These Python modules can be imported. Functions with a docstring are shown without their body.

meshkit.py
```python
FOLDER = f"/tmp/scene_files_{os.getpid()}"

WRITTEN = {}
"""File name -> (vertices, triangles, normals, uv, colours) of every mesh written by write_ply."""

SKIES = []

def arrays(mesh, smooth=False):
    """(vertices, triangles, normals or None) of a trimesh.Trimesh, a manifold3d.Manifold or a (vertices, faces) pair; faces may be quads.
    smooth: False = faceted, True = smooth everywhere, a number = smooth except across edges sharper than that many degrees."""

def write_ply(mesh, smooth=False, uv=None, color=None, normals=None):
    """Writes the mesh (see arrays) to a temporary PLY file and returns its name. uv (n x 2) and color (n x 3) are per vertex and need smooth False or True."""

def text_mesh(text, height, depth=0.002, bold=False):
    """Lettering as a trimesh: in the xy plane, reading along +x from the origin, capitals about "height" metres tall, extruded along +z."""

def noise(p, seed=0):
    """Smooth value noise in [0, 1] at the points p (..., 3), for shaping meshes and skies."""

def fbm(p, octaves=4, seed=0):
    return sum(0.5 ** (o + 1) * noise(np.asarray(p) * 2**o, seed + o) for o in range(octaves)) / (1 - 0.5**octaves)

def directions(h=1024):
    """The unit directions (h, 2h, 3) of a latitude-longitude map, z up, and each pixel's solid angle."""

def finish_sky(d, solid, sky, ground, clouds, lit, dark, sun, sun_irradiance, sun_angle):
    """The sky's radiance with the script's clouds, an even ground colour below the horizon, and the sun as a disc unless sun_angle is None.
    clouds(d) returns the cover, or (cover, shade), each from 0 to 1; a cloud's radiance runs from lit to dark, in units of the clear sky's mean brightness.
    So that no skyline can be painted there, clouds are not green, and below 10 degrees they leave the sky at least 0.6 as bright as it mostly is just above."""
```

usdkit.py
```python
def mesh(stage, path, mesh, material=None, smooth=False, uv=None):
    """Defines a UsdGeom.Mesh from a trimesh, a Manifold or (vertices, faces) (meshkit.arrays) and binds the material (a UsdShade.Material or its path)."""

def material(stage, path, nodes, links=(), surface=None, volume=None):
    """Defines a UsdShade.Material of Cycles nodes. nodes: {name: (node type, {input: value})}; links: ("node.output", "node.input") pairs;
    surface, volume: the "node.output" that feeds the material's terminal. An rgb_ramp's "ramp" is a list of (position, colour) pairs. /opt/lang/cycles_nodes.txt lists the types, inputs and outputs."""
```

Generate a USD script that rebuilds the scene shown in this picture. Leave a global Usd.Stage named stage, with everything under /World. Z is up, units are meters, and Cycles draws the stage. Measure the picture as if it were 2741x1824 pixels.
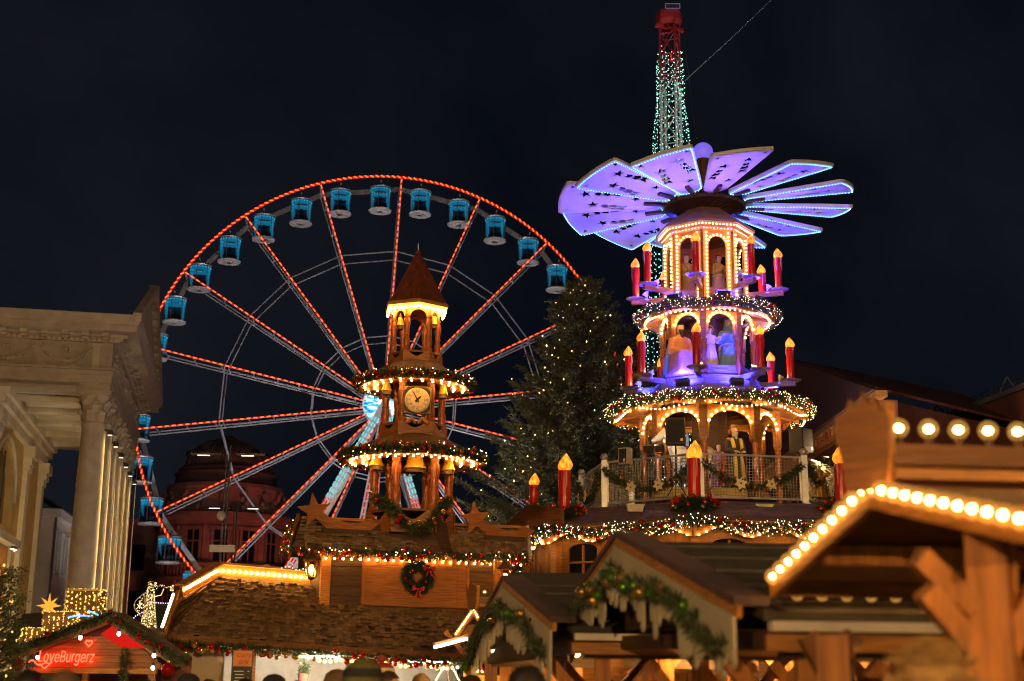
import math, random
import numpy as np, trimesh, meshkit, usdkit
from pxr import Usd, UsdGeom, UsdLux, UsdShade, Sdf, Gf, Vt
from shapely.geometry import Polygon, Point, box as sbox, LineString
from shapely import affinity
from shapely.ops import unary_union
import manifold3d as m3

stage = Usd.Stage.CreateInMemory()
UsdGeom.SetStageUpAxis(stage, 'Z'); UsdGeom.SetStageMetersPerUnit(stage, 1.0)
UsdGeom.Xform.Define(stage, '/World'); UsdGeom.Scope.Define(stage, '/World/Looks')
PI = math.pi
rng = np.random.default_rng(7)
random.seed(7)

# ---------------------------------------------------------------- camera, sky, exposure
FPX, TILT, ROLL, EYE = 3700.0, math.radians(13.93), math.radians(0.6), np.array([0, 0, 1.7])
EXPOSURE = 0.3
FSTOP, FOCUS = 1.5, 31.0
SUN_ELEV, SKY_STRENGTH = math.radians(-9.0), 0.10
_f = np.array([0, math.cos(TILT), math.sin(TILT)]); _r0 = np.array([1.0, 0, 0]); _u0 = np.cross(_r0, _f)
CR = _r0 * math.cos(ROLL) + _u0 * math.sin(ROLL); CU = np.cross(CR, _f); CF = _f
cam = UsdGeom.Camera.Define(stage, '/World/camera')
cam.AddTransformOp().Set(Gf.Matrix4d(*[float(x) for x in (*CR, 0, *CU, 0, *(-CF), 0, *EYE, 1)]))
cam.CreateHorizontalApertureAttr(36.0); cam.CreateVerticalApertureAttr(36.0 * 681 / 1024)
cam.CreateFocalLengthAttr(36.0 * FPX / 2741); cam.CreateFStopAttr(FSTOP); cam.CreateFocusDistanceAttr(FOCUS)
cam.CreateClippingRangeAttr(Gf.Vec2f(0.05, 5000)); cam.CreateExposureAttr(EXPOSURE)

def at(x, y, Y):
    """the point at depth Y that the photograph shows at pixel (x, y): used to measure real sizes and places"""
    d = CR * (x - 1370.5) / FPX + CU * (912 - y) / FPX + CF
    return EYE + d * (Y / d[1])
def zat(y, Y, x=1885): return float(at(x, y, Y)[2])

sky = UsdLux.DomeLight.Define(stage, '/World/sky'); sky.CreateIntensityAttr(1.0)
sky.GetPrim().SetCustomDataByKey('kind', 'structure')
usdkit.material(stage, '/World/Looks/night_sky', {
    's': ('sky_texture', {'sky_type': 'single_scattering', 'sun_disc': False, 'sun_elevation': SUN_ELEV, 'sun_rotation': 2.5}),
    'tc': ('texture_coordinate', {}), 'n': ('noise_texture', {'scale': 2.6, 'detail': 5.0, 'roughness': 0.55, 'distortion': 0.4}),
    'r': ('rgb_ramp', {'ramp': [(0.40, (0.0, 0.0, 0.0)), (0.72, (0.0075, 0.0072, 0.0095))]}),
    'base': ('mix_color', {'blend_type': 'add', 'fac': 1.0, 'b': (0.020, 0.028, 0.052), 'use_clamp': False}),
    'cl': ('mix_color', {'blend_type': 'add', 'fac': 1.0, 'use_clamp': False}), 'sc': ('mix_color', {'blend_type': 'multiply', 'fac': 1.0, 'b': (7.0, 7.0, 7.0), 'use_clamp': False, 'use_clamp_result': False}),
    'b': ('background_shader', {'strength': SKY_STRENGTH})},
    [('tc.generated', 'n.vector'), ('n.fac', 'r.fac'), ('s.color', 'base.a'), ('r.color', 'sc.a'), ('base.result', 'cl.a'), ('sc.result', 'cl.b'), ('cl.result', 'b.color')], surface='b.background')
UsdShade.MaterialBindingAPI.Apply(sky.GetPrim()).Bind(UsdShade.Material.Get(stage, '/World/Looks/night_sky'))

# ---------------------------------------------------------------- naming and prims
used, BASE = {}, {}
def numbered(parent, name):
    k = (parent, name); n = used.get(k, -1) + 1; used[k] = n
    return f'{parent}/{name}' if n == 0 else f'{parent}/{name}_{n:03d}'
def data(p, **kw):
    for k, v in kw.items():
        if v: p.SetCustomDataByKey(k, v)
def thing(name, label, cat, base=(0, 0, 0), group=None, kind=None, rotz=0.0):
    """an Xform at the thing's base; its parts are given in world coordinates (or local ones when rotz or local=True is used)"""
    path = numbered('/World', name); x = UsdGeom.Xform.Define(stage, path)
    x.AddTranslateOp().Set(Gf.Vec3d(*map(float, base)))
    if rotz: x.AddRotateZOp().Set(math.degrees(rotz))
    data(x.GetPrim(), label=label, category=cat, group=group, kind=kind)
    BASE[path] = np.array(base, float)
    return path
def mk(path, m, mat, smooth=False):
    V, F = m
    return usdkit.mesh(stage, path, (np.asarray(V, float), np.asarray(F)), '/World/Looks/' + mat, smooth)
def part(parent, name, m, mat, smooth=False, label=None, kind=None, local=False):
    top = '/'.join(parent.split('/')[:3])
    V, F = m
    if not local: V = np.asarray(V, float) - BASE[top]
    path = numbered(parent, name); p = mk(path, (V, F), mat, smooth).GetPrim()
    data(p, label=label, kind=kind)
    return path
def solo(name, m, mat, label=None, cat=None, group=None, kind=None, smooth=False):
    path = numbered('/World', name); p = mk(path, m, mat, smooth).GetPrim(); data(p, label=label, category=cat, group=group, kind=kind); BASE[path] = np.zeros(3)
    return path
def dup(src, loc, label=None, rotz=0.0, group=None):
    was = stage.GetPrimAtPath(src).GetCustomData()
    p = thing(src.split('/')[2].rstrip('0123456789').rstrip('_'), label or was['label'], was['category'], loc, group or was.get('group'), None, rotz)
    pr = stage.GetPrimAtPath(p); pr.GetReferences().AddInternalReference(src); pr.SetInstanceable(True)
    return p

# ---------------------------------------------------------------- shapes (each returns vertices, triangles)
BOXF = np.array([[0, 2, 1], [0, 3, 2], [4, 5, 6], [4, 6, 7], [0, 1, 5], [0, 5, 4], [1, 2, 6], [1, 6, 5], [2, 3, 7], [2, 7, 6], [3, 0, 4], [3, 4, 7]])
def A(*v): return np.array(v, float)
def unit(v): v = np.asarray(v, float); return v / max(np.linalg.norm(v), 1e-12)
def cat(*ms):
    ms = [m for m in (ms[0] if len(ms) == 1 and isinstance(ms[0], list) else ms)]
    n, V, F = 0, [], []
    for v, f in ms:
        V.append(np.asarray(v, float)); F.append(np.asarray(f) + n); n += len(v)
    return np.vstack(V), np.vstack(F)
def obox(o, a, b, c):
    o, a, b, c = map(lambda q: np.asarray(q, float), (o, a, b, c))
    V = np.array([o, o + a, o + a + b, o + b, o + c, o + a + c, o + a + b + c, o + b + c])
    F = BOXF if np.dot(np.cross(a, b), c) > 0 else BOXF[:, ::-1]
    return V, F
def box(c, s, rz=0.0):
    ca, sa = math.cos(rz), math.sin(rz); a = A(ca, sa, 0) * s[0]; b = A(-sa, ca, 0) * s[1]; d = A(0, 0, s[2])
    return obox(np.asarray(c, float) - (a + b + d) / 2, a, b, d)
def beam(p, q, w, h=None, up=(0, 0, 1)):
    p, q = np.asarray(p, float), np.asarray(q, float); h = h or w; d = unit(q - p)
    s = np.cross(d, up); s = unit(s) if np.linalg.norm(s) > 1e-6 else A(1, 0, 0)
    u = np.cross(s, d)
    return obox(p - s * w / 2 - u * h / 2, s * w, u * h, q - p)
def slab(p00, p10, p11, p01, t, n=None):
    """a plate on four corner points, thickened by t along n (or its normal)"""
    P = [np.asarray(p, float) for p in (p00, p10, p11, p01)]
    n = unit(np.cross(P[1] - P[0], P[3] - P[0])) if n is None else np.asarray(n, float)
    V = np.array(P + [p + n * t for p in P]); F = BOXF if np.dot(np.cross(P[1] - P[0], P[3] - P[0]), n) * t > 0 else BOXF[:, ::-1]
    return V, F
def tube(pts, r, n=6, closed=False):
    P = np.asarray(pts, float); m = len(P); r = np.broadcast_to(np.asarray(r, float), (m,))
    T = np.roll(P, -1, 0) - np.roll(P, 1, 0) if closed else np.gradient(P, axis=0)
    T /= np.maximum(np.linalg.norm(T, axis=1, keepdims=True), 1e-9)
    u = np.cross(T[0], (0, 0, 1) if abs(T[0][2]) < .9 else (1, 0, 0)); u = unit(u); V = []
    an = np.arange(n) * 2 * PI / n
    for i in range(m):
        u = unit(u - T[i] * np.dot(u, T[i])); w = np.cross(T[i], u)
        V.append(P[i] + r[i] * (np.cos(an)[:, None] * u + np.sin(an)[:, None] * w))
    V = np.vstack(V); F = []
    for i in range(m if closed else m - 1):
        a, b = i * n, ((i + 1) % m) * n
        for j in range(n):
            k = (j + 1) % n; F += [[a + j, a + k, b + k], [a + j, b + k, b + j]]
    if not closed:
        for j in range(1, n - 1): F += [[0, j + 1, j], [(m - 1) * n, (m - 1) * n + j, (m - 1) * n + j + 1]]
    return V, np.array(F)
def lathe(prof, n=16, c=(0, 0, 0), ph=0.0, a0=0.0, a1=2 * PI):
    prof = np.asarray(prof, float); full = abs(a1 - a0 - 2 * PI) < 1e-6
    an = a0 + ph + np.linspace(0, a1 - a0, n + (0 if full else 1), endpoint=not full); k = len(an); V = []
    for r, z in prof: V.append(np.stack([r * np.cos(an), r * np.sin(an), np.full(k, z)], 1))
    V = np.vstack(V) + np.asarray(c, float); F = []
    for i in range(len(prof) - 1):
        for j in range(k if full else k - 1):
            q = (j + 1) % k; a, b = i * k, (i + 1) * k
            if prof[i][0] > 1e-9: F.append([a + j, a + q, b + q])
            if prof[i + 1][0] > 1e-9: F.append([a + j, b + q, b + j])
    return V, np.array(F)
def ball(c, r, n=8, m=6, s=(1, 1, 1)):
    t = np.linspace(-PI / 2, PI / 2, m + 1)
    V, F = lathe(np.stack([np.cos(t).clip(0), np.sin(t)], 1), n)
    return V * r * np.asarray(s, float) + np.asarray(c, float), F
def octa(C, r):
    """many small octahedra at the points C"""
    C = np.asarray(C, float).reshape(-1, 3); r = np.broadcast_to(r, (len(C),))
    D = A([1, 0, 0], [0, 1, 0], [-1, 0, 0], [0, -1, 0], [0, 0, 1.2], [0, 0, -1.2])
    V = (C[:, None] + D[None] * r[:, None, None]).reshape(-1, 3)
    f = np.array([[0, 1, 4], [1, 2, 4], [2, 3, 4], [3, 0, 4], [1, 0, 5], [2, 1, 5], [3, 2, 5], [0, 3, 5]])
    return V, (np.arange(len(C))[:, None, None] * 6 + f[None]).reshape(-1, 3)
def prism(poly, o, u, v, t):
    """a shapely polygon in the plane (o; u, v) thickened by t along u x v"""
    u, v = unit(u), unit(v); n = np.cross(u, v); out = []
    for g in getattr(poly, 'geoms', [poly]):
        if g.is_empty or g.area < 1e-7: continue
        m = trimesh.creation.extrude_polygon(g, abs(t), engine='earcut'); V = np.array(m.vertices)
        if t < 0: V[:, 2] += t
        out.append((np.asarray(o, float) + V[:, :1] * u + V[:, 1:2] * v + V[:, 2:] * n, np.array(m.faces)))
    return cat(out)
def text(s, h, o, u, v, depth=0.006, bold=False, shear=0.0):
    m = meshkit.text_mesh(s, h, depth, bold); V = np.array(m.vertices); V[:, 0] += shear * V[:, 1]
    u, v = unit(u), unit(v); n = np.cross(u, v)
    return np.asarray(o, float) + V[:, :1] * u + V[:, 1:2] * v + V[:, 2:] * n, np.array(m.faces)
def text_width(s, h, bold=False): return float(np.ptp(np.array(meshkit.text_mesh(s, h, 0.002, bold).vertices)[:, 0]))
def lerp(a, b, t): return np.asarray(a, float) + (np.asarray(b, float) - np.asarray(a, float)) * t
def bil(q, s, t): return lerp(lerp(q[0], q[1], s), lerp(q[3], q[2], s), t)
def star5(r, k=0.42, rot=0.0, n=5):
    return Polygon([((r if i % 2 == 0 else r * k) * math.sin(rot + i * PI / n), (r if i % 2 == 0 else r * k) * math.cos(rot + i * PI / n)) for i in range(2 * n)])
def resample(P, step):
    P = np.asarray(P, float); d = np.r_[0, np.cumsum(np.linalg.norm(np.diff(P, axis=0), axis=1))]; n = max(2, int(d[-1] / step) + 1)
    s = np.linspace(0, d[-1], n); return np.stack([np.interp(s, d, P[:, i]) for i in range(3)], 1)
def ring(c, r, n=48, a0=0.0, a1=2 * PI, z=0.0, endpoint=False):
    a = np.linspace(a0, a1, n, endpoint=endpoint); return np.stack([c[0] + r * np.cos(a), c[1] + r * np.sin(a), np.full(n, c[2] + z)], 1)
def needles(C, D, L, w):
    """thin triangles from the points C along the directions D, length L, width w"""
    k = len(C); D = D / np.maximum(np.linalg.norm(D, axis=1, keepdims=True), 1e-9)
    s = np.cross(D, rng.normal(size=(k, 3))); s /= np.maximum(np.linalg.norm(s, axis=1, keepdims=True), 1e-9)
    L = np.broadcast_to(L, (k,))[:, None]; w = np.broadcast_to(w, (k,))[:, None]
    V = np.stack([C - s * w * .5 + D * L * .1, C + s * w * .5 + D * L * .1, C + D * L], 1).reshape(-1, 3)
    return V, np.arange(3 * k).reshape(-1, 3)
def fir(path, R, per_m, w=0.022, step=0.03):
    """fir foliage of a garland along a path"""
    P = resample(path, step); n = int(per_m * step * len(P)); i = rng.integers(0, len(P), n)
    T = np.gradient(P, axis=0)[i]; T /= np.maximum(np.linalg.norm(T, axis=1, keepdims=True), 1e-9)
    D = rng.normal(size=(n, 3)); D -= T * (D * T).sum(1, keepdims=True) * .5
    D /= np.linalg.norm(D, axis=1, keepdims=True)
    lump = 0.75 + 0.5 * meshkit.noise(P[i] * 6, 3)
    return needles(P[i] + D * R * .15, D + T * rng.uniform(-.6, .6, (n, 1)), R * rng.uniform(.6, 1.1, n) * lump, w)
def garland(name, label, path, R, per_m=260, baubles=6, b_r=0.04, lights=0, l_r=0.012, group=None, mats=('bauble_red', 'bauble_gold'), low=0.0, light_mat='fairy_warm', w=0.022, cat_='garland', foliage='fir_needles'):
    P = resample(path, 0.05); mid = P[len(P) // 2]; base = A(mid[0], mid[1], P[:, 2].min())
    g = thing(name, label, cat_, base, group)
    part(g, 'foliage', fir(path, R, per_m, w), foliage)
    L = np.linalg.norm(np.diff(P, axis=0), axis=1).sum(); nb = int(L * baubles)
    for j in range(nb):
        p = P[rng.integers(0, len(P))]; d = unit(A(rng.normal() * .6, -abs(rng.normal()) - .4, rng.normal() * .7 - low)); r = b_r * rng.uniform(.75, 1.2)
        part(g, 'bauble', ball(p + d * R * .95, r, 10, 8), mats[rng.integers(0, len(mats))], True)
    if lights:
        k = int(L * lights); i = rng.integers(0, len(P), k); D = rng.normal(size=(k, 3)); D[:, 1] = -abs(D[:, 1]); D /= np.linalg.norm(D, axis=1, keepdims=True)
        part(g, 'fairy_lights', octa(P[i] + D * R * rng.uniform(.7, 1.05, (k, 1)), l_r), light_mat, kind='stuff')
    return g
def bulbs(parent, C, r, mat='bulb_warm', name='bulb', n=8):
    for c in C: part(parent, name, ball(c, r, n, 6), mat, True)

# ---------------------------------------------------------------- materials
def M(name, nodes, links=(), surface='p.BSDF'): usdkit.material(stage, '/World/Looks/' + name, nodes, links, surface)
def plain(name, col, rough=.5, metal=0.0, noise=0.25, scale=6.0, bump=0.0, coat=0.0, stretch=(1, 1, 1), dark=None):
    d = tuple(c * (1 - noise) for c in col) if dark is None else dark; l = tuple(min(1, c * (1 + noise * .6)) for c in col)
    nodes = {'g': ('geometry', {}), 'm': ('mapping', {'scale': stretch}), 'n': ('noise_texture', {'scale': scale, 'detail': 5.0, 'roughness': .6}),
             'o': ('object_info', {}), 'r': ('rgb_ramp', {'ramp': [(.3, d), (.72, l)]}),
             'v': ('map_range', {'from_min': 0., 'from_max': 1., 'to_min': .82, 'to_max': 1.15}), 'h': ('hsv', {'saturation': 1.0}),
             'p': ('principled_bsdf', {'roughness': rough, 'metallic': metal, 'coat_weight': coat})}
    links = [('g.position', 'm.vector'), ('m.vector', 'n.vector'), ('n.fac', 'r.fac'), ('r.color', 'h.color'), ('o.random', 'v.value'), ('v.result', 'h.value'), ('h.color', 'p.base_color')]
    if bump:
        nodes['b'] = ('bump', {'strength': bump, 'distance': .02}); links += [('n.fac', 'b.height'), ('b.normal', 'p.normal')]
    M(name, nodes, links)
def wood(name, col, rough=.55, stretch=(3, 3, 30), coat=0.0, contrast=.5):
    plain(name, col, rough, 0, contrast, 1.6, .25, coat, stretch, None)
def emit(name, col, k):
    M(name, {'e': ('emission', {'color': col, 'strength': k})}, (), 'e.emission')
def lamp(name, col, k, base=(.8, .8, .8), rough=.3):
    M(name, {'p': ('principled_bsdf', {'base_color': base, 'roughness': rough, 'emission_color': col, 'emission_strength': k})})
wood('wood_honey', (.50, .21, .045)); wood('wood_honey_x', (.46, .19, .042), stretch=(2, 4, 26)); wood('wood_turned', (.32, .088, .016), .3, (6, 6, 2), .4)
wood('wood_brown', (.20, .078, .022), .6, (2, 2, 24)); wood('wood_dark', (.075, .035, .016), .65, (2, 2, 24)); wood('wood_red', (.13, .034, .016), .5, (8, 8, 1.5))
wood('wood_grey', (.24, .19, .145), .75, (3, 3, 22)); wood('wood_panel', (.33, .115, .022), .5, (2, 2, 30)); wood('wood_post', (.46, .17, .034), .6, (14, 14, 1.2))
wood('shingle_a', (.18, .112, .055), .8, (14, 14, 5)); wood('shingle_b', (.135, .082, .04), .8, (14, 14, 5)); wood('shingle_c', (.235, .15, .075), .8, (14, 14, 5))
plain('stone', (.43, .36, .28), .85, 0, .22, 2.2, .35); plain('stone_light', (.58, .53, .44), .8, 0, .18, 1.6, .2); plain('stone_red', (.36, .165, .125), .85, 0, .35, .9, .4)
plain('dome_slate', (.17, .09, .075), .7, 0, .35, 1.2, .3); plain('ochre_wall', (.60, .42, .17), .85, 0, .2, 1.5, .15); plain('orange_wall', (.60, .27, .06), .85, 0, .2, 1.5)
plain('cream_wall', (.62, .52, .38), .7, 0, .12, 1.2); plain('tarp_white', (.55, .55, .52), .45, 0, .22, 2.5, .2); plain('cobble', (.10, .09, .085), .6, 0, .35, 6, .5)
plain('steel', (.44, .44, .46), .38, .55, .15, 8); plain('steel_mesh', (.26, .23, .18), .4, .5, .2, 8); plain('steel_dark', (.10, .10, .11), .45, .6, .2, 8); plain('steel_white', (.72, .72, .72), .5, 0, .1, 6)
plain('red_plastic', (.45, .03, .015), .4, 0, .1, 4); plain('tower_red', (.40, .035, .045), .5, 0, .25, 4); plain('tower_white', (.62, .62, .66), .5, 0, .2, 4)
plain('wax_red', (.60, .014, .012), .28, 0, .12, 5, 0, .35); plain('wax_drip', (.62, .30, .27), .3, 0, .1, 9); plain('bauble_red', (.55, .012, .012), .12, .55, .05); plain('bauble_gold', (.85, .55, .14), .14, .9, .05)
plain('bauble_green', (.10, .28, .03), .14, .7, .05); plain('bell_gold', (.78, .50, .09), .38, .45, .12, 10); plain('gold_figure', (.75, .48, .10), .3, .7, .2, 12)
plain('fir_needles', (.032, .062, .026), .7, 0, .6, 9); plain('fir_tree', (.11, .12, .07), .75, 0, .6, 2.2); plain('fir_light', (.075, .11, .05), .75, 0, .5, 6); plain('bark', (.08, .055, .04), .9, 0, .4, 8, .5)
plain('snow_board', (.62, .56, .42), .7, 0, .12, 3); plain('black', (.012, .012, .013), .5, 0, .2); plain('black_gloss', (.02, .02, .022), .25, 0, .1); plain('roof_felt', (.060, .052, .040), .85, 0, .35, 7, .4)
plain('roof_tile', (.16, .055, .045), .8, 0, .35, 3, .3); plain('roof_plum', (.12, .075, .085), .7, 0, .3, 6, .3); plain('brick_wall', (.20, .075, .055), .85, 0, .3, 3, .2)
plain('white_wing', (.58, .56, .58), .5, 0, .06, 3); lamp('sphere_blue', (.12, .085, .72), .85, (.3, .26, .8), .4); plain('cap_plum', (.30, .16, .13), .45, .2, .15, 5)
plain('skin', (.52, .30, .21), .5, 0, .08, 12); plain('skin_doll', (.66, .47, .40), .45, 0, .08, 12); plain('hair_dark', (.018, .013, .01), .6, 0, .3, 30); plain('hair_brown', (.07, .035, .015), .6, 0, .3, 30); plain('hair_grey', (.45, .44, .42), .6, 0, .3, 30); plain('hair_blond', (.33, .20, .08), .6, 0, .3, 30)
plain('robe_gold', (.62, .40, .09), .45, .2, .3, 10, 0, 0, (6, 6, 1)); plain('robe_pink', (.66, .40, .40), .5, 0, .12, 6); plain('robe_blue', (.16, .36, .52), .5, 0, .15, 6); plain('robe_white', (.70, .68, .66), .5, 0, .1, 6); plain('robe_purple', (.20, .07, .18), .5, 0, .2, 6); plain('robe_red', (.50, .03, .03), .5, 0, .15, 6); plain('robe_yellow', (.66, .50, .10), .5, 0, .15, 6); plain('robe_dark', (.03, .03, .04), .5, 0, .2, 6); plain('orange_tunic', (.66, .30, .10), .5, 0, .15, 6)
plain('horse_white', (.50, .47, .42), .4, 0, .15, 5); plain('coat_dark', (.03, .03, .036), .8, 0, .3, 10); plain('coat_blue', (.03, .045, .08), .8, 0, .3, 10); plain('coat_brown', (.12, .065, .035), .8, 0, .3, 10); plain('knit_olive', (.14, .14, .05), .9, 0, .25, 20); plain('knit_black', (.025, .025, .028), .9, 0, .25, 20); plain('knit_red', (.42, .05, .03), .9, 0, .3, 30); plain('knit_brown', (.16, .09, .05), .9, 0, .3, 20); plain('fur_tan', (.42, .25, .09), .95, 0, .4, 30); plain('trouser', (.035, .035, .045), .85, 0, .3, 10)
plain('ribbon_red', (.50, .015, .02), .4, 0, .1); plain('crate_yellow', (.70, .42, .06), .5, 0, .12, 5); plain('slate_board', (.025, .027, .03), .6, 0, .2, 5); plain('header_orange', (.62, .22, .04), .6, 0, .2, 8); plain('chalk', (.7, .7, .66), .7, 0, .1); plain('clock_face', (.86, .68, .38), .5, 0, .12, 8); plain('ornament_gold', (.50, .36, .16), .35, .6, .2, 14)
plain('plate_dark', (.22, .12, .07), .4, 0, .15, 6); plain('bucket_green', (.55, .58, .30), .5, 0, .1); plain('canvas_white', (.62, .56, .50), .7, 0, .15, 4); plain('flower_cream', (.72, .62, .42), .6, 0, .1); plain('green_roof', (.05, .08, .035), .7, 0, .3, 6); plain('rope', (.50, .40, .22), .8, 0, .2, 20); plain('grey_box', (.42, .40, .36), .6, 0, .1)
emit('bulb_warm', (1, .47, .10), 48.0); emit('bulb_near', (1, .54, .15), 50.0); emit('fairy_warm', (1, .74, .36), 4.0); emit('fairy_tree', (1, .70, .28), 4.5); emit('fairy_teal', (.42, 1, .78), 2.2); emit('fairy_gold', (1, .55, .10), 2.0); emit('fairy_white', (1, .84, .52), 3.0)
emit('led_red', (1.0, .02, .005), .55); emit('led_red_hot', (1.0, .11, .025), 2.6); emit('led_cyan', (.30, .72, 1.0), 4.0); emit('led_edge', (.12, .42, 1.0), 1.2); emit('led_teal', (.2, .85, .9), .75); emit('led_white', (1, .86, .74), 6.0); emit('led_blue', (.08, .25, 1.0), 4.0); emit('led_violet', (.6, .4, 1.0), 2.5)
emit('neon_red', (1.0, .025, .010), 11.0); emit('strip_yellow', (1, .66, .22), 26.0); emit('lens_col', (1, .85, .6), 1.6); M('cabin_glow', {'t': ('transparent_bsdf', {}), 'e': ('emission', {'color': (.02, .40, .60), 'strength': .75}), 'm': ('mix_closure', {'fac': .5})}, [('t.BSDF', 'm.closure1'), ('e.emission', 'm.closure2')], 'm.closure'); plain('cabin_floor', (.42, .42, .40), .5, 0, .3, 5); emit('lens_warm', (1, .62, .25), 240.0); emit('lens_blue', (.02, .03, 1.0), 420.0); emit('lens_violet', (.055, .022, 1.0), 1050.0); emit('led_dim', (.6, .45, 1.0), .22); emit('lens_indigo', (.018, .016, 1.0), 1900.0); emit('lens_tree', (1, .84, .60), 260.0); emit('lens_mast', (1, .58, .22), 4000.0); emit('bulb_room', (1, .50, .11), 21.0); emit('lens_lamp', (1, .86, .66), 2.5); emit('lens_porch', (1, .78, .40), 420.0); emit('fairy_angel', (1, .72, .30), 1.7); emit('lens_white', (1, .86, .66), 90.0); emit('lens_pink', (1, .5, .42), 130.0)
M('flame', {'g': ('geometry', {}), 'mp': ('mapping', {'scale': (1., 1., .28)}), 'n': ('noise_texture', {'scale': 15., 'detail': 2.}), 'r': ('rgb_ramp', {'ramp': [(.38, (1.0, .10, .004)), (.62, (1.0, .46, .03))]}), 'p': ('principled_bsdf', {'base_color': (.8, .3, .05), 'roughness': .3, 'emission_strength': 1.15})},
  [('g.position', 'mp.vector'), ('mp.vector', 'n.vector'), ('n.fac', 'r.fac'), ('r.color', 'p.emission_color')])
M('screen_disc', {'g': ('geometry', {}), 'm': ('mapping', {'scale': (1.2, 1.2, 2.6)}), 'n': ('noise_texture', {'scale': 1.1, 'detail': 6., 'roughness': .7}), 'r': ('rgb_ramp', {'ramp': [(.36, (.005, .10, .28)), (.46, (.02, .5, 1.0)), (.52, (.9, .95, .9)), (.66, (1, 1, .9)), (.72, (.9, .25, .05))]}), 'e': ('emission', {'strength': 1.3})},
  [('g.position', 'm.vector'), ('m.vector', 'n.vector'), ('n.fac', 'r.fac'), ('r.color', 'e.color')], 'e.emission')
def pane(name, tint, gloss=.9):
    M(name, {'t': ('transparent_bsdf', {'color': tint}), 'g': ('glossy_bsdf', {'color': (gloss,) * 3, 'roughness': .05}), 'f': ('fresnel', {'IOR': 1.5}), 'm': ('mix_closure', {})}, [('f.fac', 'm.fac'), ('t.BSDF', 'm.closure1'), ('g.BSDF', 'm.closure2')], 'm.closure')
pane('glass', (.86, .9, .92)); pane('glass_blue', (.42, .62, .78)); pane('glass_amber', (1, .72, .35))
M('glass_dark', {'p': ('principled_bsdf', {'base_color': (.012, .013, .017), 'roughness': .08})})
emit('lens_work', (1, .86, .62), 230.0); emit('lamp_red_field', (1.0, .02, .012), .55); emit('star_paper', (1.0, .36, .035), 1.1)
plain('gift_wrap', (.20, .11, .025), .5, .3, .5, 9)
M('globe_glass', {'t': ('transparent_bsdf', {'color': (1, .9, .72)}), 'g': ('glossy_bsdf', {'color': (1, 1, 1), 'roughness': .05}), 'e': ('emission', {'color': (1, .48, .10), 'strength': .55}), 'f': ('fresnel', {'IOR': 1.45}), 'm': ('mix_closure', {}), 'w': ('layer_weight', {'blend': .35}), 'm2': ('mix_closure', {})}, [('f.fac', 'm.fac'), ('t.BSDF', 'm.closure1'), ('g.BSDF', 'm.closure2'), ('w.facing', 'm2.fac'), ('m.closure', 'm2.closure1'), ('e.emission', 'm2.closure2')], 'm2.closure')
emit('lens_pend', (1, .54, .15), 420.0); emit('lens_front', (1, .86, .74), 70.0); emit('lens_rose', (1, .42, .36), 60.0); emit('lens_redflood', (1, .20, .14), 105.0); emit('lens_cool', (.92, .84, .90), 1300.0)
# ================================================================ ground
gx = slab((-300, -150, -.3), (300, -150, -.3), (300, 400, -.3), (-300, 400, -.3), .3)
solo('ground', gx, 'cobble', kind='structure')

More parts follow.
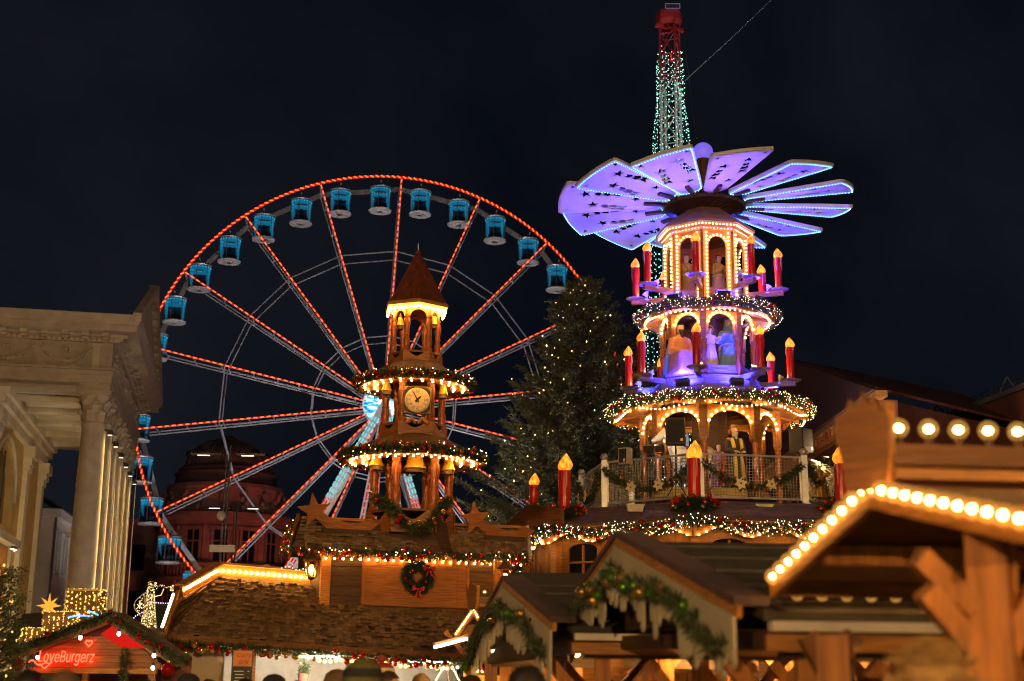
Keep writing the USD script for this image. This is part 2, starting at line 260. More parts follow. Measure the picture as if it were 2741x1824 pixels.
# ================================================================ theatre with columned portico
C0 = at(252, 1134, 50.0); C0[2] = 0
TD = unit(A(-.194, 1, 0)); TN = A(TD[1], -TD[0], 0)          # along the row of columns; outwards from the facade
def tp(n, d, z): return C0 + TN * n + TD * d + A(0, 0, z)
th = thing('theatre', 'pale stone theatre with a row of columns and a swagged frieze, left edge', 'building', tp(-6, 6, 0))
LD, ZA, ZF, ZB, ZS, ZC = 13.3, 11.94, 12.75, 13.72, 14.0, 14.55
def sweep(name, prof, mat='stone', n0=-15.0):
    S = []
    for p, z in prof: S.append([tp(n0, -p, z), tp(p, -p, z), tp(p, LD + p, z), tp(n0, LD + p, z)])
    S = np.array(S); k = len(prof); V = S.reshape(-1, 3); F = []
    for i in range(k - 1):
        for j in range(3): a, b = i * 4 + j, (i + 1) * 4 + j; F += [[a, a + 1, b + 1], [a, b + 1, b]]
    return part(th, name, (V, np.array(F)), mat)
arch = sweep('architrave', [(-.5, ZA), (.50, ZA), (.50, ZA + .27), (.54, ZA + .27), (.54, ZA + .56), (.58, ZA + .56), (.58, ZA + .72), (.68, ZA + .74), (.68, ZF), (.5, ZF)])
fr = sweep('frieze', [(.5, ZF), (.5, ZB)])
co = sweep('cornice', [(.5, ZB), (.6, ZB), (.64, ZB + .1), (.78, ZB + .2), (.80, ZS), (1.36, ZS), (1.36, ZS + .22), (1.42, ZS + .26), (1.52, ZC), (1.52, ZC + .06), (-.5, ZC + .25)])
for i in range(20):                                           # big brackets below the cornice of the near side
    c = tp(.25 - i * .72, -1.02, ZS - .13); part(co, 'bracket', cat(obox(c - TN * .13, TN * .26, TD * .5, A(0, 0, .13)), obox(c - TN * .11 + TD * .16 - A(0, 0, .1), TN * .22, TD * .34, A(0, 0, .1))), 'stone')
for i in range(24):
    c = tp(1.02, -.6 + i * .62, ZS - .13); part(co, 'bracket', cat(obox(c - TD * .13, TD * .26, -TN * .5, A(0, 0, .13)), obox(c - TD * .11 - TN * .16 - A(0, 0, .1), TD * .22, -TN * .34, A(0, 0, .1))), 'stone')
part(co, 'dentils', cat([box(tp(.62 - i * .2, -.69, ZB + .05), (.1, .1, .12), math.atan2(TN[1], TN[0])) for i in range(75)] + [box(tp(.69, -.6 + i * .2, ZB + .05), (.1, .1, .12), math.atan2(TN[1], TN[0])) for i in range(72)]), 'stone', kind='stuff')
for i in range(4):                                            # swags, rosettes and strips in the frieze
    n1 = -.2 - i * 2.05; n0 = n1 - 1.9
    s = np.linspace(0, 1, 26); P = [tp(n1 + (n0 - n1) * t, -.52, ZB - .18 - .55 * 4 * t * (1 - t)) for t in s]
    part(fr, 'swag', cat([ball(p + rng.normal(size=3) * .012, .055 + .05 * math.sin(PI * t), 6, 4) for p, t in zip(P, s)]), 'stone', True)
    c = tp((n0 + n1) / 2, -.53, ZB - .32)
    part(fr, 'rosette', cat(tube(ring((0, 0, 0), .15, 14)[:, [0, 2, 1]] @ np.stack([TN, -TD, A(0, 0, 1)]) + c, .035, 5, True), ball(c, .07, 8, 5)), 'stone', True)
    part(fr, 'strip', cat(obox(tp(n1 + .0, -.5, ZF + .02), TN * .26, -TD * .05, A(0, 0, ZB - ZF - .1)), obox(tp(n1 - .04, -.5, ZB - .14), TN * .34, -TD * .08, A(0, 0, .1))), 'stone')
part(fr, 'reliefs', cat([ball(tp(.52 + rng.uniform(-.02, .03), rng.uniform(0, LD), rng.uniform(ZF + .1, ZB - .1)), rng.uniform(.06, .14), 6, 4) for _ in range(170)]), 'stone', True, kind='stuff')
# pediment over the facade
AP = 17.95; pm = LD / 2
part(th, 'tympanum', prism(Polygon([(-1.2, ZC), (LD + 1.2, ZC), (pm, AP - .5)]), tp(1.17, 0, 0), TD, (0, 0, 1), -.06), 'stone')
for sgn, d0 in ((1, -1.5), (-1, LD + 1.5)):
    a, b = tp(0, d0, ZC + .05), tp(0, pm, AP)
    n_ = 1.20 if sgn > 0 else 1.10
    rk = part(th, 'raking_cornice', cat(slab(a + TN * n_, b + TN * n_, b + TN * 1.5, a + TN * 1.5, .10, A(0, 0, 1)), slab(a + TN * 1.42, b + TN * 1.42, b + TN * 1.5, a + TN * 1.5, -.24, A(0, 0, 1))), 'stone')
    for i in range(13):
        c = lerp(a, b, (i + .9) / 14) + TN * 1.18 - A(0, 0, .02); dd = unit(b - a)
        part(rk, 'bracket', obox(c, dd * .28, TN * .24, A(0, 0, -.16)), 'stone')
part(th, 'roof', slab(tp(-15, -.5, ZC + .1), tp(.5, -.5, ZC + .1), tp(.5, LD + .5, ZC + .1), tp(-15, LD + .5, ZC + .1), .1, A(0, 0, 1)), 'roof_felt')
# columns
def shaft(n, d):
    return lathe([(.62, 0), (.62, .25), (.58, .4), (.50, .5), (.50, 1.2), (.496, 3.19), (.482, 3.2), (.482, 3.225), (.496, 3.235), (.486, 5.69), (.472, 5.7), (.472, 5.725), (.486, 5.735), (.465, 8.19), (.452, 8.2), (.452, 8.225), (.465, 8.235), (.43, 10.6), (.46, 10.66), (.46, 10.76), (.42, 10.8)], 24, tp(n, d, 0))
def capital(n, d):
    c = tp(n, d, 0); out = [lathe([(.40, 10.78), (.42, 11.1), (.50, 11.5), (.62, 11.78)], 16, c)]
    for row, (z, r, h, k) in enumerate(((10.85, .43, .36, 8), (11.15, .46, .42, 8), (11.45, .52, .32, 4))):
        for j in range(k):
            an = 2 * PI * (j + .5 * row) / k; rd = A(math.cos(an), math.sin(an), 0); td = A(-rd[1], rd[0], 0); p = c + rd * r + A(0, 0, z)
            w = .14
            V = [p - td * w, p + td * w, p + rd * .06 + td * w * 1.1 + A(0, 0, h * .6), p + rd * .06 - td * w * 1.1 + A(0, 0, h * .6), p + rd * .2 + td * w * .6 + A(0, 0, h), p + rd * .2 - td * w * .6 + A(0, 0, h), p + rd * .25 + A(0, 0, h * .82)]
            out.append((np.array(V), np.array([[0, 1, 2], [0, 2, 3], [3, 2, 4], [3, 4, 5], [5, 4, 6]])))
    out.append(box(c + A(0, 0, 11.86), (1.14, 1.14, .15), math.atan2(TD[1], TD[0])))
    return cat(out)
for i in range(6):
    d = i * LD / 5; cl = part(th, 'column', shaft(0, d), 'stone', 35); part(cl, 'capital', capital(0, d), 'stone')
    p = tp(.60, d - .05, 10.45)
    lm = part(th, 'column_lamp', cat(box(p, (.26, .2, .14), math.atan2(TD[1], TD[0])), box(p - TN * .1 + A(0, 0, .1), (.1, .3, .06), math.atan2(TD[1], TD[0]))), 'black')
    part(lm, 'lens', box(p - A(0, 0, .074), (.2, .15, .006), math.atan2(TD[1], TD[0])), 'lens_col')
    part(lm, 'light_strip', slab(tp(.66, d - .03, 10.3), tp(.66, d + .03, 10.3), tp(.70, d + .03, 1.2), tp(.70, d - .03, 1.2), .003), 'strip_yellow')
    part(lm, 'light_channel', cat(slab(tp(.666, d - .036, 10.3), tp(.666, d + .036, 10.3), tp(.706, d + .036, 1.2), tp(.706, d - .036, 1.2), .006, TN), slab(tp(.635, d - .04, 10.3), tp(.67, d - .04, 10.3), tp(.71, d - .04, 1.2), tp(.675, d - .04, 1.2), .004, TD)), 'steel')
# porch: ceiling, rear wall with arched niches, pilasters
part(th, 'porch_ceiling', slab(tp(-.5, -.5, ZA + .12), tp(-3.5, -.5, ZA + .12), tp(-3.5, LD + .5, ZA + .12), tp(-.5, LD + .5, ZA + .12), .2, A(0, 0, 1)), 'stone_light')
for d in (1.3, 4.0, 6.7, 9.4, 12.0): part(th, 'ceiling_beam', obox(tp(-.5, d, ZA - .12), -TN * 3.0, TD * .35, A(0, 0, .24)), 'stone_light')
wl = Polygon([(-.5, 0), (LD, 0), (LD, ZA - .9), (-.5, ZA - .9)])
wl = wl.difference(Polygon([(.9, 7.4), (6.0, 7.4), (6.0, 8.5)] + [(3.45 + 2.55 * math.cos(t), 8.5 + 2.15 * math.sin(t)) for t in np.linspace(0, PI, 20)] + [(.9, 8.5)]))
W0 = tp(-3.5, 0, 0)
part(th, 'rear_wall', prism(wl, W0, TD, (0, 0, 1), -.4), 'ochre_wall')
aw = part(th, 'arched_window', slab(tp(-3.85, .8, 7.3), tp(-3.85, 6.1, 7.3), tp(-3.85, 6.1, 10.75), tp(-3.85, .8, 10.75), -.05), 'glass_dark')
part(aw, 'arch_trim', tube([tp(-3.46, 3.45 + 2.66 * math.cos(t), 8.5 + 2.25 * math.sin(t)) for t in np.linspace(0, PI, 24)], .08, 6), 'stone_light', True)
for x_ in (2.2, 3.45, 4.7): part(aw, 'glazing_bar', obox(tp(-3.78, x_ - .05, 7.3), TD * .1, TN * .06, A(0, 0, 3.2)), 'steel_dark')
part(th, 'wall_cornice', cat(obox(tp(-3.5, -.5, ZA - .9), TN * .22, TD * (LD + .5), A(0, 0, .35)), obox(tp(-3.5, -.5, ZA - .55), TN * .4, TD * (LD + .6), A(0, 0, .3)), obox(tp(-3.5, -.5, ZA - .25), TN * .55, TD * (LD + .7), A(0, 0, .25))), 'stone_light')
for d in (-.55, 8.0, LD - .7):
    pl = part(th, 'pilaster', cat(obox(tp(-3.5, d - .28, 0), TN * .2, TD * .7, A(0, 0, ZA - 1.9))), 'stone_light')
    part(pl, 'pilaster_capital', cat(obox(tp(-3.5, d - .34, ZA - 1.9), TN * .26, TD * .82, A(0, 0, .25)), obox(tp(-3.5, d - .42, ZA - 1.65), TN * .36, TD * .98, A(0, 0, .3)), obox(tp(-3.5, d - .5, ZA - 1.35), TN * .46, TD * 1.14, A(0, 0, .45))), 'stone_light')
part(th, 'side_wall', cat(obox(tp(-15, .1, 0), TN * 10.9, TD * 14, A(0, 0, ZA))), 'stone')
part(th, 'doorway_surround', cat(obox(tp(-3.48, 5.6, 0), TN * .16, TD * .3, A(0, 0, 6.8)), obox(tp(-3.48, .0, 6.7), TN * .4, TD * 6.2, A(0, 0, .3))), 'stone_light')
part(th, 'lit_doorway', slab(tp(-3.47, .4, .2), tp(-3.47, 5.5, .2), tp(-3.47, 5.5, 6.6), tp(-3.47, .4, 6.6), .04), 'orange_wall')
# facade floodlights standing at the foot of the portico
def floodlight(p, aim, w, h, mat, name='floodlight', label='', group=None, kindmat='steel_dark', stand=.12, snoot=0):
    p = np.asarray(p, float); d = unit(np.asarray(aim, float) - p); s = np.cross(d, (0, 0, 1)); s = unit(s) if np.linalg.norm(s) > 1e-3 else A(1, 0, 0); u = np.cross(s, d)
    t = thing(name, label, 'floodlight', p - A(0, 0, stand), group)
    o = p - s * w / 2 - u * h / 2
    part(t, 'housing', cat(obox(o, s * w, u * h, -d * .09), obox(o - u * .012, s * w, u * .012, d * .02), obox(o + u * h, s * w, u * .012, d * .02), obox(o - s * .012, s * .012, u * h, d * .02), obox(o + s * w, s * .012, u * h, d * .02)), kindmat)
    part(t, 'bracket', cat(beam(p - s * (w / 2 + .02), p - s * (w / 2 + .02) - A(0, 0, stand), .02), beam(p + s * (w / 2 + .02), p + s * (w / 2 + .02) - A(0, 0, stand), .02), beam(p - s * (w / 2 + .02) - A(0, 0, stand), p + s * (w / 2 + .02) - A(0, 0, stand), .02)), 'steel_dark')
    part(t, 'lens', obox(o + d * .003, s * w, u * h, d * .004), mat)
    if snoot: part(t, 'snoot', cat(*[obox(*q) for q in ((o - u * .02, s * w, u * .012, d * snoot), (o + u * (h + .01), s * w, u * .012, d * snoot), (o - s * .02, s * .012, u * h, d * snoot), (o + s * (w + .01), s * .012, u * h, d * snoot))]), 'black')
    return t

# ================================================================ beige town house seen through the porch
b0 = at(118, 1700, 82); b0[2] = 0; bd = unit(A(-.16, 1, 0)); bn = A(bd[1], -bd[0], 0)
hs = thing('town_house', 'pale town house with tall windows seen between portico and pilaster', 'building', b0)
hz = zat(1372, 82, 130)
part(hs, 'wall', obox(b0, -bn * 8, bd * 14, A(0, 0, hz)), 'cream_wall')
part(hs, 'cornice', cat(obox(b0 + A(0, 0, hz - .3) - bn * 8.2, bn * 8.6, -bd * .3, A(0, 0, .5)), obox(b0 + A(0, 0, hz - .3), bn * .4, bd * 14, A(0, 0, .5))), 'stone_light')
part(hs, 'roof', slab(b0 + A(0, 0, hz + .2) + bn * .4, b0 + A(0, 0, hz + .2) + bn * .4 + bd * 14, b0 + A(0, 0, hz + 2.2) - bn * 3 + bd * 14, b0 + A(0, 0, hz + 2.2) - bn * 3, .1), 'roof_felt')
for r in range(2):
    for i in range(5):
        o = b0 + bd * (.9 + i * 2.6) + A(0, 0, hz - 3.4 - r * 3.8) + bn * .02
        w_ = part(hs, 'window', cat(obox(o - bd * .12, bd * .12, bn * .08, A(0, 0, 2.3)), obox(o + bd * 1.0, bd * .12, bn * .08, A(0, 0, 2.3)), obox(o - bd * .2 + A(0, 0, 2.3), bd * 1.4, bn * .16, A(0, 0, .2)), obox(o - bd * .2 - A(0, 0, .12), bd * 1.4, bn * .16, A(0, 0, .12)), obox(o + bd * .47, bd * .06, bn * .05, A(0, 0, 2.3))), 'stone_light')
        part(w_, 'pane', obox(o, bd * 1.0, bn * .02, A(0, 0, 2.3)), 'glass_dark')
part(hs, 'drain_pipe', tube([b0 + bn * .12 - bd * .1 + A(0, 0, z) for z in (0, hz)], .06, 6), 'steel_dark')

# ================================================================ domed building behind the wheel
DX, DY = -29.3, 142.0
dm = thing('domed_building', 'red sandstone palace with a ribbed dome behind the ferris wheel', 'building', (DX, DY, 0))
DC = (DX, DY, 0)
part(dm, 'wall', lathe([(6.4, 0), (6.4, 16.6)], 48, DC), 'stone_red', 30)
part(dm, 'cornice', lathe([(6.4, 16.4), (6.9, 16.6), (6.9, 17.0), (7.3, 17.3), (7.3, 17.7), (6.0, 17.9)], 48, DC), 'stone_red')
part(dm, 'attic', lathe([(6.0, 17.9), (5.8, 18.0), (5.8, 20.2), (6.0, 20.4), (5.9, 20.8), (5.2, 21.0)], 48, DC), 'stone_red')
part(dm, 'drum', lathe([(5.2, 21.0), (5.1, 21.9), (5.3, 22.1), (4.9, 22.3), (4.9, 22.6), (4.5, 22.9)], 48, DC), 'dome_slate')
t = np.linspace(0, PI / 2, 12)
dome = part(dm, 'dome', lathe([(4.4 * math.cos(a) ** .9 if a < PI / 2 - .01 else .0, 22.8 + 3.0 * math.sin(a)) for a in t], 40, DC), 'dome_slate', True)
for k in range(20):
    a = 2 * PI * k / 20 + .1; part(dome, 'rib', tube([A(DX + (4.45 * math.cos(q) ** .9) * math.cos(a), DY + (4.45 * math.cos(q) ** .9) * math.sin(a), 22.85 + 3.02 * math.sin(q)) for q in np.linspace(0, 1.4, 9)], .09, 5), 'dome_slate')
for k in range(8):
    a = 2 * PI * k / 8 - PI / 2 + .2; c = A(DX + 3.9 * math.cos(a), DY + 3.9 * math.sin(a), 24.2); part(dome, 'dormer', ball(c, .42, 10, 6, (1, 1, 1.2)), 'black')
part(dm, 'lantern', lathe([(1.1, 25.7), (1.1, 25.9), (.8, 26.1), (.5, 26.3), (0, 26.4)], 20, DC), 'dome_slate')
for k in range(18):
    a = 2 * PI * k / 18; rd = A(math.cos(a), math.sin(a), 0); c = A(DX, DY, 0) + rd * 6.05
    part(dm, 'carved_group', cat([ball(c + A(rng.normal() * .22, rng.normal() * .2, 18.1 + j * .34), .32 - .02 * j, 7, 5, (1, 1, 1.25)) for j in range(6)]), 'stone_red', True)
for k in range(12):
    a = -PI / 2 + (k - 3.6) * .42; rd = A(math.cos(a), math.sin(a), 0); td = A(-rd[1], rd[0], 0)
    for z, h in ((13.0, 3.0), (7.6, 3.2)):
        o = A(DX, DY, z) + rd * 6.36
        w_ = part(dm, 'window', cat(obox(o - td * .95, td * .3, rd * .25, A(0, 0, h)), obox(o + td * .65, td * .3, rd * .25, A(0, 0, h)), obox(o - td * 1.15 + A(0, 0, h), td * 2.3, rd * .4, A(0, 0, .35)), obox(o - td * .06, td * .12, rd * .2, A(0, 0, h)), obox(o - td * .65 + A(0, 0, h * .62), td * 1.3, rd * .2, A(0, 0, .12))), 'stone_red')
        part(w_, 'pane', obox(o - td * .65, td * 1.3, rd * .12, A(0, 0, h)), 'glass_dark')
    a += .21; rd = A(math.cos(a), math.sin(a), 0); td = A(-rd[1], rd[0], 0); o = A(DX, DY, 6.5) + rd * 6.3
    part(dm, 'pilaster', obox(o - td * .35, td * .7, rd * .3, A(0, 0, 10.0)), 'stone_red')
    for j in range(6):
        q = a + (j - 2.5) * .06; part(dm, 'baluster', lathe([(.10, 0), (.16, .35), (.08, .7), (.12, 1.0)], 6, A(DX + 7.0 * math.cos(q), DY + 7.0 * math.sin(q), 11.5)), 'stone_red')
part(dm, 'balcony', cat(lathe([(6.4, 11.1), (7.3, 11.1), (7.3, 11.45), (6.4, 11.45)], 48, DC), lathe([(6.8, 12.5), (7.25, 12.5), (7.25, 12.75), (6.8, 12.75), (6.8, 12.5)], 48, DC)), 'stone_red')
part(dm, 'wing', cat(box((DX - 11, DY + 2.5, 8.6), (11, 6, 17.2)), box((DX - 11, DY + 2.4, 17.3), (11.6, 6.6, .5))), 'stone_red'); part(dm, 'wing', cat(box((DX + 10.5, DY + 4, 6.8), (10, 6, 13.6)), box((DX + 10.5, DY + 3.9, 13.8), (10.5, 6.5, .4))), 'stone_red')
for x in (-14.8, -11.6, -8.4):
    for z in (3.5, 8.0, 12.6): part(dm, 'wing_window', cat(box((DX + x, DY - .52, z + 1.1), (1.3, .08, 2.6))), 'glass_dark')

# ================================================================ street lamps
def street_lamp(x, y, Y, label, arm):
    p = at(x, y, Y); z = p[2]; p[2] = 0
    t = thing('street_lamp', label, 'street lamp', p, 'double-headed street lamps')
    part(t, 'pole', cat(tube([p, p + A(0, 0, 5)], .085, 8), tube([p + A(-.07, 0, 5), p + A(-.07, 0, z)], .045, 6), tube([p + A(.07, 0, 5), p + A(.07, 0, z + .4)], .05, 6)), 'steel_dark', True)
    part(t, 'control_box', box(p + A(0, -.12, 7.2), (1.1, .12, .3)), 'grey_box'); part(t, 'camera_dome', ball(p + A(-.1, -.2, 8.6), .22, 8, 6), 'grey_box')
    for s in (-1, 1):
        h = part(t, 'lamp_head', box(p + A(s * (arm * .55), 0, z), (arm * .75, .32, .10)), 'steel_dark'); part(h, 'lens', box(p + A(s * (arm * .55 - .1 * s), -.12, z - .054), (arm * .30, .10, .02)), 'lens_lamp')
street_lamp(612, 1218, 60, 'taller double-headed street lamp in front of the domed building', 1.75)
street_lamp(632, 1360, 75, 'shorter double-headed street lamp just right of the taller one', 1.9)

# ================================================================ ferris wheel
WC, WR, YAW = A(-8.905, 95.0, 20.467), 16.985, .1185
WH = A(math.cos(YAW), math.sin(YAW), 0); WN = A(-math.sin(YAW), math.cos(YAW), 0); WW = 2.2
def wp(a, r, w=0.0): return WC + WH * (r * math.cos(a)) + A(0, 0, r * math.sin(a)) + WN * w
fw = thing('ferris_wheel', 'tall ferris wheel outlined in red lights behind the clock tower', 'ferris wheel', A(WC[0], WC[1], 0))
SP = [math.radians(7.5 + 20 * k) for k in range(18)]
NA = 108
fa = np.linspace(0, 2 * PI, NA, endpoint=False)
part(fw, 'rim', cat(tube([wp(a, WR) for a in fa], .085, 6, True)), 'red_plastic', True)
part(fw, 'rear_rim', cat(*[beam(wp(SP[k], WR - .1, WW), wp(SP[k] + math.radians(20), WR - .1, WW), .16, .34) for k in range(18)]), 'steel')
for k in range(18):
    segs = []
    for j in range(15):
        a = SP[k] + math.radians(20) * (j + .5) / 15; c = wp(a, WR, -.115); tdir = -WH * math.sin(a) + A(0, 0, math.cos(a)); rd = WH * math.cos(a) + A(0, 0, math.sin(a))
        q = unit(tdir + rd * .55); segs.append(obox(c - q * .13 - np.cross(q, WN) * .04, q * .26, np.cross(q, WN) * .08, WN * .02))
    rl = part(fw, 'rim_light', cat(segs), 'led_red_hot')
    bk = [obox(wp(a_, WR - .075, -.108) , (wp(b_, WR - .075, -.108) - wp(a_, WR - .075, -.108)), (WH * math.cos(a_) + A(0, 0, math.sin(a_))) * .15, WN * .01) for a_, b_ in zip(SP[k] + np.radians(20) * np.arange(6) / 6, SP[k] + np.radians(20) * np.arange(1, 7) / 6)]
    part(rl, 'rim_glow_strip', cat(bk), 'led_red')
    part(fw, 'cross_bar', beam(wp(SP[k], WR - .1), wp(SP[k], WR - .1, WW), .14), 'steel')
    a = SP[k]; tang = -WH * math.sin(a) + A(0, 0, math.cos(a))
    ms = [tube([wp(a, 1.2), wp(a, WR)], .055, 5)]
    for off in (-.10, .10): ms.append(tube([wp(a, 1.2, WW * .75) + tang * off, wp(a, WR * .99, WW) + tang * off], .05, 5))
    ms.append(tube([wp(a, 1.2, WW * .6) + tang * .02, wp(a, WR * .62, WW * .75)], .035, 4))
    for rr in (.12, .24, .36, .45, .55, .655, .685, .8, .92): ms.append(beam(wp(a, WR * rr), wp(a, WR * rr, WW), .07)); ms.append(tube([wp(a, WR * rr, WW * .9) - tang * .1, wp(a, WR * rr, WW * .9) + tang * .1], .03, 4))
    sp = part(fw, 'spoke', cat(ms), 'steel')
    part(sp, 'led_strip', cat(obox(wp(a, 1.3, -.075) - tang * .045, tang * .09, WH * math.cos(a) * (WR - 1.5) + A(0, 0, math.sin(a) * (WR - 1.5)), WN * .015)), 'led_red')
    part(sp, 'led_dashes', cat([obox(wp(a, r_, -.10) - tang * .035, tang * .07, (WH * math.cos(a) + A(0, 0, math.sin(a))) * .26, WN * .02) for r_ in np.arange(1.4, WR - .3, .46)]), 'led_red_hot', kind='stuff')
    b = SP[k] + math.radians(20)
    for rr in (.67, .30):
        for w_ in (.1, WW): part(fw, 'tie_rod', tube([wp(a, WR * rr, w_), wp(b, WR * rr, w_)], .045, 5), 'steel')
hubm = lathe([(0, -.3), (1.15, -.3), (1.15, WW + .3), (0, WW + .3)], 30)
part(fw, 'hub', (WC + hubm[0][:, :1] * WH + hubm[0][:, 1:2] * A(0, 0, 1) + hubm[0][:, 2:] * WN, hubm[1]), 'steel')
dsc = lathe([(0, -.5), (1.42, -.5), (1.42, -.42), (0, -.42)], 40)
part(fw, 'hub_screen', (WC + dsc[0][:, :1] * WH + dsc[0][:, 1:2] * A(0, 0, 1) + dsc[0][:, 2:] * WN, dsc[1]), 'screen_disc')
rm = lathe([(1.42, -.5), (1.52, -.5), (1.52, -.3), (1.42, -.3)], 40); part(fw, 'hub_ring', (WC + rm[0][:, :1] * WH + rm[0][:, 1:2] * A(0, 0, 1) + rm[0][:, 2:] * WN, rm[1]), 'steel_white')
for s, fx in ((-1, 10.8), (1, 6.9), (-1, 3.2), (1, 3.4)):
    for w, nm in ((-1.0, 'front'), (WW + 1.0, 'rear')):
        a, b = WC + WN * w, A(WC[0], WC[1], 0) + WH * s * fx + WN * (w * 1.6)
        small = fx < 4
        lg = part(fw, 'leg', beam(a, b, .32 if small else .42, .24, up=WN), 'steel')
        if w < 0:
            dv = unit(b - a); sd = np.cross(dv, WN); L = np.linalg.norm(b - a)
            rows = (0,) if small else (-.2, 0, .2)
            for lo, hi, mt in ((.05, .32, 'led_red' if small else 'led_teal'), (.32, .95, 'led_red')):
                part(lg, 'leg_lights', cat([obox(a + dv * t_ + sd * (o - .05) - WN * .16, sd * .1, dv * .3, WN * .02) for o in rows for t_ in np.arange(L * lo, L * hi, .44)]), mt)
part(fw, 'boarding_platform', box((WC[0], WC[1], .8), (16, 6, 1.6), YAW), 'steel_dark')
# cabins
def gondola_parts(t):
    R, H = .74, 1.75
    part(t, 'glass_wall', lathe([(R * .93, -H), (R, -H + .12), (R, -.12)], 20), 'glass_blue', True, local=True)
    part(t, 'roof', lathe([(R * 1.02, -.12), (R * 1.08, -.05), (R * .9, .05), (0, .12)], 20), 'steel', local=True)
    part(t, 'floor', cat(lathe([(.34, -H - .10), (R * 1.08, -H - .10), (R * 1.14, -H - .02), (R * 1.0, -H + .06), (.0, -H + .06)], 20), lathe([(.2, -H - .14), (.34, -H - .14), (.34, -H - .1), (.2, -H - .1)], 16)), 'cabin_floor', local=True)
    part(t, 'ceiling_glow', lathe([(R * .97, -.14), (R * .97, -.5)], 20), 'cabin_glow', local=True)
    part(t, 'light_ring', cat([box((R * .985 * math.cos(a), R * .985 * math.sin(a), -.24), (.05, .03, .05), a) for a in np.linspace(0, 2 * PI, 20, endpoint=False)]), 'led_teal', local=True)
    part(t, 'frame', cat([beam((R * 1.01 * math.cos(a), R * 1.01 * math.sin(a), -H), (R * 1.01 * math.cos(a), R * 1.01 * math.sin(a), -.1), .045) for a in np.linspace(.3, 2 * PI + .3, 6, endpoint=False)] + [tube(ring((0, 0, -.62), R * 1.01, 20), .015, 4, True)]), 'steel_dark', local=True)
    part(t, 'seat', lathe([(.25, -1.3), (.5, -1.3), (.5, -1.55), (.25, -1.55), (.25, -1.3)], 16), 'robe_dark', local=True)
    part(t, 'centre_post', lathe([(.07, -H), (.07, -.9), (.12, -.85), (.12, -.7)], 10), 'steel_dark', local=True)
    part(t, 'hanger', cat(tube([(0, 0, .1), (0, -.9, .25)], .05, 6), tube([(0, 0, .1), (0, .9, .25)], .05, 6)), 'steel', local=True)
ORD = ['first', 'second', 'third', 'fourth', 'fifth', 'sixth', 'seventh', 'eighth', 'ninth', 'tenth', 'eleventh', 'twelfth', 'thirteenth', 'fourteenth', 'fifteenth', 'sixteenth', 'seventeenth', 'eighteenth', 'nineteenth']
gsrc = None
for k in range(36):
    deg = 12.5 + 10 * k; a = math.radians(deg)
    if 255 < deg < 330: continue                                  # behind the stall
    c = wp(a, WR - .18, WW * .5) - A(0, 0, .28)
    if deg <= 90: n = 8 - k if k < 8 else 0; lb = f'glass wheel cabin with blue light, {ORD[n]} one right of the wheel top'
    else: lb = ''
    i_left = k - 8
    if 90 < deg < 255: lb = f'glass wheel cabin with blue light, {ORD[i_left]} one counting anticlockwise from the wheel top'
    elif deg > 90: lb = 'glass wheel cabin with blue light, low on the right behind the fir tree'; 
    if k == 8: lb = 'glass wheel cabin with blue light, nearest to the wheel top on its left'
    if k == 7: lb = 'glass wheel cabin with blue light, nearest to the wheel top on its right'
    if deg > 330: lb = f'glass wheel cabin with blue light, {ORD[35 - k]} below the hub level on the wheel right side'
    if gsrc is None:
        gsrc = thing('wheel_cabin', lb, 'gondola', c, 'ferris wheel cabins', rotz=YAW); gondola_parts(gsrc)
    else: dup(gsrc, c, lb, YAW)

# ================================================================ lattice tower with the light curtain
TX = at(1795, 430, 60); TZ = zat(50, 60, 1793); tb = A(TX[0] + .05, 60, 0)
lt = thing('lattice_tower', 'tall red and white lattice tower rising behind the wooden pyramid', 'tower', tb)
cor = [tb + A(.52 * math.cos(a), .52 * math.sin(a), 0) for a in np.radians([22, 112, 202, 292])]
zs = list(np.arange(0, TZ, 1.05)); zchange = zat(232, 60, 1793)
for lo, hi, mt, nm in ((0, zchange, 'tower_white', 'white'), (zchange, TZ, 'tower_red', 'red')):
    for c in cor: part(lt, 'leg', tube([c + A(0, 0, lo), c + A(0, 0, hi)], .062, 6), mt, True, label=f'{nm} painted tower leg')
    br = []
    for i, z in enumerate(zs):
        if not (lo <= z < hi): continue
        z1 = min(z + 1.05, TZ)
        for j in range(4):
            p, q = cor[j], cor[(j + 1) % 4]
            br.append(tube([p + A(0, 0, z), q + A(0, 0, z)], .028, 4)); br.append(tube([(p if (i + j) % 2 else q) + A(0, 0, z), (q if (i + j) % 2 else p) + A(0, 0, z1)], .028, 4))
    part(lt, 'bracing', cat(br), mt, label=f'{nm} painted lattice bracing')
hd = part(lt, 'head', cat(lathe([(.5, TZ - .45), (.62, TZ - .2), (.62, TZ + .2), (.5, TZ + .36), (.3, TZ + .40)], 8, tb), box(tb + A(0, 0, TZ - .5), (1.5, .2, .14), .4)), 'tower_red')
part(hd, 'sign_box', cat(box(tb + A(.1, -.62, TZ + .30), (.7, .1, .26))), 'steel_dark'); part(hd, 'lit_edge', cat(box(tb + A(.1, -.675, TZ + .42), (.7, .01, .025)), box(tb + A(.1, -.675, TZ + .18), (.7, .01, .025)), box(tb + A(-.24, -.675, TZ + .3), (.025, .01, .26)), box(tb + A(.44, -.675, TZ + .3), (.025, .01, .26))), 'led_dim')
part(lt, 'red_lamp', tube([tb + A(0.05, -.45, zat(178, 60)), tb + A(0, -.45, zat(158, 60))], .05, 5), 'led_red')
ct = thing('light_curtain', 'green-white fairy light strings spread like a tent around the lattice tower', 'fairy lights', tb)
zt = zat(125, 60, 1795); P = []
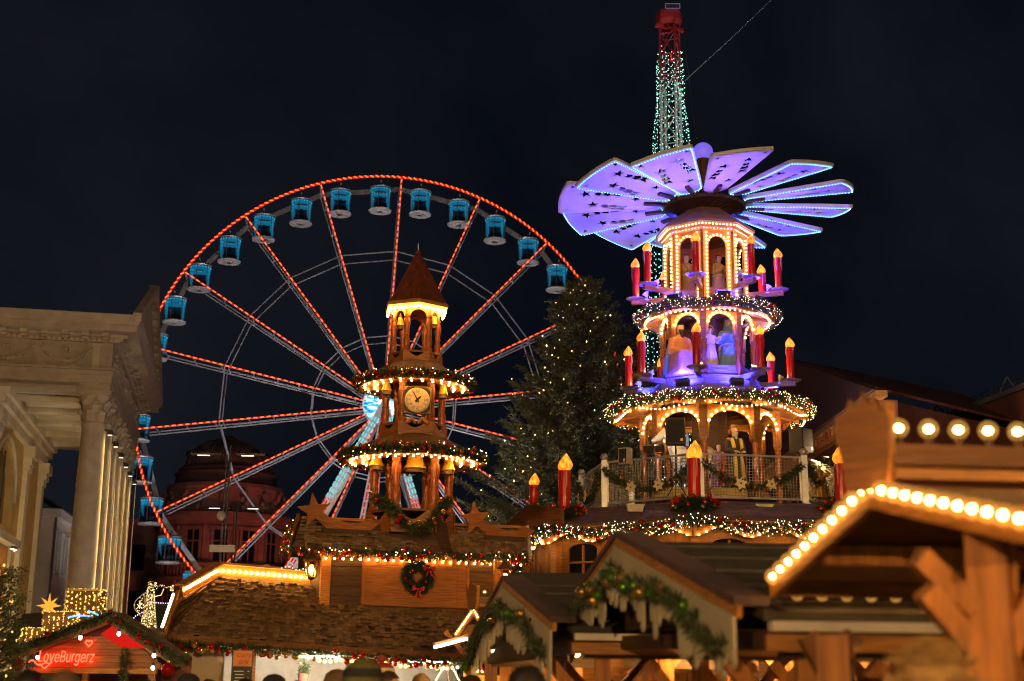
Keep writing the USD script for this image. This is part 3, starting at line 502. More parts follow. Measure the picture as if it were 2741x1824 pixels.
for s in range(28):
    a = 2 * PI * s / 28 + rng.normal() * .04; ztop = zt - rng.uniform(0, 1.0); ph = rng.uniform(0, .1)
    for z in np.arange(ztop, 9, -.30):
        r = .5 + .062 * (zt - z) + .06 * math.sin(z * 1.7 + s); P.append(tb + A(r * math.cos(a + .02 * math.sin(z * 3)), r * math.sin(a), z + rng.normal() * .05))
part(ct, 'fairy_lights', octa(P, rng.uniform(.016, .030, len(P))), 'fairy_teal', kind='stuff')
part(ct, 'wires', cat([tube([tb + A(.5 * math.cos(a), .5 * math.sin(a), zt), tb + A((.5 + .062 * (zt - 9)) * math.cos(a), (.5 + .062 * (zt - 9)) * math.sin(a), 9)], .004, 3) for a in np.linspace(0, 2 * PI, 34, endpoint=False)]), 'black')
solo('stay_cable', tube([at(1834, 216, 60), lerp(at(1834, 216, 60), at(2090, -25, 52), .5) - A(0, 0, .05), at(2090, -25, 52)], .022, 5), 'steel', 'thin pale steel cable rising to the right from the lattice tower', 'cable', smooth=True)
solo('stay_cable', tube([at(1835, 130, 60), at(1850, 260, 58), at(1866, 372, 56)], .008, 4), 'steel', 'thin dark cable falling beside the lattice tower to the ball', 'cable')

# ================================================================ buildings on the right
E0, E1 = at(2040, 1232, 78), at(2345, 1077, 56); E0[2] = E1[2] = (E0[2] + E1[2]) / 2
R0 = at(2128, 968, 74); R1 = R0 + (E0 - E1) * .8
rb = thing('red_roofed_building', 'dark brick building with a big plum red hipped roof behind the pyramid', 'building', A(E1[0] + 6, E1[1] + 8, 0))
S1 = E1 + A(14, 12, 0)
part(rb, 'roof', cat(slab(E0, E1, R0, R1, .12), slab(E1, S1, S1 + A(-4, 8, 4), R0, .12)), 'roof_tile')
fd = unit(E1 - E0); fn = unit(np.cross(fd, (0, 0, 1)));
if fn[1] > 0: fn = -fn
W = E1 - fn * .7 + A(0, 0, -.5); W[2] = 0
part(rb, 'wall', cat(obox(A(*(E0 - fn * .7)[:2], 0), (E1 - E0) - fd * .6, -fn * .4, A(0, 0, E1[2] - .3)), obox(A(*(E1 - fn * .7 - fd * .6)[:2], 0), unit(A(14, 12, 0)) * 16, A(-.3, .3, 0), A(0, 0, E1[2] - .3))), 'brick_wall')
cn = part(rb, 'cornice', cat(obox(E0 - A(0, 0, .28), E1 - E0, -fn * .5, A(0, 0, .26)), obox(E0 - A(0, 0, .8) - fn * .55, E1 - E0, -fn * .12, A(0, 0, .2))), 'wood_honey')
L = np.linalg.norm(E1 - E0)
for i in range(int(L / .62)): part(cn, 'bracket', obox(E0 + fd * i * .62 - A(0, 0, .6) - fn * .12, fd * .2, -fn * .55, A(0, 0, .32)), 'wood_honey')
for i in range(8):
    o = A(*(E1 - fn * .68 - fd * (1.5 + i * 3))[:2], E1[2] - 4.4); w_ = part(rb, 'window', cat(obox(o - fd * .15, fd * .15, fn * .1, A(0, 0, 2)), obox(o + fd * 1.1, fd * .15, fn * .1, A(0, 0, 2)), obox(o - fd * .3 + A(0, 0, 2), fd * 1.7, fn * .25, A(0, 0, .25))), 'wood_honey'); part(w_, 'pane', obox(o, fd * 1.1, fn * .05, A(0, 0, 2)), 'glass_dark')
g0, g1 = at(2440, 1150, 75), at(2790, 1015, 62)
fr_ = thing('grey_roofed_hall', 'low dark roof with rail and antenna frames at the far right', 'building', A(g1[0], g1[1] + 4, 0))
part(fr_, 'roof', slab(g0, g1, g1 + A(2, 14, 0), g0 + A(2, 14, 0), -.3), 'roof_felt')
part(fr_, 'wall', slab(A(*g0[:2], 0), A(*g1[:2], 0), g1 - A(0, 0, .3), g0 - A(0, 0, .3), .3), 'brick_wall')
part(fr_, 'edge_trim', beam(g0 + A(0, -.1, 0), g1 + A(0, -.1, 0), .12, .25), 'steel')
part(fr_, 'rail', cat([tube([lerp(g0, g1, t_) + A(0, 1, 0), lerp(g0, g1, t_) + A(0, 1, .5)], .025, 4) for t_ in np.linspace(.05, .95, 24)] + [tube([lerp(g0, g1, .05) + A(0, 1, .5), lerp(g0, g1, .95) + A(0, 1, .5)], .02, 4)]), 'steel_dark')
for t_ in (.22, .77):
    q = lerp(g0, g1, t_) + A(0, 1.5, 0); part(fr_, 'antenna_frame', cat(tube([q, q + A(.55, 0, 1.1)], .035, 4), tube([q + A(.55, 0, 1.1), q + A(1.3, .2, .2)], .035, 4)), 'steel')

# ================================================================ fir tree
def fir_tree(base, H, Rb, name, label, lights, dens=1.0, light_mat='fairy_tree', needle='fir_tree', tw=.03, lr=.032):
    t = thing(name, label, 'fir tree', base)
    base = np.asarray(base, float); r2 = np.random.default_rng(21)
    part(t, 'trunk', lathe([(H * .018, 0), (H * .012, H * .5), (.01, H * .97)], 10, base), 'bark', True)
    C, D, Ls, wood_ = [], [], [], []; lp = []
    nb = int(330 * dens)
    for i in range(nb):
        f = (i + r2.uniform()) / nb; f = f ** 1.1; z = H * (.05 + .95 * f); a = i * 2.39996 + r2.normal() * .25
        env = Rb * (1 - f) ** .72 * (.55 + .75 * meshkit.noise(np.array([math.cos(a) * 1.5 + 5, math.sin(a) * 1.5 + 5, f * 9.0]), 5)) + .12
        Lb = env * r2.uniform(.7, 1.22); rd = A(math.cos(a), math.sin(a), 0); sd = A(-rd[1], rd[0], 0)
        s = np.linspace(0, 1, 8); rise = .30 + .5 * f
        B = np.array([base + A(0, 0, z) + rd * Lb * u + A(0, 0, Lb * (rise * u ** 1.6 - .22 * u)) for u in s])
        wood_.append(tube(B, np.linspace(.03, .008, 8) * (1.3 - f), 4))
        nt = int(10 + 30 * Lb / 1.2)
        for u in r2.uniform(.15, 1.0, nt):
            p = base + A(0, 0, z) + rd * Lb * u + A(0, 0, Lb * (rise * u ** 1.6 - .22 * u)); sgn = r2.choice([-1, 1])
            d = unit(rd * r2.uniform(.5, 1.1) + sd * sgn * r2.uniform(.2, 1.0) + A(0, 0, r2.uniform(-.15, .65))); lt_ = (.16 + .42 * (1 - u) * min(1, Lb)) * r2.uniform(.7, 1.3)
            for v in np.linspace(.1, 1, 5):
                C.append(p + d * lt_ * v); D.append(d + r2.normal(size=3) * .55); Ls.append(r2.uniform(.10, .2))
                C.append(p + d * lt_ * v); D.append(d + r2.normal(size=3) * .55); Ls.append(r2.uniform(.10, .2))
        if r2.uniform() < lights / nb:
            u = r2.uniform(.55, 1.02); lp.append(base + A(0, 0, z) + rd * Lb * u + A(0, 0, Lb * (rise * u ** 1.6 - .22 * u) + .08))
            if lights > nb: 
                u = r2.uniform(.3, 1.02); lp.append(base + A(0, 0, z) + rd * Lb * u + A(0, 0, Lb * (rise * u ** 1.6 - .22 * u) + .1))
    part(t, 'branches', cat(wood_), 'bark')
    part(t, 'crown', needles(np.array(C), np.array(D), np.array(Ls) * H / 15, tw), needle)
    if lights: part(t, 'fairy_lights', octa(lp, lr * r2.uniform(.8, 1.3, len(lp))), light_mat, kind='stuff')
    return t
q = at(1562, 1400, 46); ft = fir_tree(A(q[0], 46, 0), 15.2, 5.0, 'fir_tree', 'tall dark fir tree with small warm lights left of the pyramid', 440, 1.75, lr=.024)
floodlight(at(1300, 1620, 37), at(1530, 1000, 45), .9, .5, 'lens_tree', 'floodlight', 'floodlight behind the stall lighting the tall fir tree', stand=.3)
# ================================================================ the big wooden pyramid
PX, PY = 4.665, 32.0
PA0 = -PI / 2 - math.radians(13)                                    # one corner of the octagon points here, towards the market lane
def pp(r, a, z): return A(PX + r * math.cos(a), PY + r * math.sin(a), z)
def va(k): return PA0 + k * PI / 4
PC = (PX, PY, 0)
def octl(prof): return lathe(prof, 8, PC, PA0)
py = thing('christmas_pyramid', 'giant wooden tiered pyramid crowned with star-cut propeller blades', 'pyramid', (PX, PY, 0))

# --- people and figures (also used further down): hull chains smoothed into one surface
def chain(joints, bones, edge=.03, iters=12):
    """joints {name: (xyz, r)}; bones [(a, b) or (a, b, c)] -> one smooth closed surface"""
    S = {k: m3.Manifold.sphere(r, 16).translate(list(map(float, p))) for k, (p, r) in joints.items()}
    u = None
    for b in bones:
        h = m3.Manifold.batch_hull([S[x] for x in b]); u = h if u is None else u + h
    u = u.refine_to_length(edge); m = u.to_mesh()
    t = trimesh.Trimesh(m.vert_properties[:, :3], m.tri_verts, process=True); trimesh.smoothing.filter_taubin(t, iterations=iters)
    return np.array(t.vertices), np.array(t.faces)
def place(m, loc, rz=0.0, s=1.0):
    c, n = math.cos(rz), math.sin(rz); V = m[0] * s
    return np.stack([V[:, 0] * c - V[:, 1] * n, V[:, 0] * n + V[:, 1] * c, V[:, 2]], 1) + np.asarray(loc, float), m[1]
def head_mesh(c, r=.105, edge=.02):
    """a head facing -y: skull, jaw, nose, ears"""
    c = np.asarray(c, float); J = {'skull': (c + A(0, .012, .03), r * .92), 'brow': (c + A(0, -.02, .02), r * .82), 'jaw': (c + A(0, -.035, -.075), r * .5), 'neck': (c + A(0, .015, -.17), r * .52), 'n0': (c + A(0, -r * .93, .005), .010), 'n1': (c + A(0, -r * 1.13, -.035), .015),
         'el': (c + A(-r * .93, .01, -.01), .02), 'er': (c + A(r * .93, .01, -.01), .02), 'el2': (c + A(-r * .9, .012, .025), .02), 'er2': (c + A(r * .9, .012, .025), .02)}
    return chain(J, [('skull', 'brow'), ('brow', 'jaw', 'skull'), ('jaw', 'neck', 'skull'), ('n0', 'n1', 'brow'), ('el', 'el2', 'skull'), ('er', 'er2', 'skull')], edge, 6)
def face_bits(c, r=.105):
    c = np.asarray(c, float); return cat(*[ball(c + A(s * .036, -r * .86, .014), .0115, 8, 6) for s in (-1, 1)]), cat(*[ball(c + A(s * .036, -r * .86, .042), .016, 8, 4, (1.2, .5, .3)) for s in (-1, 1)]), ball(c + A(0, -r * .80, -.068), .024, 8, 5, (1.1, .4, .3))
def cap_shell(c, r, zlo=-.02, back=.0):
    """hair: an open shell round the skull, lower behind than in front"""
    V, F = ball((0, 0, 0), 1, 18, 12); V = V * A(r * 1.04, r * 1.10, r * 1.08)
    lim = np.where(V[:, 1] > -.2 * r, -.75 * r - back, .42 * r); V[:, 2] = np.maximum(V[:, 2], lim)
    V = V * (1 + .06 * (meshkit.noise(V * 40) - .5))[:, None]
    return V + np.asarray(c, float) + A(0, .018, .03), F
HAND = {}
def hand(p, d, up, s=1.0):
    """palm, thumb and four curled fingers leaving the wrist p along d"""
    p, d = np.asarray(p, float), unit(d); w = unit(np.cross(d, up)); u = np.cross(w, d); J, Bn = {}, []
    for i in range(4):
        o = (i - 1.5) * .021 * s; L = (.036, .042, .039, .03)[i] * s; b = p + d * .085 * s + w * o
        J[f'p{i}'] = (p + d * .02 * s + w * o * .8, .013 * s); J[f'k{i}'] = (b, .0115 * s); J[f'm{i}'] = (b + d * L - u * .012 * s, .0095 * s); J[f't{i}'] = (b + d * L * 1.45 - u * .038 * s, .008 * s)
        Bn += [(f'k{i}', f'm{i}'), (f'm{i}', f't{i}')]
        if i: Bn.append((f'p{i-1}', f'p{i}', f'k{i-1}', f'k{i}'))
    J['h0'] = (p + d * .03 * s + w * .03 * s, .013 * s); J['h1'] = (p + d * .06 * s + w * .058 * s - u * .012 * s, .011 * s); J['h2'] = (p + d * .09 * s + w * .064 * s - u * .028 * s, .009 * s)
    Bn += [('h0', 'h1'), ('h1', 'h2'), ('p3', 'h0')]
    return J, Bn

# --- the crown: pole, ball, hub, blades
part(py, 'top_ball', ball((PX, PY, 14.47), .25, 28, 18), 'sphere_blue', True)
part(py, 'pole', lathe([(.17, 14.28), (.19, 14.0), (.19, 13.5), (.24, 13.2), (.24, 12.85)], 10, PC), 'wood_dark')
hb = part(py, 'rotor_hub', lathe([(.3, 13.3), (.5, 13.22), (.95, 13.08), (.98, 12.98), (.5, 12.9), (.3, 12.8)], 24, PC), 'wood_dark')
WZ, WP, WPH = 13.09, .173, -.413
def wing_frame(k):
    a = WPH - k * PI / 6; rh = A(math.cos(a), math.sin(a), 0); t = A(-math.sin(a), math.cos(a), 0)
    return A(PX, PY, WZ), rh, math.cos(WP) * t + math.sin(WP) * A(0, 0, 1)
def comet(cx, cy, s, ang):
    st = [star5(.135 * s, .40)]
    for i, (x0, x1, wd) in enumerate(((.10, .24, .055), (.26, .42, .07), (.44, .66, .078))):
        st.append(Polygon([(x0 + .02, -wd * .6), (x1, -wd - .01), (x1 + (.06 if i < 2 else -.07), 0), (x1, wd + .012), (x0 + .02, wd * .6), (x0 + .075, 0)]))
    g = unary_union([affinity.rotate(st[0], 18, origin=(0, 0))] + [affinity.translate(q, 0.02, 0) for q in st[1:]])
    return affinity.translate(affinity.rotate(affinity.scale(g, s * 1.3, s * 1.45, origin=(0, 0)), ang, origin=(0, 0)), cx, cy)
edge = [(1.0, -.17), (1.14, -.30), (3.40, -.735), (3.50, -.70), (3.555, -.35), (3.575, 0), (3.555, .35), (3.50, .70), (3.40, .735), (1.14, .30), (1.0, .17)]
blade = Polygon(edge)
cut = unary_union([comet(2.98, .26, .98, 174), comet(2.72, -.24, .98, 186), affinity.translate(star5(.10, .38, .3), 3.33, .56), affinity.translate(star5(.10, .38, .1), 3.30, -.54), affinity.translate(star5(.14, .38, .5), 1.72, .14)])
blade_cut = blade.difference(cut)
inset = np.array(blade.buffer(-.045).exterior.coords)[:-1]
for k in range(12):
    o, u, v = wing_frame(k); n = np.cross(u, v)
    b = part(py, 'blade', prism(blade_cut, o, u, v, .018), 'white_wing')
    part(b, 'edge_board', prism(blade.difference(blade.buffer(-.03)), o + n * .018, u, v, .055), 'white_wing')
    lit = k not in (2, 5)
    P = [o + u * x + v * y - n * .014 for x, y in inset]
    part(b, 'led_tube', tube(P, .011, 5, True), 'led_edge' if lit else 'steel_white')
    if lit:
        Q = resample(np.vstack([P, P[:1]]), .075); part(b, 'led_points', octa(Q - n * .008, .015), 'led_cyan', kind='stuff')
    part(b, 'blade_arm', beam(o + u * .35 - n * .03, o + u * 1.5 - n * .03, .10, .07, up=n), 'wood_dark')
part(hb, 'hub_struts', cat([beam(pp(.3, a, 12.86), pp(.97, a + .3, 13.03), .07) for a in np.linspace(0, 2 * PI, 24, endpoint=False)]), 'wood_dark')

# --- storey three: the bulb-lined octagonal lantern room
part(py, 'cap_roof', octl([(.0, 12.98), (.50, 12.90), (.62, 12.80), (1.02, 12.52), (1.20, 12.37), (1.20, 12.31), (.9, 12.33)]), 'cap_plum')
part(py, 'eaves_board', octl([(1.16, 12.33), (1.10, 12.20), (1.0, 12.16)]), 'wood_honey')
R3, Z3a, Z3b = .94, 10.46, 12.2
def side_frame(R, k):
    a, b = pp(R, va(k), 0), pp(R, va(k + 1), 0); u = unit(b - a); return a, u, np.linalg.norm(b - a), A(u[1], -u[0], 0)
room = part(py, 'upper_room', octl([(R3 - .2, Z3a), (R3 + .02, Z3a), (R3 + .02, Z3a + .05), (R3 - .2, Z3a + .05)]), 'wood_honey')
ls3 = thing('light_string', 'bulb rows outlining the arches and posts of the top lantern room', 'light string', (PX, PY, Z3a))
for k in range(8):
    a, u, L, n = side_frame(R3, k)
    w = Polygon([(0, 0), (L, 0), (L, Z3b - Z3a), (0, Z3b - Z3a)])
    hole = Polygon([(.15, .28), (L - .15, .28), (L - .15, 1.32)] + [(L / 2 + (L / 2 - .15) * math.cos(t), 1.32 + .23 * math.sin(t)) for t in np.linspace(0, PI, 14)] + [(.15, 1.32)])
    part(room, 'arch_panel', prism(w.difference(hole), A(*a[:2], Z3a), u, (0, 0, 1), .045), 'wood_honey')
    part(room, 'corner_post', beam(pp(R3 + .035, va(k), Z3a), pp(R3 + .035, va(k), Z3b), .05), 'wood_brown')
    part(room, 'kick_board', obox(A(*a[:2], Z3a + .03) + u * .12 + n * .05, u * (L - .24), n * .015, A(0, 0, .22)), 'wood_honey_x')
    if n[1] < .35:
        C = [A(*a[:2], z) + u * x + n * .075 for x in (.09, L - .09) for z in np.arange(Z3a + .06, Z3b - .05, .092)]
        C += [A(*a[:2], Z3a + 1.36 + .22 * math.sin(t)) + u * (L / 2 + (L / 2 - .13) * math.cos(t)) + n * .07 for t in np.linspace(.35, PI - .35, 7)]
        bulbs(ls3, C, .021, 'bulb_room')
for k in range(8):
    a, b = pp(1.11, va(k), 12.27), pp(1.11, va(k + 1), 12.27); n = unit((a + b) / 2 - A(PX, PY, 12.27))
    if n[1] < .5:
        bulbs(ls3, [lerp(a, b, t) + n * .02 for t in np.linspace(.04, .96, 10)], .02, 'bulb_room'); bulbs(ls3, [lerp(pp(1.06, va(k), 12.19), pp(1.06, va(k + 1), 12.19), t) for t in np.linspace(.08, .92, 9)], .013, 'bulb_room')
# --- roof of storey two with the garland, storey two
def tier_roof(rt, zt, re, ze, name, mat='cap_plum'):
    return part(py, name, octl([(rt, zt), (re, ze), (re + .02, ze - .07), (re - .06, ze - .09), (rt, ze + .02)]), mat)
def scallop_ring(R, z, depth, name, mat='wood_honey'):
    """eight hanging fascia boards with a wavy lower edge"""
    for k in range(8):
        a, u, L, n = side_frame(R, k)
        w = Polygon([(0, 0), (L, 0)] + [(L * t, -depth * (.55 + .45 * math.cos(2 * PI * t))) for t in np.linspace(1, 0, 17)]); part(py, name, prism(w, A(*a[:2], z), u, (0, 0, 1), .03), mat)
tier_roof(1.05, 10.47, 1.60, 10.20, 'upper_tier_roof'); scallop_ring(1.57, 10.16, .12, 'upper_fascia')
for k in range(8): part(py, 'upper_rafter', beam(pp(.9, va(k), 10.2), pp(1.55, va(k), 10.1), .05, .08), 'wood_brown')
Rg = 1.65
garland('garland', 'round garland with fairy lights on the middle tier roof of the pyramid, bluish lit', np.vstack([ring((PX, PY, 0), Rg, 90, z=10.22), ring((PX, PY, 0), Rg, 1, z=10.22)]), .15, 650, 9, .035, 48, .0095, mats=('bauble_red', 'bauble_gold', 'bauble_red'))
def arcade(R, za, zb, zcol, name, label, wpost=.13, arch_h=.3):
    """a storey of eight posts on turned columns with round arches and bulbs along them"""
    g = part(py, name, octl([(R - .1, zb), (R + .03, zb), (R + .03, zb - .04), (R - .1, zb - .04)]), 'wood_honey')
    s = thing('light_string', label, 'light string', (PX, PY, za))
    for k in range(8):
        a, u, L, n = side_frame(R, k); H = zb - za; q = pp(R, va(k), 0)
        w = Polygon([(0, H), (L, H), (L, 0), (L - .09, 0), (L - .12, H * .35)] + [(L / 2 + (L / 2 - .12) * math.cos(t), H * .35 + arch_h * math.sin(t)) for t in np.linspace(.05, PI - .05, 16)] + [(.12, H * .35), (.09, 0), (0, 0)])
        part(g, 'arch', prism(w, A(*a[:2], za), u, (0, 0, 1), .035), 'wood_honey')
        part(g, 'post', lathe([(wpost * .55, za - .12), (wpost * .8, za - .05), (wpost * .8, zb)], 4, (q[0], q[1], 0), va(k) + PI / 4), 'wood_brown')
        cs = za - .12; h = cs - zcol
        part(g, 'turned_column', lathe([(.075, zcol), (.085, zcol + h * .05), (.06, zcol + h * .08), (.095, zcol + h * .2), (.075, zcol + h * .32), (.05, zcol + h * .36), (.07, zcol + h * .38), (.07, zcol + h * .42), (.055, zcol + h * .45), (.075, zcol + h * .72), (.085, zcol + h * .8), (.06, zcol + h * .83), (.085, zcol + h * .87), (.06, zcol + h * .9), (.085, zcol + h * .95), (.07, zcol + h)], 14, (q[0], q[1], 0)), 'wood_turned', True)
        if n[1] < .6: bulbs(s, [A(*a[:2], za + H * .35 + (arch_h + .05) * math.sin(t)) + u * (L / 2 + (L / 2 - .09) * math.cos(t)) + n * .06 for t in np.linspace(.25, PI - .25, 9)], .027)
    return g
arcade(1.07, 9.62, 10.14, 8.62, 'middle_arcade', 'bulbs along the arches of the middle storey around the nativity', .13, .28)
bs2 = thing('light_string', 'bulbs under the eaves of the middle tier roof', 'light string', (PX, PY, 10.0))
bulbs(bs2, [pp(1.48, a, 10.07) for a in np.linspace(-PI - .3, .3, 44)], .02)
part(py, 'middle_floor', octl([(0, 8.60), (1.28, 8.60), (1.28, 8.50), (1.42, 8.46), (1.42, 8.30), (0, 8.30)]), 'wood_grey')
part(py, 'floor_box', octl([(1.1, 8.60), (1.12, 8.86), (1.06, 8.86), (1.05, 8.62)]), 'wood_grey')
# --- storey one
tier_roof(1.4, 8.32, 2.26, 7.94, 'lower_tier_roof'); scallop_ring(2.24, 7.86, .16, 'lower_fascia')
for k in range(16): part(py, 'lower_rafter', beam(pp(1.45, va(k / 2), 8.0), pp(2.2, va(k / 2), 7.82), .06, .1), 'wood_honey_x')
part(py, 'soffit', octl([(1.4, 8.05), (2.2, 7.88)]), 'wood_brown')
garland('garland', 'round garland with fairy lights above the lower carousel storey of the pyramid', ring((PX, PY, 0), 2.32, 110, z=7.92, endpoint=True), .17, 700, 10, .04, 62, .0105)
arcade(1.55, 7.12, 7.84, 5.72, 'lower_arcade', 'bulbs along the arches of the lower storey above the king', .17, .34)
bs1 = thing('light_string', 'bulbs under the wavy fascia of the lower carousel storey', 'light string', (PX, PY, 7.6))
bulbs(bs1, [pp(2.22, a, 7.72 + .06 * math.cos(8 * (a - PA0))) for a in np.linspace(-PI - .35, .35, 74)], .019)
ib = thing('light_string', 'warm bulbs under the ceiling inside the lower carousel storey', 'light string', (PX, PY, 7.7)); bulbs(ib, [pp(1.15, va(k) + .39, 7.78) for k in range(8)], .035)
part(py, 'centre_drum', lathe([(.42, 5.5), (.42, 10.1)], 10, PC), 'wood_dark')
part(py, 'turntable', lathe([(0, 5.98), (1.35, 5.98), (1.35, 5.86), (0, 5.86)], 24, PC), 'wood_brown')
# --- deck and ground floor
ZD = 5.42
part(py, 'deck', octl([(0, ZD), (3.35, ZD), (3.35, ZD - .12), (0, ZD - .12)]), 'wood_grey')
part(py, 'deck_edge', octl([(3.30, ZD), (3.42, ZD - .02), (3.42, ZD - .16), (3.3, ZD - .18)]), 'wood_grey')
part(py, 'skirt_roof', octl([(3.4, ZD - .1), (4.62, 4.98), (4.64, 4.92), (4.5, 4.9), (3.4, ZD - .25)]), 'roof_plum')
sk = part(py, 'skirt_fascia', octl([(4.6, 4.93), (4.6, 4.80), (4.5, 4.80)]), 'wood_honey')
for k in range(8):
    a, u, L, n = side_frame(4.6, k)
    w = Polygon([(0, 0), (L, 0)] + [(L * t, -.16 - .1 * math.cos(6 * PI * t)) for t in np.linspace(1, 0, 31)]); part(sk, 'wavy_board', prism(w, A(*a[:2], 4.82), u, (0, 0, 1), .03), 'wood_honey')
    if n[1] < .45:
        part(sk, 'fascia_trim', beam(A(*a[:2], 4.8) + n * .04, A(*a[:2], 4.8) + u * L + n * .04, .04), 'wood_honey_x')
for k in range(8):                                              # tile courses on the skirt roof
    if math.sin(va(k + .5)) < .4:
        for r_ in range(5):
            t0 = r_ / 5; ra, za = 4.64 - 1.2 * t0, 4.99 + .43 * t0
            a, b = pp(ra, va(k), za), pp(ra, va(k + 1), za); d = unit(b - a); m = (a + b) / 2; inn = unit(A(PX, PY, 0) - A(*m[:2], 0)) * .24 + A(0, 0, .086)
            part(py, 'tile_course', slab(a, b, b + inn, a + inn, .018, A(0, 0, 1)), 'roof_plum')
gb = [pp(4.72 , va(k) , 4.88) for k in range(-3, 4)]
pth = []
for k in range(-3, 3):
    for t in np.linspace(0, 1, 20, endpoint=False): pth.append(lerp(pp(4.7, va(k), 4.86), pp(4.7, va(k + 1), 4.86), t) + A(0, 0, -.10 * abs(math.sin(PI * t)) + .03 * math.sin(14 * t)))
garland('garland', 'long thick garland with white fairy lights round the skirt roof', pth, .17, 520, 7, .045, 50, .0115, light_mat='fairy_white')
bs0 = thing('light_string', 'bulbs along the wavy board below the long skirt garland', 'light string', (PX, PY, 4.6))
for k in range(-3, 3):
    a, u, L, n = side_frame(4.6, k); bulbs(bs0, [A(*a[:2], 4.70 - .1 * math.cos(6 * PI * t) - .02) + u * L * t + n * .06 for t in np.linspace(.03, .97, 22)], .019)
RW = 4.32
for k in range(8):
    a, u, L, n = side_frame(RW, k)
    win = Polygon([(.34, 3.84), (1.06, 3.84), (1.06, 4.44)] + [(.70 + .36 * math.cos(t), 4.44 + .12 * math.sin(t)) for t in np.linspace(0, PI, 12)] + [(.34, 4.44)])
    wall = Polygon([(0, 0), (L, 0), (L, 4.75), (0, 4.75)])
    front = n[1] < .3
    wl_ = part(py, 'ground_wall', prism(wall.difference(win) if front else wall, A(*a[:2], 0), u, (0, 0, 1), .06), 'wood_honey')
    part(py, 'corner_board', beam(pp(RW + .06, va(k), 0), pp(RW + .06, va(k), 4.75), .16), 'wood_honey')
    if front:
        for i in range(20):
            x = .06 + i * (L - .12) / 20; 
            if not (.2 < x + .07 < 1.2): part(wl_, 'plank', obox(A(*a[:2], .1) + u * (x + .006) + n * .06, u * ((L - .12) / 20 - .012), n * rng.uniform(.012, .02), A(0, 0, 4.6)), 'wood_honey')
        fm = part(py, 'window', cat(prism(win.buffer(.11).difference(win.buffer(.005)), A(*a[:2], 0) + n * .03, u, (0, 0, 1), .06), obox(A(*a[:2], 3.84) + u * .68 + n * .03, u * .04, n * .04, A(0, 0, .70)), obox(A(*a[:2], 4.16) + u * .34 + n * .03, u * .72, n * .04, A(0, 0, .04))), 'wood_honey_x')
        part(fm, 'pane', prism(win, A(*a[:2], 0) + n * .02, u, (0, 0, 1), .01), 'glass_dark')
        part(fm, 'sill_board', prism(Polygon([(.05, 3.58)] + [(x, 3.72 + .025 * math.sin(x * 22)) for x in np.linspace(.05, 2.15, 30)] + [(2.15, 3.58)]), A(*a[:2], 0) + n * .12, u, (0, 0, 1), .03), 'wood_honey')
        for sx in (.13, 1.27): part(fm, 'shutter', obox(A(*a[:2], 3.78) + u * (sx - .08) + n * .07, u * .16, n * .03, A(0, 0, .85)), 'wood_honey_x')
        part(fm, 'snowflake', prism(unary_union([affinity.rotate(sbox(-.13, -.012, .13, .012), 60 * j, origin=(0, 0)) for j in range(3)] + [affinity.translate(sbox(-.03, -.03, .03, .03), .09 * math.cos(j * PI / 3), .09 * math.sin(j * PI / 3)) for j in range(6)]), A(*a[:2], 4.15) + u * 1.75 + n * .1, u, (0, 0, 1), .01), 'snow_board')
# slanting porch gable on the left of the deck
q0, q1 = at(1405, 1352, 30.0), at(1495, 1352, 29.2)
part(py, 'side_gable', cat(slab(at(1330, 1425, 31), at(1412, 1350, 30), at(1412, 1500, 30), at(1330, 1560, 31), .1), slab(at(1412, 1350, 30), at(1500, 1362, 29), at(1500, 1400, 29), at(1412, 1420, 30), .1)), 'wood_brown')

# --- candle arms and candles
def arm_ring(r, z, name, amat):
    out = []
    for k in range(8):
        a = va(k) - .05; o = pp(.95, a, z - .07); e = pp(r + .1, a, z - .06)
        am = part(py, name, cat(beam(o, e, .10, .12), beam(o - A(0, 0, .0), o - A(0, 0, .28) + (e - o) * .06, .1, .1)), amat)
        part(am, 'plate', lathe([(0, z - .015), (.19, z - .01), (.24, z + .025), (.19, z + .01), (0, z + .01)], 18, (pp(r, a, 0)[0], pp(r, a, 0)[1], 0)), 'plate_dark')
        out.append(pp(r, a, z + .01))
    return out
def candle_parts(t, r, h, fh, fat=1.0, seed=1):
    g = np.random.default_rng(seed)
    part(t, 'wax', lathe([(0, 0), (r, 0), (r, h * .5), (r * .98, h - .02), (r * .85, h), (r * .5, h - .015), (0, h - .015)], 18), 'wax_red', True, local=True)
    for i in range(7):
        a = g.uniform(0, 2 * PI); L = g.uniform(.12, .45) * h; part(t, 'wax_drip', tube([(r * .98 * math.cos(a), r * .98 * math.sin(a), h - .01), (r * 1.02 * math.cos(a), r * 1.02 * math.sin(a), h - L * .5), (r * 1.0 * math.cos(a), r * 1.0 * math.sin(a), h - L)], [.014, .018, .008], 6), 'wax_red' if i % 3 else 'wax_drip', True, local=True)
    s = fh; V, F = lathe([(.30 * s * .55, 0), (.36 * s, .16 * s), (.40 * s, .32 * s), (.34 * s, .52 * s), (.20 * s, .74 * s), (.07 * s, .92 * s), (0, 1.0 * s)], 14)
    tw = V[:, 2] * 1.5 / s; f = 1 + .10 * np.sin(3 * np.arctan2(V[:, 1], V[:, 0]) + tw * 2); V[:, :2] *= f[:, None]; V[:, 0] += .10 * s * (V[:, 2] / s) ** 2
    part(t, 'flame', (V + A(0, 0, h - .02), F), 'flame', True, local=True)
def candles(pts, r, h, fh, labels, group, key):
    src = None
    for i, p in enumerate(pts):
        if labels[i] is None: continue
        if src is None: src = thing('candle', labels[i], 'candle', p, group, rotz=i * .8); candle_parts(src, r, h, fh, seed=hash_(key))
        else: dup(src, p, labels[i], rotz=i * .8)
def hash_(s): return sum(ord(c) * (i + 1) for i, c in enumerate(s))
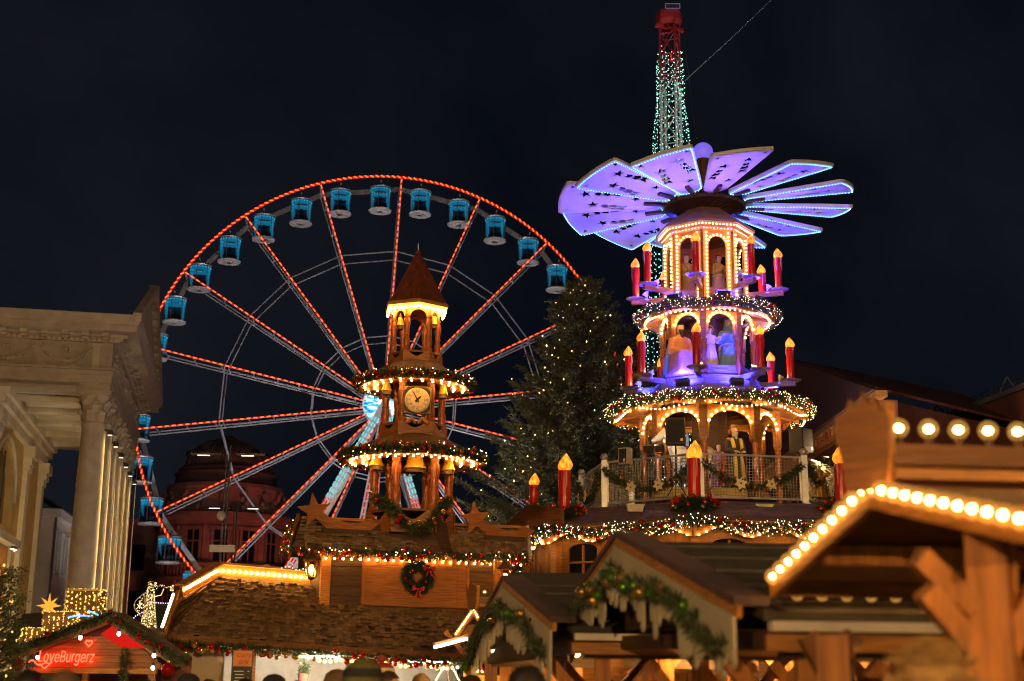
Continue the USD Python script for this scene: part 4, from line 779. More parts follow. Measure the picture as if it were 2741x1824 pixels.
U3 = arm_ring(1.72, 10.81, 'upper_arm', 'wood_honey_x'); U2 = arm_ring(1.92, 8.60, 'lower_arm', 'wood_grey')
nm = ['front centre', 'right of the front one', 'outermost on the right', 'partly hidden behind the outer right one', None, 'small one between the outer left one and the bulbs', 'outermost on the left', 'left of the front one']
candles(U3, .082, .80, .27, [f'red candle on the upper ring, {x}' if x else None for x in nm], 'candles of the upper ring', 'up')
candles(U2, .088, .80, .27, [f'red candle on the lower ring, {x}' if x else None for x in nm], 'candles of the lower ring', 'low')
# spot lamps clipped to the plates
spn = ['front', 'front right', 'right', 'rear right', 'rear', 'rear left', 'left', 'front left']
def spots(pts, ring_, lens):
    for i, p in enumerate(pts):
        if i == 4: continue
        a = va(i) - .05; td = A(-math.sin(a), math.cos(a), 0); s = 1 if math.cos(a) < 0 else -1
        q = p + td * .02 + (A(PX, PY, 0) - A(p[0], p[1], 0)) / np.linalg.norm((A(PX, PY, 0) - A(p[0], p[1], 0))) * .24 + A(0, -.04, .12); aim = unit(p + A(0, 0, .55) - q)
        t = thing('spot_lamp', f'small round spot lamp beside the {spn[i]} candle of the {ring_} ring', 'spot lamp', p, f'spot lamps of the {ring_} ring')
        u = unit(np.cross(aim, (0, 0, 1))); w = np.cross(u, aim); B_ = np.stack([u, w, aim]); V, F = lathe([(0, -.10), (.04, -.08), (.055, -.03), (.085, 0), (.08, .004)], 14); part(t, 'reflector', (V @ B_ + q, F), 'steel_white', True)
        V, F = lathe([(0, -.02), (.055, -.02)], 12); part(t, 'lens', (V @ B_ + q, F), lens); part(t, 'clip', cat(beam(q - aim * .08, q - aim * .08 - A(0, 0, .12), .03), box(q - aim * .06 - A(0, 0, .12), (.09, .07, .02))), 'steel_white')
spots(U3, 'upper', 'lens_warm'); spots(U2, 'lower', 'lens_warm')
# big candles and wreaths on the deck edge
RB = 4.12
big = []
for k, lb in ((-1, 'tall red electric candle left of the deck railing'), (0, 'tall red electric candle at the front of the deck'), (1, 'tall red electric candle at the right end of the deck')):
    p = pp(RB, va(k) , 5.20); big.append(p)
    if k == -1: bs_ = thing('candle', lb, 'candle', p, 'big candles on the deck edge'); candle_parts(bs_, .13, 1.0, .40, seed=5)
    else: dup(bs_, p, lb, 1.3 * k)
    wr = thing('bauble_wreath', lb.replace('tall red electric candle', 'fir wreath packed with red and gold baubles'), 'wreath', p - A(0, 0, .15), 'wreaths at the candle feet')
    part(wr, 'foliage', fir(ring(p + A(0, 0, .02), .30, 30, endpoint=True), .21, 1700, .03), 'fir_needles')
    for j in range(46):
        a = rng.uniform(0, 2 * PI); e = rng.uniform(-.4, 1.3); part(wr, 'bauble', ball(p + A((.30 + .19 * math.cos(e)) * math.cos(a), (.30 + .19 * math.cos(e)) * math.sin(a), .03 + .19 * math.sin(e)), rng.uniform(.032, .05), 10, 8), 'bauble_red' if j % 5 < 3 else 'bauble_gold', True)
p = at(1428.5, 1348, 31.5); cs_ = thing('candle', 'shorter red electric candle on the roof corner far left of the deck', 'candle', p); candle_parts(cs_, .098, .42, .30, seed=8)

# --- railing round the deck
rl = thing('deck_railing', 'metal railing with wire mesh panels and ball-topped posts round the pyramid deck', 'railing', (PX, PY, ZD))
RR = 3.06
for k in range(-3, 4):
    p = pp(RR, va(k), ZD); po = part(rl, 'post', beam(p, p + A(0, 0, 1.1), .13), 'steel'); part(po, 'ball_cap', ball(p + A(0, 0, 1.17), .085, 12, 8), 'steel', True)
    if k == 3: continue
    a, b = pp(RR, va(k), ZD + .12), pp(RR, va(k + 1), ZD + .12); d = unit(b - a); L = np.linalg.norm(b - a); a = a + d * .09; L -= .18
    pn = part(rl, 'panel_frame', cat(beam(a + A(0, 0, .02), a + d * L + A(0, 0, .02), .04), beam(a + A(0, 0, .93), a + d * L + A(0, 0, .93), .04), beam(a, a + A(0, 0, .95), .04), beam(a + d * L, a + d * L + A(0, 0, .95), .04)), 'steel')
    part(pn, 'wire_mesh', cat([beam(a + d * x, a + d * x + A(0, 0, .93), .008) for x in np.arange(.06, L, .065)] + [beam(a + A(0, 0, z), a + d * L + A(0, 0, z), .008) for z in np.arange(.07, .92, .065)]), 'steel_mesh')
def swag_on_rail(k, label):
    a, b = pp(RR + .1, va(k), ZD + .98), pp(RR + .1, va(k + 1), ZD + .98); P = [lerp(a, b, t) - A(0, 0, .62 * (1 - (2 * t - 1) ** 2)) for t in np.linspace(.04, .96, 26)]
    g = garland('garland', label, P, .12, 520, 0, group='garlands on the deck railing')
    for j in range(26):
        q = P[int(rng.integers(3, 23))] + A(rng.normal() * .07, -.12 - abs(rng.normal()) * .03, rng.normal() * .09); part(g, 'bauble', ball(q, rng.uniform(.025, .042), 10, 8), 'bauble_gold', True)
    n = unit((a + b) / 2 - A(PX, PY, a[2])); u = unit(b - a)
    for t, s in ((.36, .13), (.64, .12)):
        q = lerp(a, b, t) - A(0, 0, .62 * (1 - (2 * t - 1) ** 2)) + n * .16; f = part(g, 'star_flower', prism(star5(s, .55, .3, 6).buffer(.012), q, u, (0, 0, 1), .02), 'flower_cream'); part(f, 'flower_heart', ball(q + n * .02, .025, 8, 6), 'bauble_gold', True)
swag_on_rail(-2, 'fir swag with gold baubles on the leftmost narrow railing panel'); swag_on_rail(-1, 'fir swag with gold baubles on the railing panel left of the big front candle'); swag_on_rail(0, 'fir swag with gold baubles and star flowers on the railing panel below the king'); swag_on_rail(1, 'fir swag on the railing panel at the right end of the deck')
for x, m_, lb in ((1700, 'canvas_white', 'pale planter trough on the skirt roof left of the front candle'), (2045, 'bucket_green', 'light green trough on the skirt roof right of the front candle')):
    c = at(x, 1362, 28.6); t = thing('trough', lb, 'trough', c, 'troughs on the skirt roof')
    V, F = box((0, 0, 0), (.36, .2, .14)); V[V[:, 2] < 0] *= A(.85, .8, 1); part(t, 'tub', (V + c, F), m_); part(t, 'rim', box(c + A(0, 0, .075), (.39, .23, .02)), m_)
# loudspeakers
def speaker(x, y, Y, w, h, face, label, stand=None, body='black'):
    c = at(x, y, Y); t = thing('loudspeaker', label, 'loudspeaker', c - A(0, 0, h / 2), 'loudspeakers on the deck'); u = A(math.cos(face), math.sin(face), 0); n = A(u[1], -u[0], 0)
    o = c - u * w / 2 - n * w * .4 - A(0, 0, h / 2); part(t, 'cabinet', obox(o, u * w, n * w * .8, A(0, 0, h)), body); part(t, 'grille', obox(o + n * w * .8 + u * .03 + A(0, 0, .03), u * (w - .06), n * .015, A(0, 0, h - .06)), 'coat_dark'); part(t, 'badge', obox(o + n * (w * .8 + .016) + u * (w - .10) + A(0, 0, .05), u * .05, n * .004, A(0, 0, .06)), 'flower_cream')
    if stand: part(t, 'stand', cat(tube([c - A(0, 0, h / 2), A(c[0], c[1], ZD + .5)], .02, 6), *[tube([A(c[0], c[1], ZD + .55), A(c[0] + .4 * math.cos(q), c[1] + .4 * math.sin(q), ZD + .02)], .012, 5) for q in (.3, 2.4, 4.5)]), 'black')
speaker(1808, 1157, 29.6, .42, .56, -.15, 'black loudspeaker on a tripod stand in front of the white horse', True)
speaker(2144, 1180, 30.0, .42, .52, .75, 'loudspeaker above the railing right of the king', True, 'steel_dark')
speaker(1674, 1222, 30.0, .24, .36, -.7, 'small pale loudspeaker at the left end of the railing', None, 'grey_box')
# ================================================================ carved figures on the pyramid
def lobed(prof, c, folds=14, amp=.07, sy=.78, n=56, seed=0):
    """a draped robe: rings of the profile (r, z) with folds growing towards the hem"""
    g = np.random.default_rng(seed); V, F = lathe(prof, n); z = V[:, 2]; z0, z1 = z.min(), z.max(); th_ = np.arctan2(V[:, 1], V[:, 0]); k = (1 - (z - z0) / (z1 - z0)) ** .8
    f = 1 + amp * k * (np.sin(folds * th_ + 2 * z) + .5 * np.sin((folds * 2 - 3) * th_ + 1.3 + seed))
    V = V * np.stack([f, f * sy, np.ones_like(f)], 1); return V + np.asarray(c, float), F
def sleeve(pts, rs): return tube(resample(pts, .06), np.interp(np.linspace(0, 1, len(resample(pts, .06))), np.linspace(0, 1, len(rs)), rs), 12)
def figure(name, label, cat_, loc, s, rz, robe, under, hair, pose='pray', beard=None, cloak=None, halo=False, crown=False, seated=False, hood=None, stole=None):
    t = thing(name, label, cat_, loc, None); T = lambda m: place(m, loc, rz, s)
    hz = 1.62 if not seated else 1.22
    hd = A(0, -.02, hz)
    if pose == 'pray': el, wr = [A(s_ * .27, -.02, hz - .55) for s_ in (-1, 1)], [A(s_ * .05, -.27, hz - .42) for s_ in (-1, 1)]
    elif pose == 'open': el, wr = [A(s_ * .30, -.05, hz - .5) for s_ in (-1, 1)], [A(s_ * .34, -.30, hz - .40) for s_ in (-1, 1)]
    else: el, wr = [A(s_ * .28, .0, hz - .58) for s_ in (-1, 1)], [A(s_ * .14, -.28, hz - .62) for s_ in (-1, 1)]
    sh = [A(s_ * .19, .02, hz - .27) for s_ in (-1, 1)]
    J = {'pelvis': (A(0, .02, hz - .75), .15), 'chest': (A(0, .02, hz - .36), .16), 'neck': (A(0, .0, hz - .17), .055), 'skull': (hd + A(0, .012, .03), .095), 'jaw': (hd + A(0, -.035, -.07), .05), 'n0': (hd + A(0, -.09, .01), .011), 'n1': (hd + A(0, -.113, -.03), .015)}
    B = [('pelvis', 'chest'), ('chest', 'neck'), ('neck', 'skull'), ('skull', 'jaw'), ('jaw', 'neck'), ('n0', 'n1', 'skull')]
    for i, q in enumerate('lr'):
        J['s' + q] = (sh[i], .07); J['e' + q] = (el[i], .05); J['w' + q] = (wr[i], .033); B += [('chest', 's' + q), ('s' + q, 'e' + q), ('e' + q, 'w' + q)]
        hj, hb_ = hand(wr[i], unit(wr[i] - el[i]), A(0, 0, 1), 1.1); hj = {k + q: v for k, v in hj.items()}; J |= hj; B += [tuple(x + q for x in b) for b in hb_] + [('w' + q, 'p0' + q, 'p3' + q)]
    J['kl'] = (A(-.1, 0, .25), .07); J['kr'] = (A(.1, 0, .25), .07); J['fl'] = (A(-.1, -.1, .05), .05); J['fr'] = (A(.1, -.1, .05), .05)
    if seated:
        J['kl'] = (A(-.14, -.42, hz - .72), .09); J['kr'] = (A(.14, -.42, hz - .72), .09); J['fl'] = (A(-.14, -.46, .06), .05); J['fr'] = (A(.14, -.46, .06), .05)
    B += [('pelvis', 'kl'), ('pelvis', 'kr'), ('kl', 'fl'), ('kr', 'fr')]
    b = part(t, 'body', T(chain(J, B, .045, 4)), 'skin_doll', True)
    ey, br, mo = face_bits(hd, .1); part(b, 'eyes', T(ey), 'hair_dark', True); part(b, 'mouth', T(mo), 'ribbon_red', True)
    sd = hash_(label) % 97
    if not seated:
        part(t, 'robe', T(lobed([(.36, .0), (.34, .12), (.30, .5), (.25, hz - .85), (.215, hz - .62), (.23, hz - .4), (.20, hz - .26), (.10, hz - .17), (.07, hz - .15)], (0, .02, 0), seed=sd)), robe, True)
    else:
        part(t, 'robe', T(cat(lobed([(.30, hz - .95), (.27, hz - .75), (.22, hz - .62), (.23, hz - .4), (.20, hz - .26), (.09, hz - .16)], (0, .02, 0), seed=sd))), robe, True)
        part(t, 'lap_drape', T(chain({'a': (A(-.17, 0, hz - .78), .15), 'b': (A(.17, 0, hz - .78), .15), 'c': (A(-.2, -.44, hz - .72), .11), 'd': (A(.2, -.44, hz - .72), .11), 'e': (A(-.28, -.55, .07), .07), 'f': (A(.28, -.55, .07), .07), 'g': (A(-.3, .1, .08), .08), 'h': (A(.3, .1, .08), .08)}, [('a', 'b', 'c', 'd'), ('c', 'd', 'e', 'f'), ('a', 'b', 'g', 'h'), ('e', 'f', 'g', 'h', 'c')], .05, 6)), under, True)
    part(t, 'sleeve', T(sleeve([sh[0], el[0], wr[0]], (.085, .085, .10))), robe, True); part(t, 'sleeve', T(sleeve([sh[1], el[1], wr[1]], (.085, .085, .10))), robe, True)
    part(t, 'girdle', T(tube([A(.235 * math.cos(q), .02 + .19 * math.sin(q), hz - .64 + .015 * math.sin(q * 3)) for q in np.linspace(0, 2 * PI, 24)], .02, 6)), under, True)
    part(t, 'hair', T(cap_shell(hd, .1, back=.06)), hair, True)
    if hood: part(t, 'hood', T(lobed([(.24, hz - .5), (.20, hz - .3), (.145, hz - .1), (.14, hz + .05), (.10, hz + .14), (0, hz + .165)], (0, .06, 0), 9, .04, 1.0)), hood, True)
    if beard: part(t, 'beard', T(chain({'a': (hd + A(-.05, -.06, -.06), .03), 'b': (hd + A(.05, -.06, -.06), .03), 'c': (hd + A(0, -.09, -.09), .04), 'd': (hd + A(0, -.09, -.26), .02)}, [('a', 'c', 'd'), ('b', 'c', 'd')], .02, 4)), beard, True)
    if cloak:
        V, F = lathe([(.42, .05), (.38, .5), (.31, hz - .7), (.26, hz - .35), (.14, hz - .18)], 30, (0, .03, 0), 0, -.35, PI + .35); f = 1 + .05 * np.sin(np.arctan2(V[:, 1], V[:, 0]) * 11) * (1.6 - V[:, 2]); V[:, :2] *= f[:, None]; part(t, 'cloak', T((V, F)), cloak, True)
    if stole:
        for s_ in (-1, 1): part(t, 'stole', T(tube([A(s_ * .13, -.10, hz - .24), A(s_ * .12, -.19, hz - .45), A(s_ * .10, -.21, hz - .75), A(s_ * .11, -.25, .55), A(s_ * .12, -.28, .25)], [.05, .055, .05, .055, .06], 8)), stole, True)
    if halo: part(t, 'halo', T(tube([hd + A(.18 * math.cos(q), .10, .06 + .18 * math.sin(q)) for q in np.linspace(0, 2 * PI, 28, endpoint=False)], .012, 6, True)), 'gold_figure', True)
    if crown: part(t, 'crown', T(prism_ring(hd + A(0, .01, .085), .105)), 'gold_figure')
    return t
def prism_ring(c, r):
    a = np.linspace(0, 2 * PI, 21); V, F = [], []
    for i, q in enumerate(a): V += [c + A(r * math.cos(q), r * math.sin(q), 0), c + A(r * 1.12 * math.cos(q), r * 1.12 * math.sin(q), .11 if i % 2 else .05)]
    for i in range(20): k = 2 * i; F += [[k, k + 2, k + 3], [k, k + 3, k + 1]]
    return np.array(V), np.array(F)
def onpix(x, Y, z): p = at(x, 800, Y); return A(at(x, 912 - (z - 9) * 110, Y)[0], Y, z)
f1 = figure('statue', 'gold robed choir figure in the right arch of the top room', 'statue', onpix(1925, 31.75, 10.52), .70, .55, 'robe_gold', 'robe_white', 'hair_brown')
f2 = figure('statue', 'gold robed choir figure in the left arch of the top room', 'statue', onpix(1838, 31.75, 10.52), .70, -.1, 'robe_gold', 'robe_white', 'hair_dark')
figure('statue', 'robed choir figure at the right side arch of the top room', 'statue', onpix(1968, 31.95, 10.52), .70, 1.2, 'robe_white', 'robe_gold', 'hair_brown')
figure('statue', 'seated bearded man in an orange tunic and pink drape, left in the nativity', 'statue', onpix(1822, 31.45, 8.63), .98, .35, 'orange_tunic', 'robe_pink', 'hair_dark', 'low', beard='hair_dark', cloak='robe_blue', seated=True)
figure('statue', 'standing woman in a pale blue robe and hood, right in the nativity', 'statue', onpix(1952, 31.6, 8.63), .86, -.4, 'robe_blue', 'robe_white', 'hair_brown', 'pray', hood='robe_blue')
figure('statue', 'small child figure with a halo and white dress, middle of the nativity', 'statue', onpix(1900, 31.3, 8.85), .56, .1, 'robe_white', 'robe_pink', 'hair_brown', 'open', halo=True)
figure('statue', 'kneeling figure with a golden cloth behind the child of the nativity', 'statue', onpix(1925, 31.75, 8.65), .62, -.3, 'robe_pink', 'robe_white', 'hair_brown', 'open', hood='robe_gold')
figure('statue', 'white bearded king with a crown and yellow stole on the lower storey', 'statue', onpix(1968, 30.75, 5.98), .80, .3, 'robe_dark', 'robe_red', 'hair_grey', 'low', beard='hair_grey', cloak='robe_red', crown=True, stole='robe_yellow')
figure('statue', 'kneeling figure in purple beside the king', 'statue', onpix(1925, 31.0, 5.98), .60, -.6, 'robe_purple', 'robe_yellow', 'hair_dark', 'low')
# white horse
hp = onpix(1852, 31.2, 5.98); ht = thing('horse_figure', 'white carved horse behind the tripod loudspeaker', 'horse', hp)
HJ = {'rump': (A(.42, 0, .98), .22), 'belly': (A(0, 0, .93), .21), 'chest': (A(-.38, 0, .96), .21), 'wither': (A(-.36, 0, 1.1), .13), 'neck': (A(-.62, 0, 1.34), .11), 'poll': (A(-.78, 0, 1.5), .085), 'muz': (A(-1.04, 0, 1.30), .055), 'jaw': (A(-.84, 0, 1.40), .085), 'earl': (A(-.76, -.05, 1.62), .015), 'earr': (A(-.76, .05, 1.62), .015)}
HB = [('rump', 'belly'), ('belly', 'chest'), ('chest', 'wither', 'neck'), ('neck', 'poll'), ('poll', 'jaw', 'muz'), ('earl', 'poll'), ('earr', 'poll')]
for i, y in enumerate((-.13, .13)):
    HJ |= {f'st{i}': (A(.48, y, .72), .12), f'ho{i}': (A(.60, y, .47), .06), f'sh{i}': (A(.54, y, .2), .042), f'hf{i}': (A(.52, y, .05), .055), f'el{i}': (A(-.42, y, .72), .09), f'kn{i}': (A(-.44, y, .42), .055), f'fe{i}': (A(-.43, y, .18), .04), f'fh{i}': (A(-.45, y, .05), .052)}
    HB += [('rump', f'st{i}'), (f'st{i}', f'ho{i}'), (f'ho{i}', f'sh{i}'), (f'sh{i}', f'hf{i}'), ('chest', f'el{i}'), (f'el{i}', f'kn{i}'), (f'kn{i}', f'fe{i}'), (f'fe{i}', f'fh{i}')]
hbdy = part(ht, 'body', place(chain(HJ, HB, .05, 8), hp, .15, .86), 'horse_white', True)
part(ht, 'tail', place(sleeve([A(.62, 0, 1.08), A(.74, 0, .95), A(.74, 0, .45)], (.04, .06, .02)), hp, .15, .86), 'hair_grey', True)
part(ht, 'mane', place(cat(*[beam(A(-.36 - .09 * i, 0, 1.24 + .085 * i), A(-.30 - .09 * i, .02, 1.12 + .085 * i), .03, .07) for i in range(5)]), hp, .15, .86), 'hair_grey')
part(ht, 'saddle_cloth', place(lathe([(.225, -.25), (.235, 0), (.225, .25)], 16, (0, 0, 0), 0, 0.3, PI - .3), (0, 0, 0)) if False else place(cat(slab((-.2, -.23, .85), (.2, -.23, .85), (.2, -.12, 1.14), (-.2, -.12, 1.14), .02), slab((-.2, -.12, 1.145), (.2, -.12, 1.145), (.2, .12, 1.145), (-.2, .12, 1.145), .02)), hp, .15, .86), 'robe_purple')
for x, lb in ((1792, 'yellow plinth below the white horse'), (1950, 'yellow plinth below the king')):
    c = onpix(x, 30.35, 5.80); pl_ = thing('plinth', lb, 'plinth', c, 'plinths of the lower storey'); part(pl_, 'block', box(c, (.75, .35, .22)), 'robe_yellow'); part(pl_, 'edge', box(c - A(0, 0, .125), (.82, .42, .03)), 'robe_red')
c = at(2195, 1290, 29.9); an = figure('statue', 'small golden angel figure at the right end of the railing', 'statue', c - A(0, 0, .35), .42, .3, 'gold_figure', 'gold_figure', 'gold_figure', 'open', cloak='gold_figure')
# floodlights on the tiers
for k in (2, 3, 4):
    a_ = va(0) + k * PI / 3 + .2; floodlight(pp(.72, a_, 12.84), pp(1.9, a_, 13.4), .14, .08, 'lens_blue', 'floodlight', f'small blue spot on the cap roof below the blades, {["front", "front right", "rear right", "rear", "rear left", "front left"][k]} one', 'blue spots on the cap roof', stand=.06)
def deckflood_(x, y, Y, aim, lens, label, w=.26, h=.16): floodlight(at(x, y, Y), aim, w, h, lens, 'floodlight', label, None)
floodlight(pp(1.55, PA0 - .30, 8.40), pp(1.0, PA0 - .3, 9.4), .30, .12, 'lens_indigo', 'floodlight', 'flat floodlight on the lower roof left of centre, tinting the nativity blue')
floodlight(pp(1.55, PA0 + .50, 8.40), pp(1.0, PA0 + .5, 9.4), .30, .12, 'lens_indigo', 'floodlight', 'flat floodlight on the lower roof right of centre, tinting the nativity violet')
floodlight(pp(1.55, PA0 - 1.5, 8.40), pp(.9, PA0 - 1.5, 9.6), .26, .12, 'lens_blue', 'floodlight', 'flat floodlight on the lower roof at the left side of the nativity')
floodlight(pp(1.55, PA0 + 1.6, 8.40), pp(.9, PA0 + 1.6, 9.6), .26, .12, 'lens_indigo', 'floodlight', 'flat floodlight on the lower roof at the right side of the nativity')
for k, (a_, lb) in enumerate(((-.44, 'left of the front candle'), (.34, 'right of the front candle'), (-1.23, 'at the left side'), (1.13, 'at the right side'), (-2.02, 'at the rear left'), (1.91, 'at the rear right'), (2.7, 'at the rear'))):
    p = pp(1.45, PA0 + a_, 10.42); floodlight(p, pp(2.6, PA0 + a_ * 1.0, 13.0), .30, .14, 'lens_violet', 'floodlight', f'flat floodlight on the middle roof {lb}, tinting the blades violet', snoot=.10)
floodlight(pp(1.25, PA0 - .75, 10.46), pp(.2, PA0 - .6, 11.2), .24, .10, 'lens_blue', 'floodlight', 'small floodlight at the foot of the top room, left arch, blue')
floodlight(pp(1.25, PA0 + .85, 10.46), pp(.2, PA0 + .6, 11.2), .24, .10, 'lens_blue', 'floodlight', 'small floodlight at the foot of the top room, right arch, blue')
for x, lb in ((1738, 'white floodlight with black frame on the deck, left of the tripod loudspeaker'), (1765, 'white floodlight with black frame on the deck, next to the tripod loudspeaker')):
    floodlight(at(x, 1200, 29.7), at(1850, 1150, 31.6), .20, .14, 'lens_white', 'floodlight', lb)
for x, lb in ((2208, 'small floodlight at the right end of the deck, left one of two'), (2228, 'small floodlight at the right end of the deck, right one of two')):
    floodlight(at(x, 1232, 29.8), at(2000, 1150, 32), .16, .14, 'lens_warm', 'floodlight', lb)
# ================================================================ the sausage stall with its shingled roofs
stl = thing('sausage_stall', 'wooden market stall with two shingled roofs below the clock tower', 'stall', A(-2.5, 23.5, 0))
def shingles(parent, q, rows, cols, t=.045, lap=.35, count=300, seed=3, mats=('shingle_a', 'shingle_b', 'shingle_c')):
    """shingles laid in courses on the quad q (eave left, eave right, ridge right, ridge left)"""
    g = np.random.default_rng(seed); n = unit(np.cross(np.asarray(q[1]) - q[0], np.asarray(q[3]) - q[0])); n = n if n[2] > 0 else -n; rest = {m: [] for m in mats}; made = 0
    for r in range(rows):
        x = -g.uniform(0, .9)
        while x < cols:
            w = g.uniform(.75, 1.3); s0, s1 = max(0, x / cols), min(1, (x + w - .06) / cols); x += w
            if s1 - s0 < .15 / cols: continue
            t0 = (r + g.uniform(-.10, .10)) / rows; t1 = min((r + 1 + lap) / rows, 1.0); up = g.uniform(.4, 1.7) * t; lo = g.uniform(0, .3) * t
            a, b, c, d = bil(q, s0, t0) + n * up, bil(q, s1, t0) + n * up, bil(q, s1, t1) + n * (lo + .004), bil(q, s0, t1) + n * (lo + .004)
            m = slab(a, b, c, d, -t * .6, n); mt = mats[g.integers(0, len(mats))]
            if made < count: part(parent, 'shingle', m, mt); made += 1
            else: rest[mt].append(m)
    for mt, ms in rest.items():
        if ms: part(parent, 'shingles', cat(ms), mt, kind='stuff')
EL, ER, EM = at(450, 1702, 21.0), at(1300, 1760, 23.4), at(860, 1730, 22.2)
RL, RMt, RMb, RRr = at(585, 1545, 23.44), at(858, 1566, 24.3), at(860, 1616, 23.56), at(1335, 1642, 24.86); RH = at(482, 1604, 22.3)
fr0 = A(0, 0, -.05)
lowr = part(stl, 'lower_roof', cat(slab(EL, EM, RMt, RL, -.05), slab(EL, RL, RH, lerp(EL, RH, .5), -.05), slab(EM, ER, RRr, RMb, -.05)), 'wood_dark')
shingles(lowr, (EL + A(.02, 0, 0), EM, RMt, RL), 14, 27, count=170, seed=3)
shingles(lowr, (EM, ER, RRr, RMb), 11, 32, count=130, seed=4)
shingles(lowr, (EL, bil((EL, EM, RMt, RL), .001, .5), RL, RH), 9, 3, count=0, seed=5)
part(stl, 'eaves_board', cat(beam(EL - A(0, .03, .04), EM - A(0, .03, .04), .05, .12), beam(EM - A(0, .03, .04), ER - A(0, .03, .04), .05, .12)), 'wood_brown')
vb = part(stl, 'verge_board', cat(beam(EL + A(-.04, 0, .05), RH + A(-.04, 0, .05), .05, .2)), 'wood_honey')
part(stl, 'verge_light', tube([lerp(EL, RH, .05) + A(-.1, -.02, .10), lerp(EL, RH, .95) + A(-.1, -.02, .10)], .022, 6), 'led_white')
bb = part(stl, 'lit_ridge_board', cat(beam(RH + A(0, .06, .12), RL + A(0, .06, .12), .04, .18), beam(RL + A(0, .06, .10), RMt + A(0, .06, .10), .04, .22), beam(RL + A(0, -.03, .22), RMt + A(0, -.03, .22), .2, .03), beam(RH + A(0, -.03, .22), RL + A(0, -.03, .22), .2, .03)), 'wood_honey')
sl = thing('light_string', 'row of warm bulbs along the ridge board left of the stall upper storey', 'light string', RL)
bulbs(sl, [lerp(RL, RMt, t) + A(0, -.0, .11) for t in np.linspace(.04, .97, 18)] + [lerp(RH, RL, t) + A(0, -.0, .12) for t in np.linspace(.08, .95, 16)], .026)
# upper storey
ZT = at(860, 1462, 23.56)[2]
UA, UB = RMb.copy(), RRr.copy(); ud = unit((UB - UA) * A(1, 1, 0)); un = A(ud[1], -ud[0], 0); UL = np.linalg.norm((UB - UA)[:2]); z0 = min(UA[2], UB[2]) - .12; UH = ZT - z0
def up(x, z, n=0.0): return A(UA[0], UA[1], z0) + ud * x + un * n + A(0, 0, z)
uw = part(stl, 'upper_wall', obox(up(0, 0, -1.6), ud * UL, un * 1.58, A(0, 0, UH)), 'wood_dark')
nr = 7
for r in range(nr):
    for x0, x1 in ((.0, .72), (.72, 2.62), (2.62, UL)):
        part(uw, 'plank', obox(up(x0 + .004, UH * r / nr + .006, -.02), ud * (x1 - x0 - .008), un * rng.uniform(.022, .032), A(0, 0, UH / nr - .012)), 'wood_dark' if x0 != .72 else 'wood_panel')
pnl = part(stl, 'sign_panel', obox(up(.74, .22, .02), ud * 1.86, un * .03, A(0, 0, UH - .26)), 'wood_panel')
part(pnl, 'panel_frame', cat(obox(up(.70, .18, .02), ud * 1.94, un * .05, A(0, 0, .05)), obox(up(.70, UH - .06, .02), ud * 1.94, un * .05, A(0, 0, .05)), obox(up(.68, .18, .02), ud * .05, un * .06, A(0, 0, UH - .2)), obox(up(2.59, .18, .02), ud * .05, un * .06, A(0, 0, UH - .2)), obox(up(2.42, .26, .05), ud * .03, un * .01, A(0, 0, UH - .34))), 'wood_panel')
for x in (.98, 2.30): part(pnl, 'hook', obox(up(x, UH - .26, .055), ud * .02, un * .015, A(0, 0, .14)), 'bell_gold')
for x in (-.04, UL - .12): part(stl, 'corner_post', obox(up(x, 0, -.02), ud * .16, un * .09, A(0, 0, UH + .05)), 'wood_honey')
# upper roof
a0, a1 = at(782, 1470, 23.15), at(1412, 1494, 25.05); b0_, b1_ = at(806, 1394, 24.25), at(1405, 1420, 26.05)
upr = part(stl, 'upper_roof', cat(slab(a0, a1, b1_, b0_, -.05), slab(b0_, b1_, b1_ + A(-.4, 1.0, -.55), b0_ + A(-.4, 1.0, -.55), .05)), 'wood_dark')
shingles(upr, (a0, a1, b1_, b0_), 7, 44, count=260, seed=8, mats=('wood_grey', 'shingle_c', 'shingle_a'))
part(stl, 'ridge_cap', beam(b0_ + A(0, 0, .05), b1_ + A(0, 0, .05), .10, .05), 'wood_honey')
part(stl, 'gable_board', cat(beam(a0 + A(-.05, 0, -.05), b0_ + A(-.05, 0, .03), .05, .22)), 'wood_brown'); part(stl, 'gable_board', cat(beam(a1 + A(.05, 0, 0), b1_ + A(.05, 0, .03), .05, .14)), 'canvas_white')
garland('garland', 'garland with red and gold baubles along the eaves of the stall upper roof', [lerp(a0, a1, t) + A(0, -.06, -.02 + .02 * math.sin(t * 60)) for t in np.linspace(0, 1, 60)], .105, 520, 15, .038, 14, .012, low=.8)
ub_ = thing('light_string', 'warm bulbs hidden behind the eaves garland above the stall front panel', 'light string', lerp(a0, a1, .5))
bulbs(ub_, [lerp(a0, a1, t) + A(0, .02, -.13) for t in np.linspace(.1, .97, 26)], .02)
garland('garland', 'hanging garland at the left gable end of the stall upper roof', [lerp(a0, b0_, t) + A(-.12, -.05, 0) for t in np.linspace(-.12, .9, 16)], .10, 500, 26, .035, 14, .012)
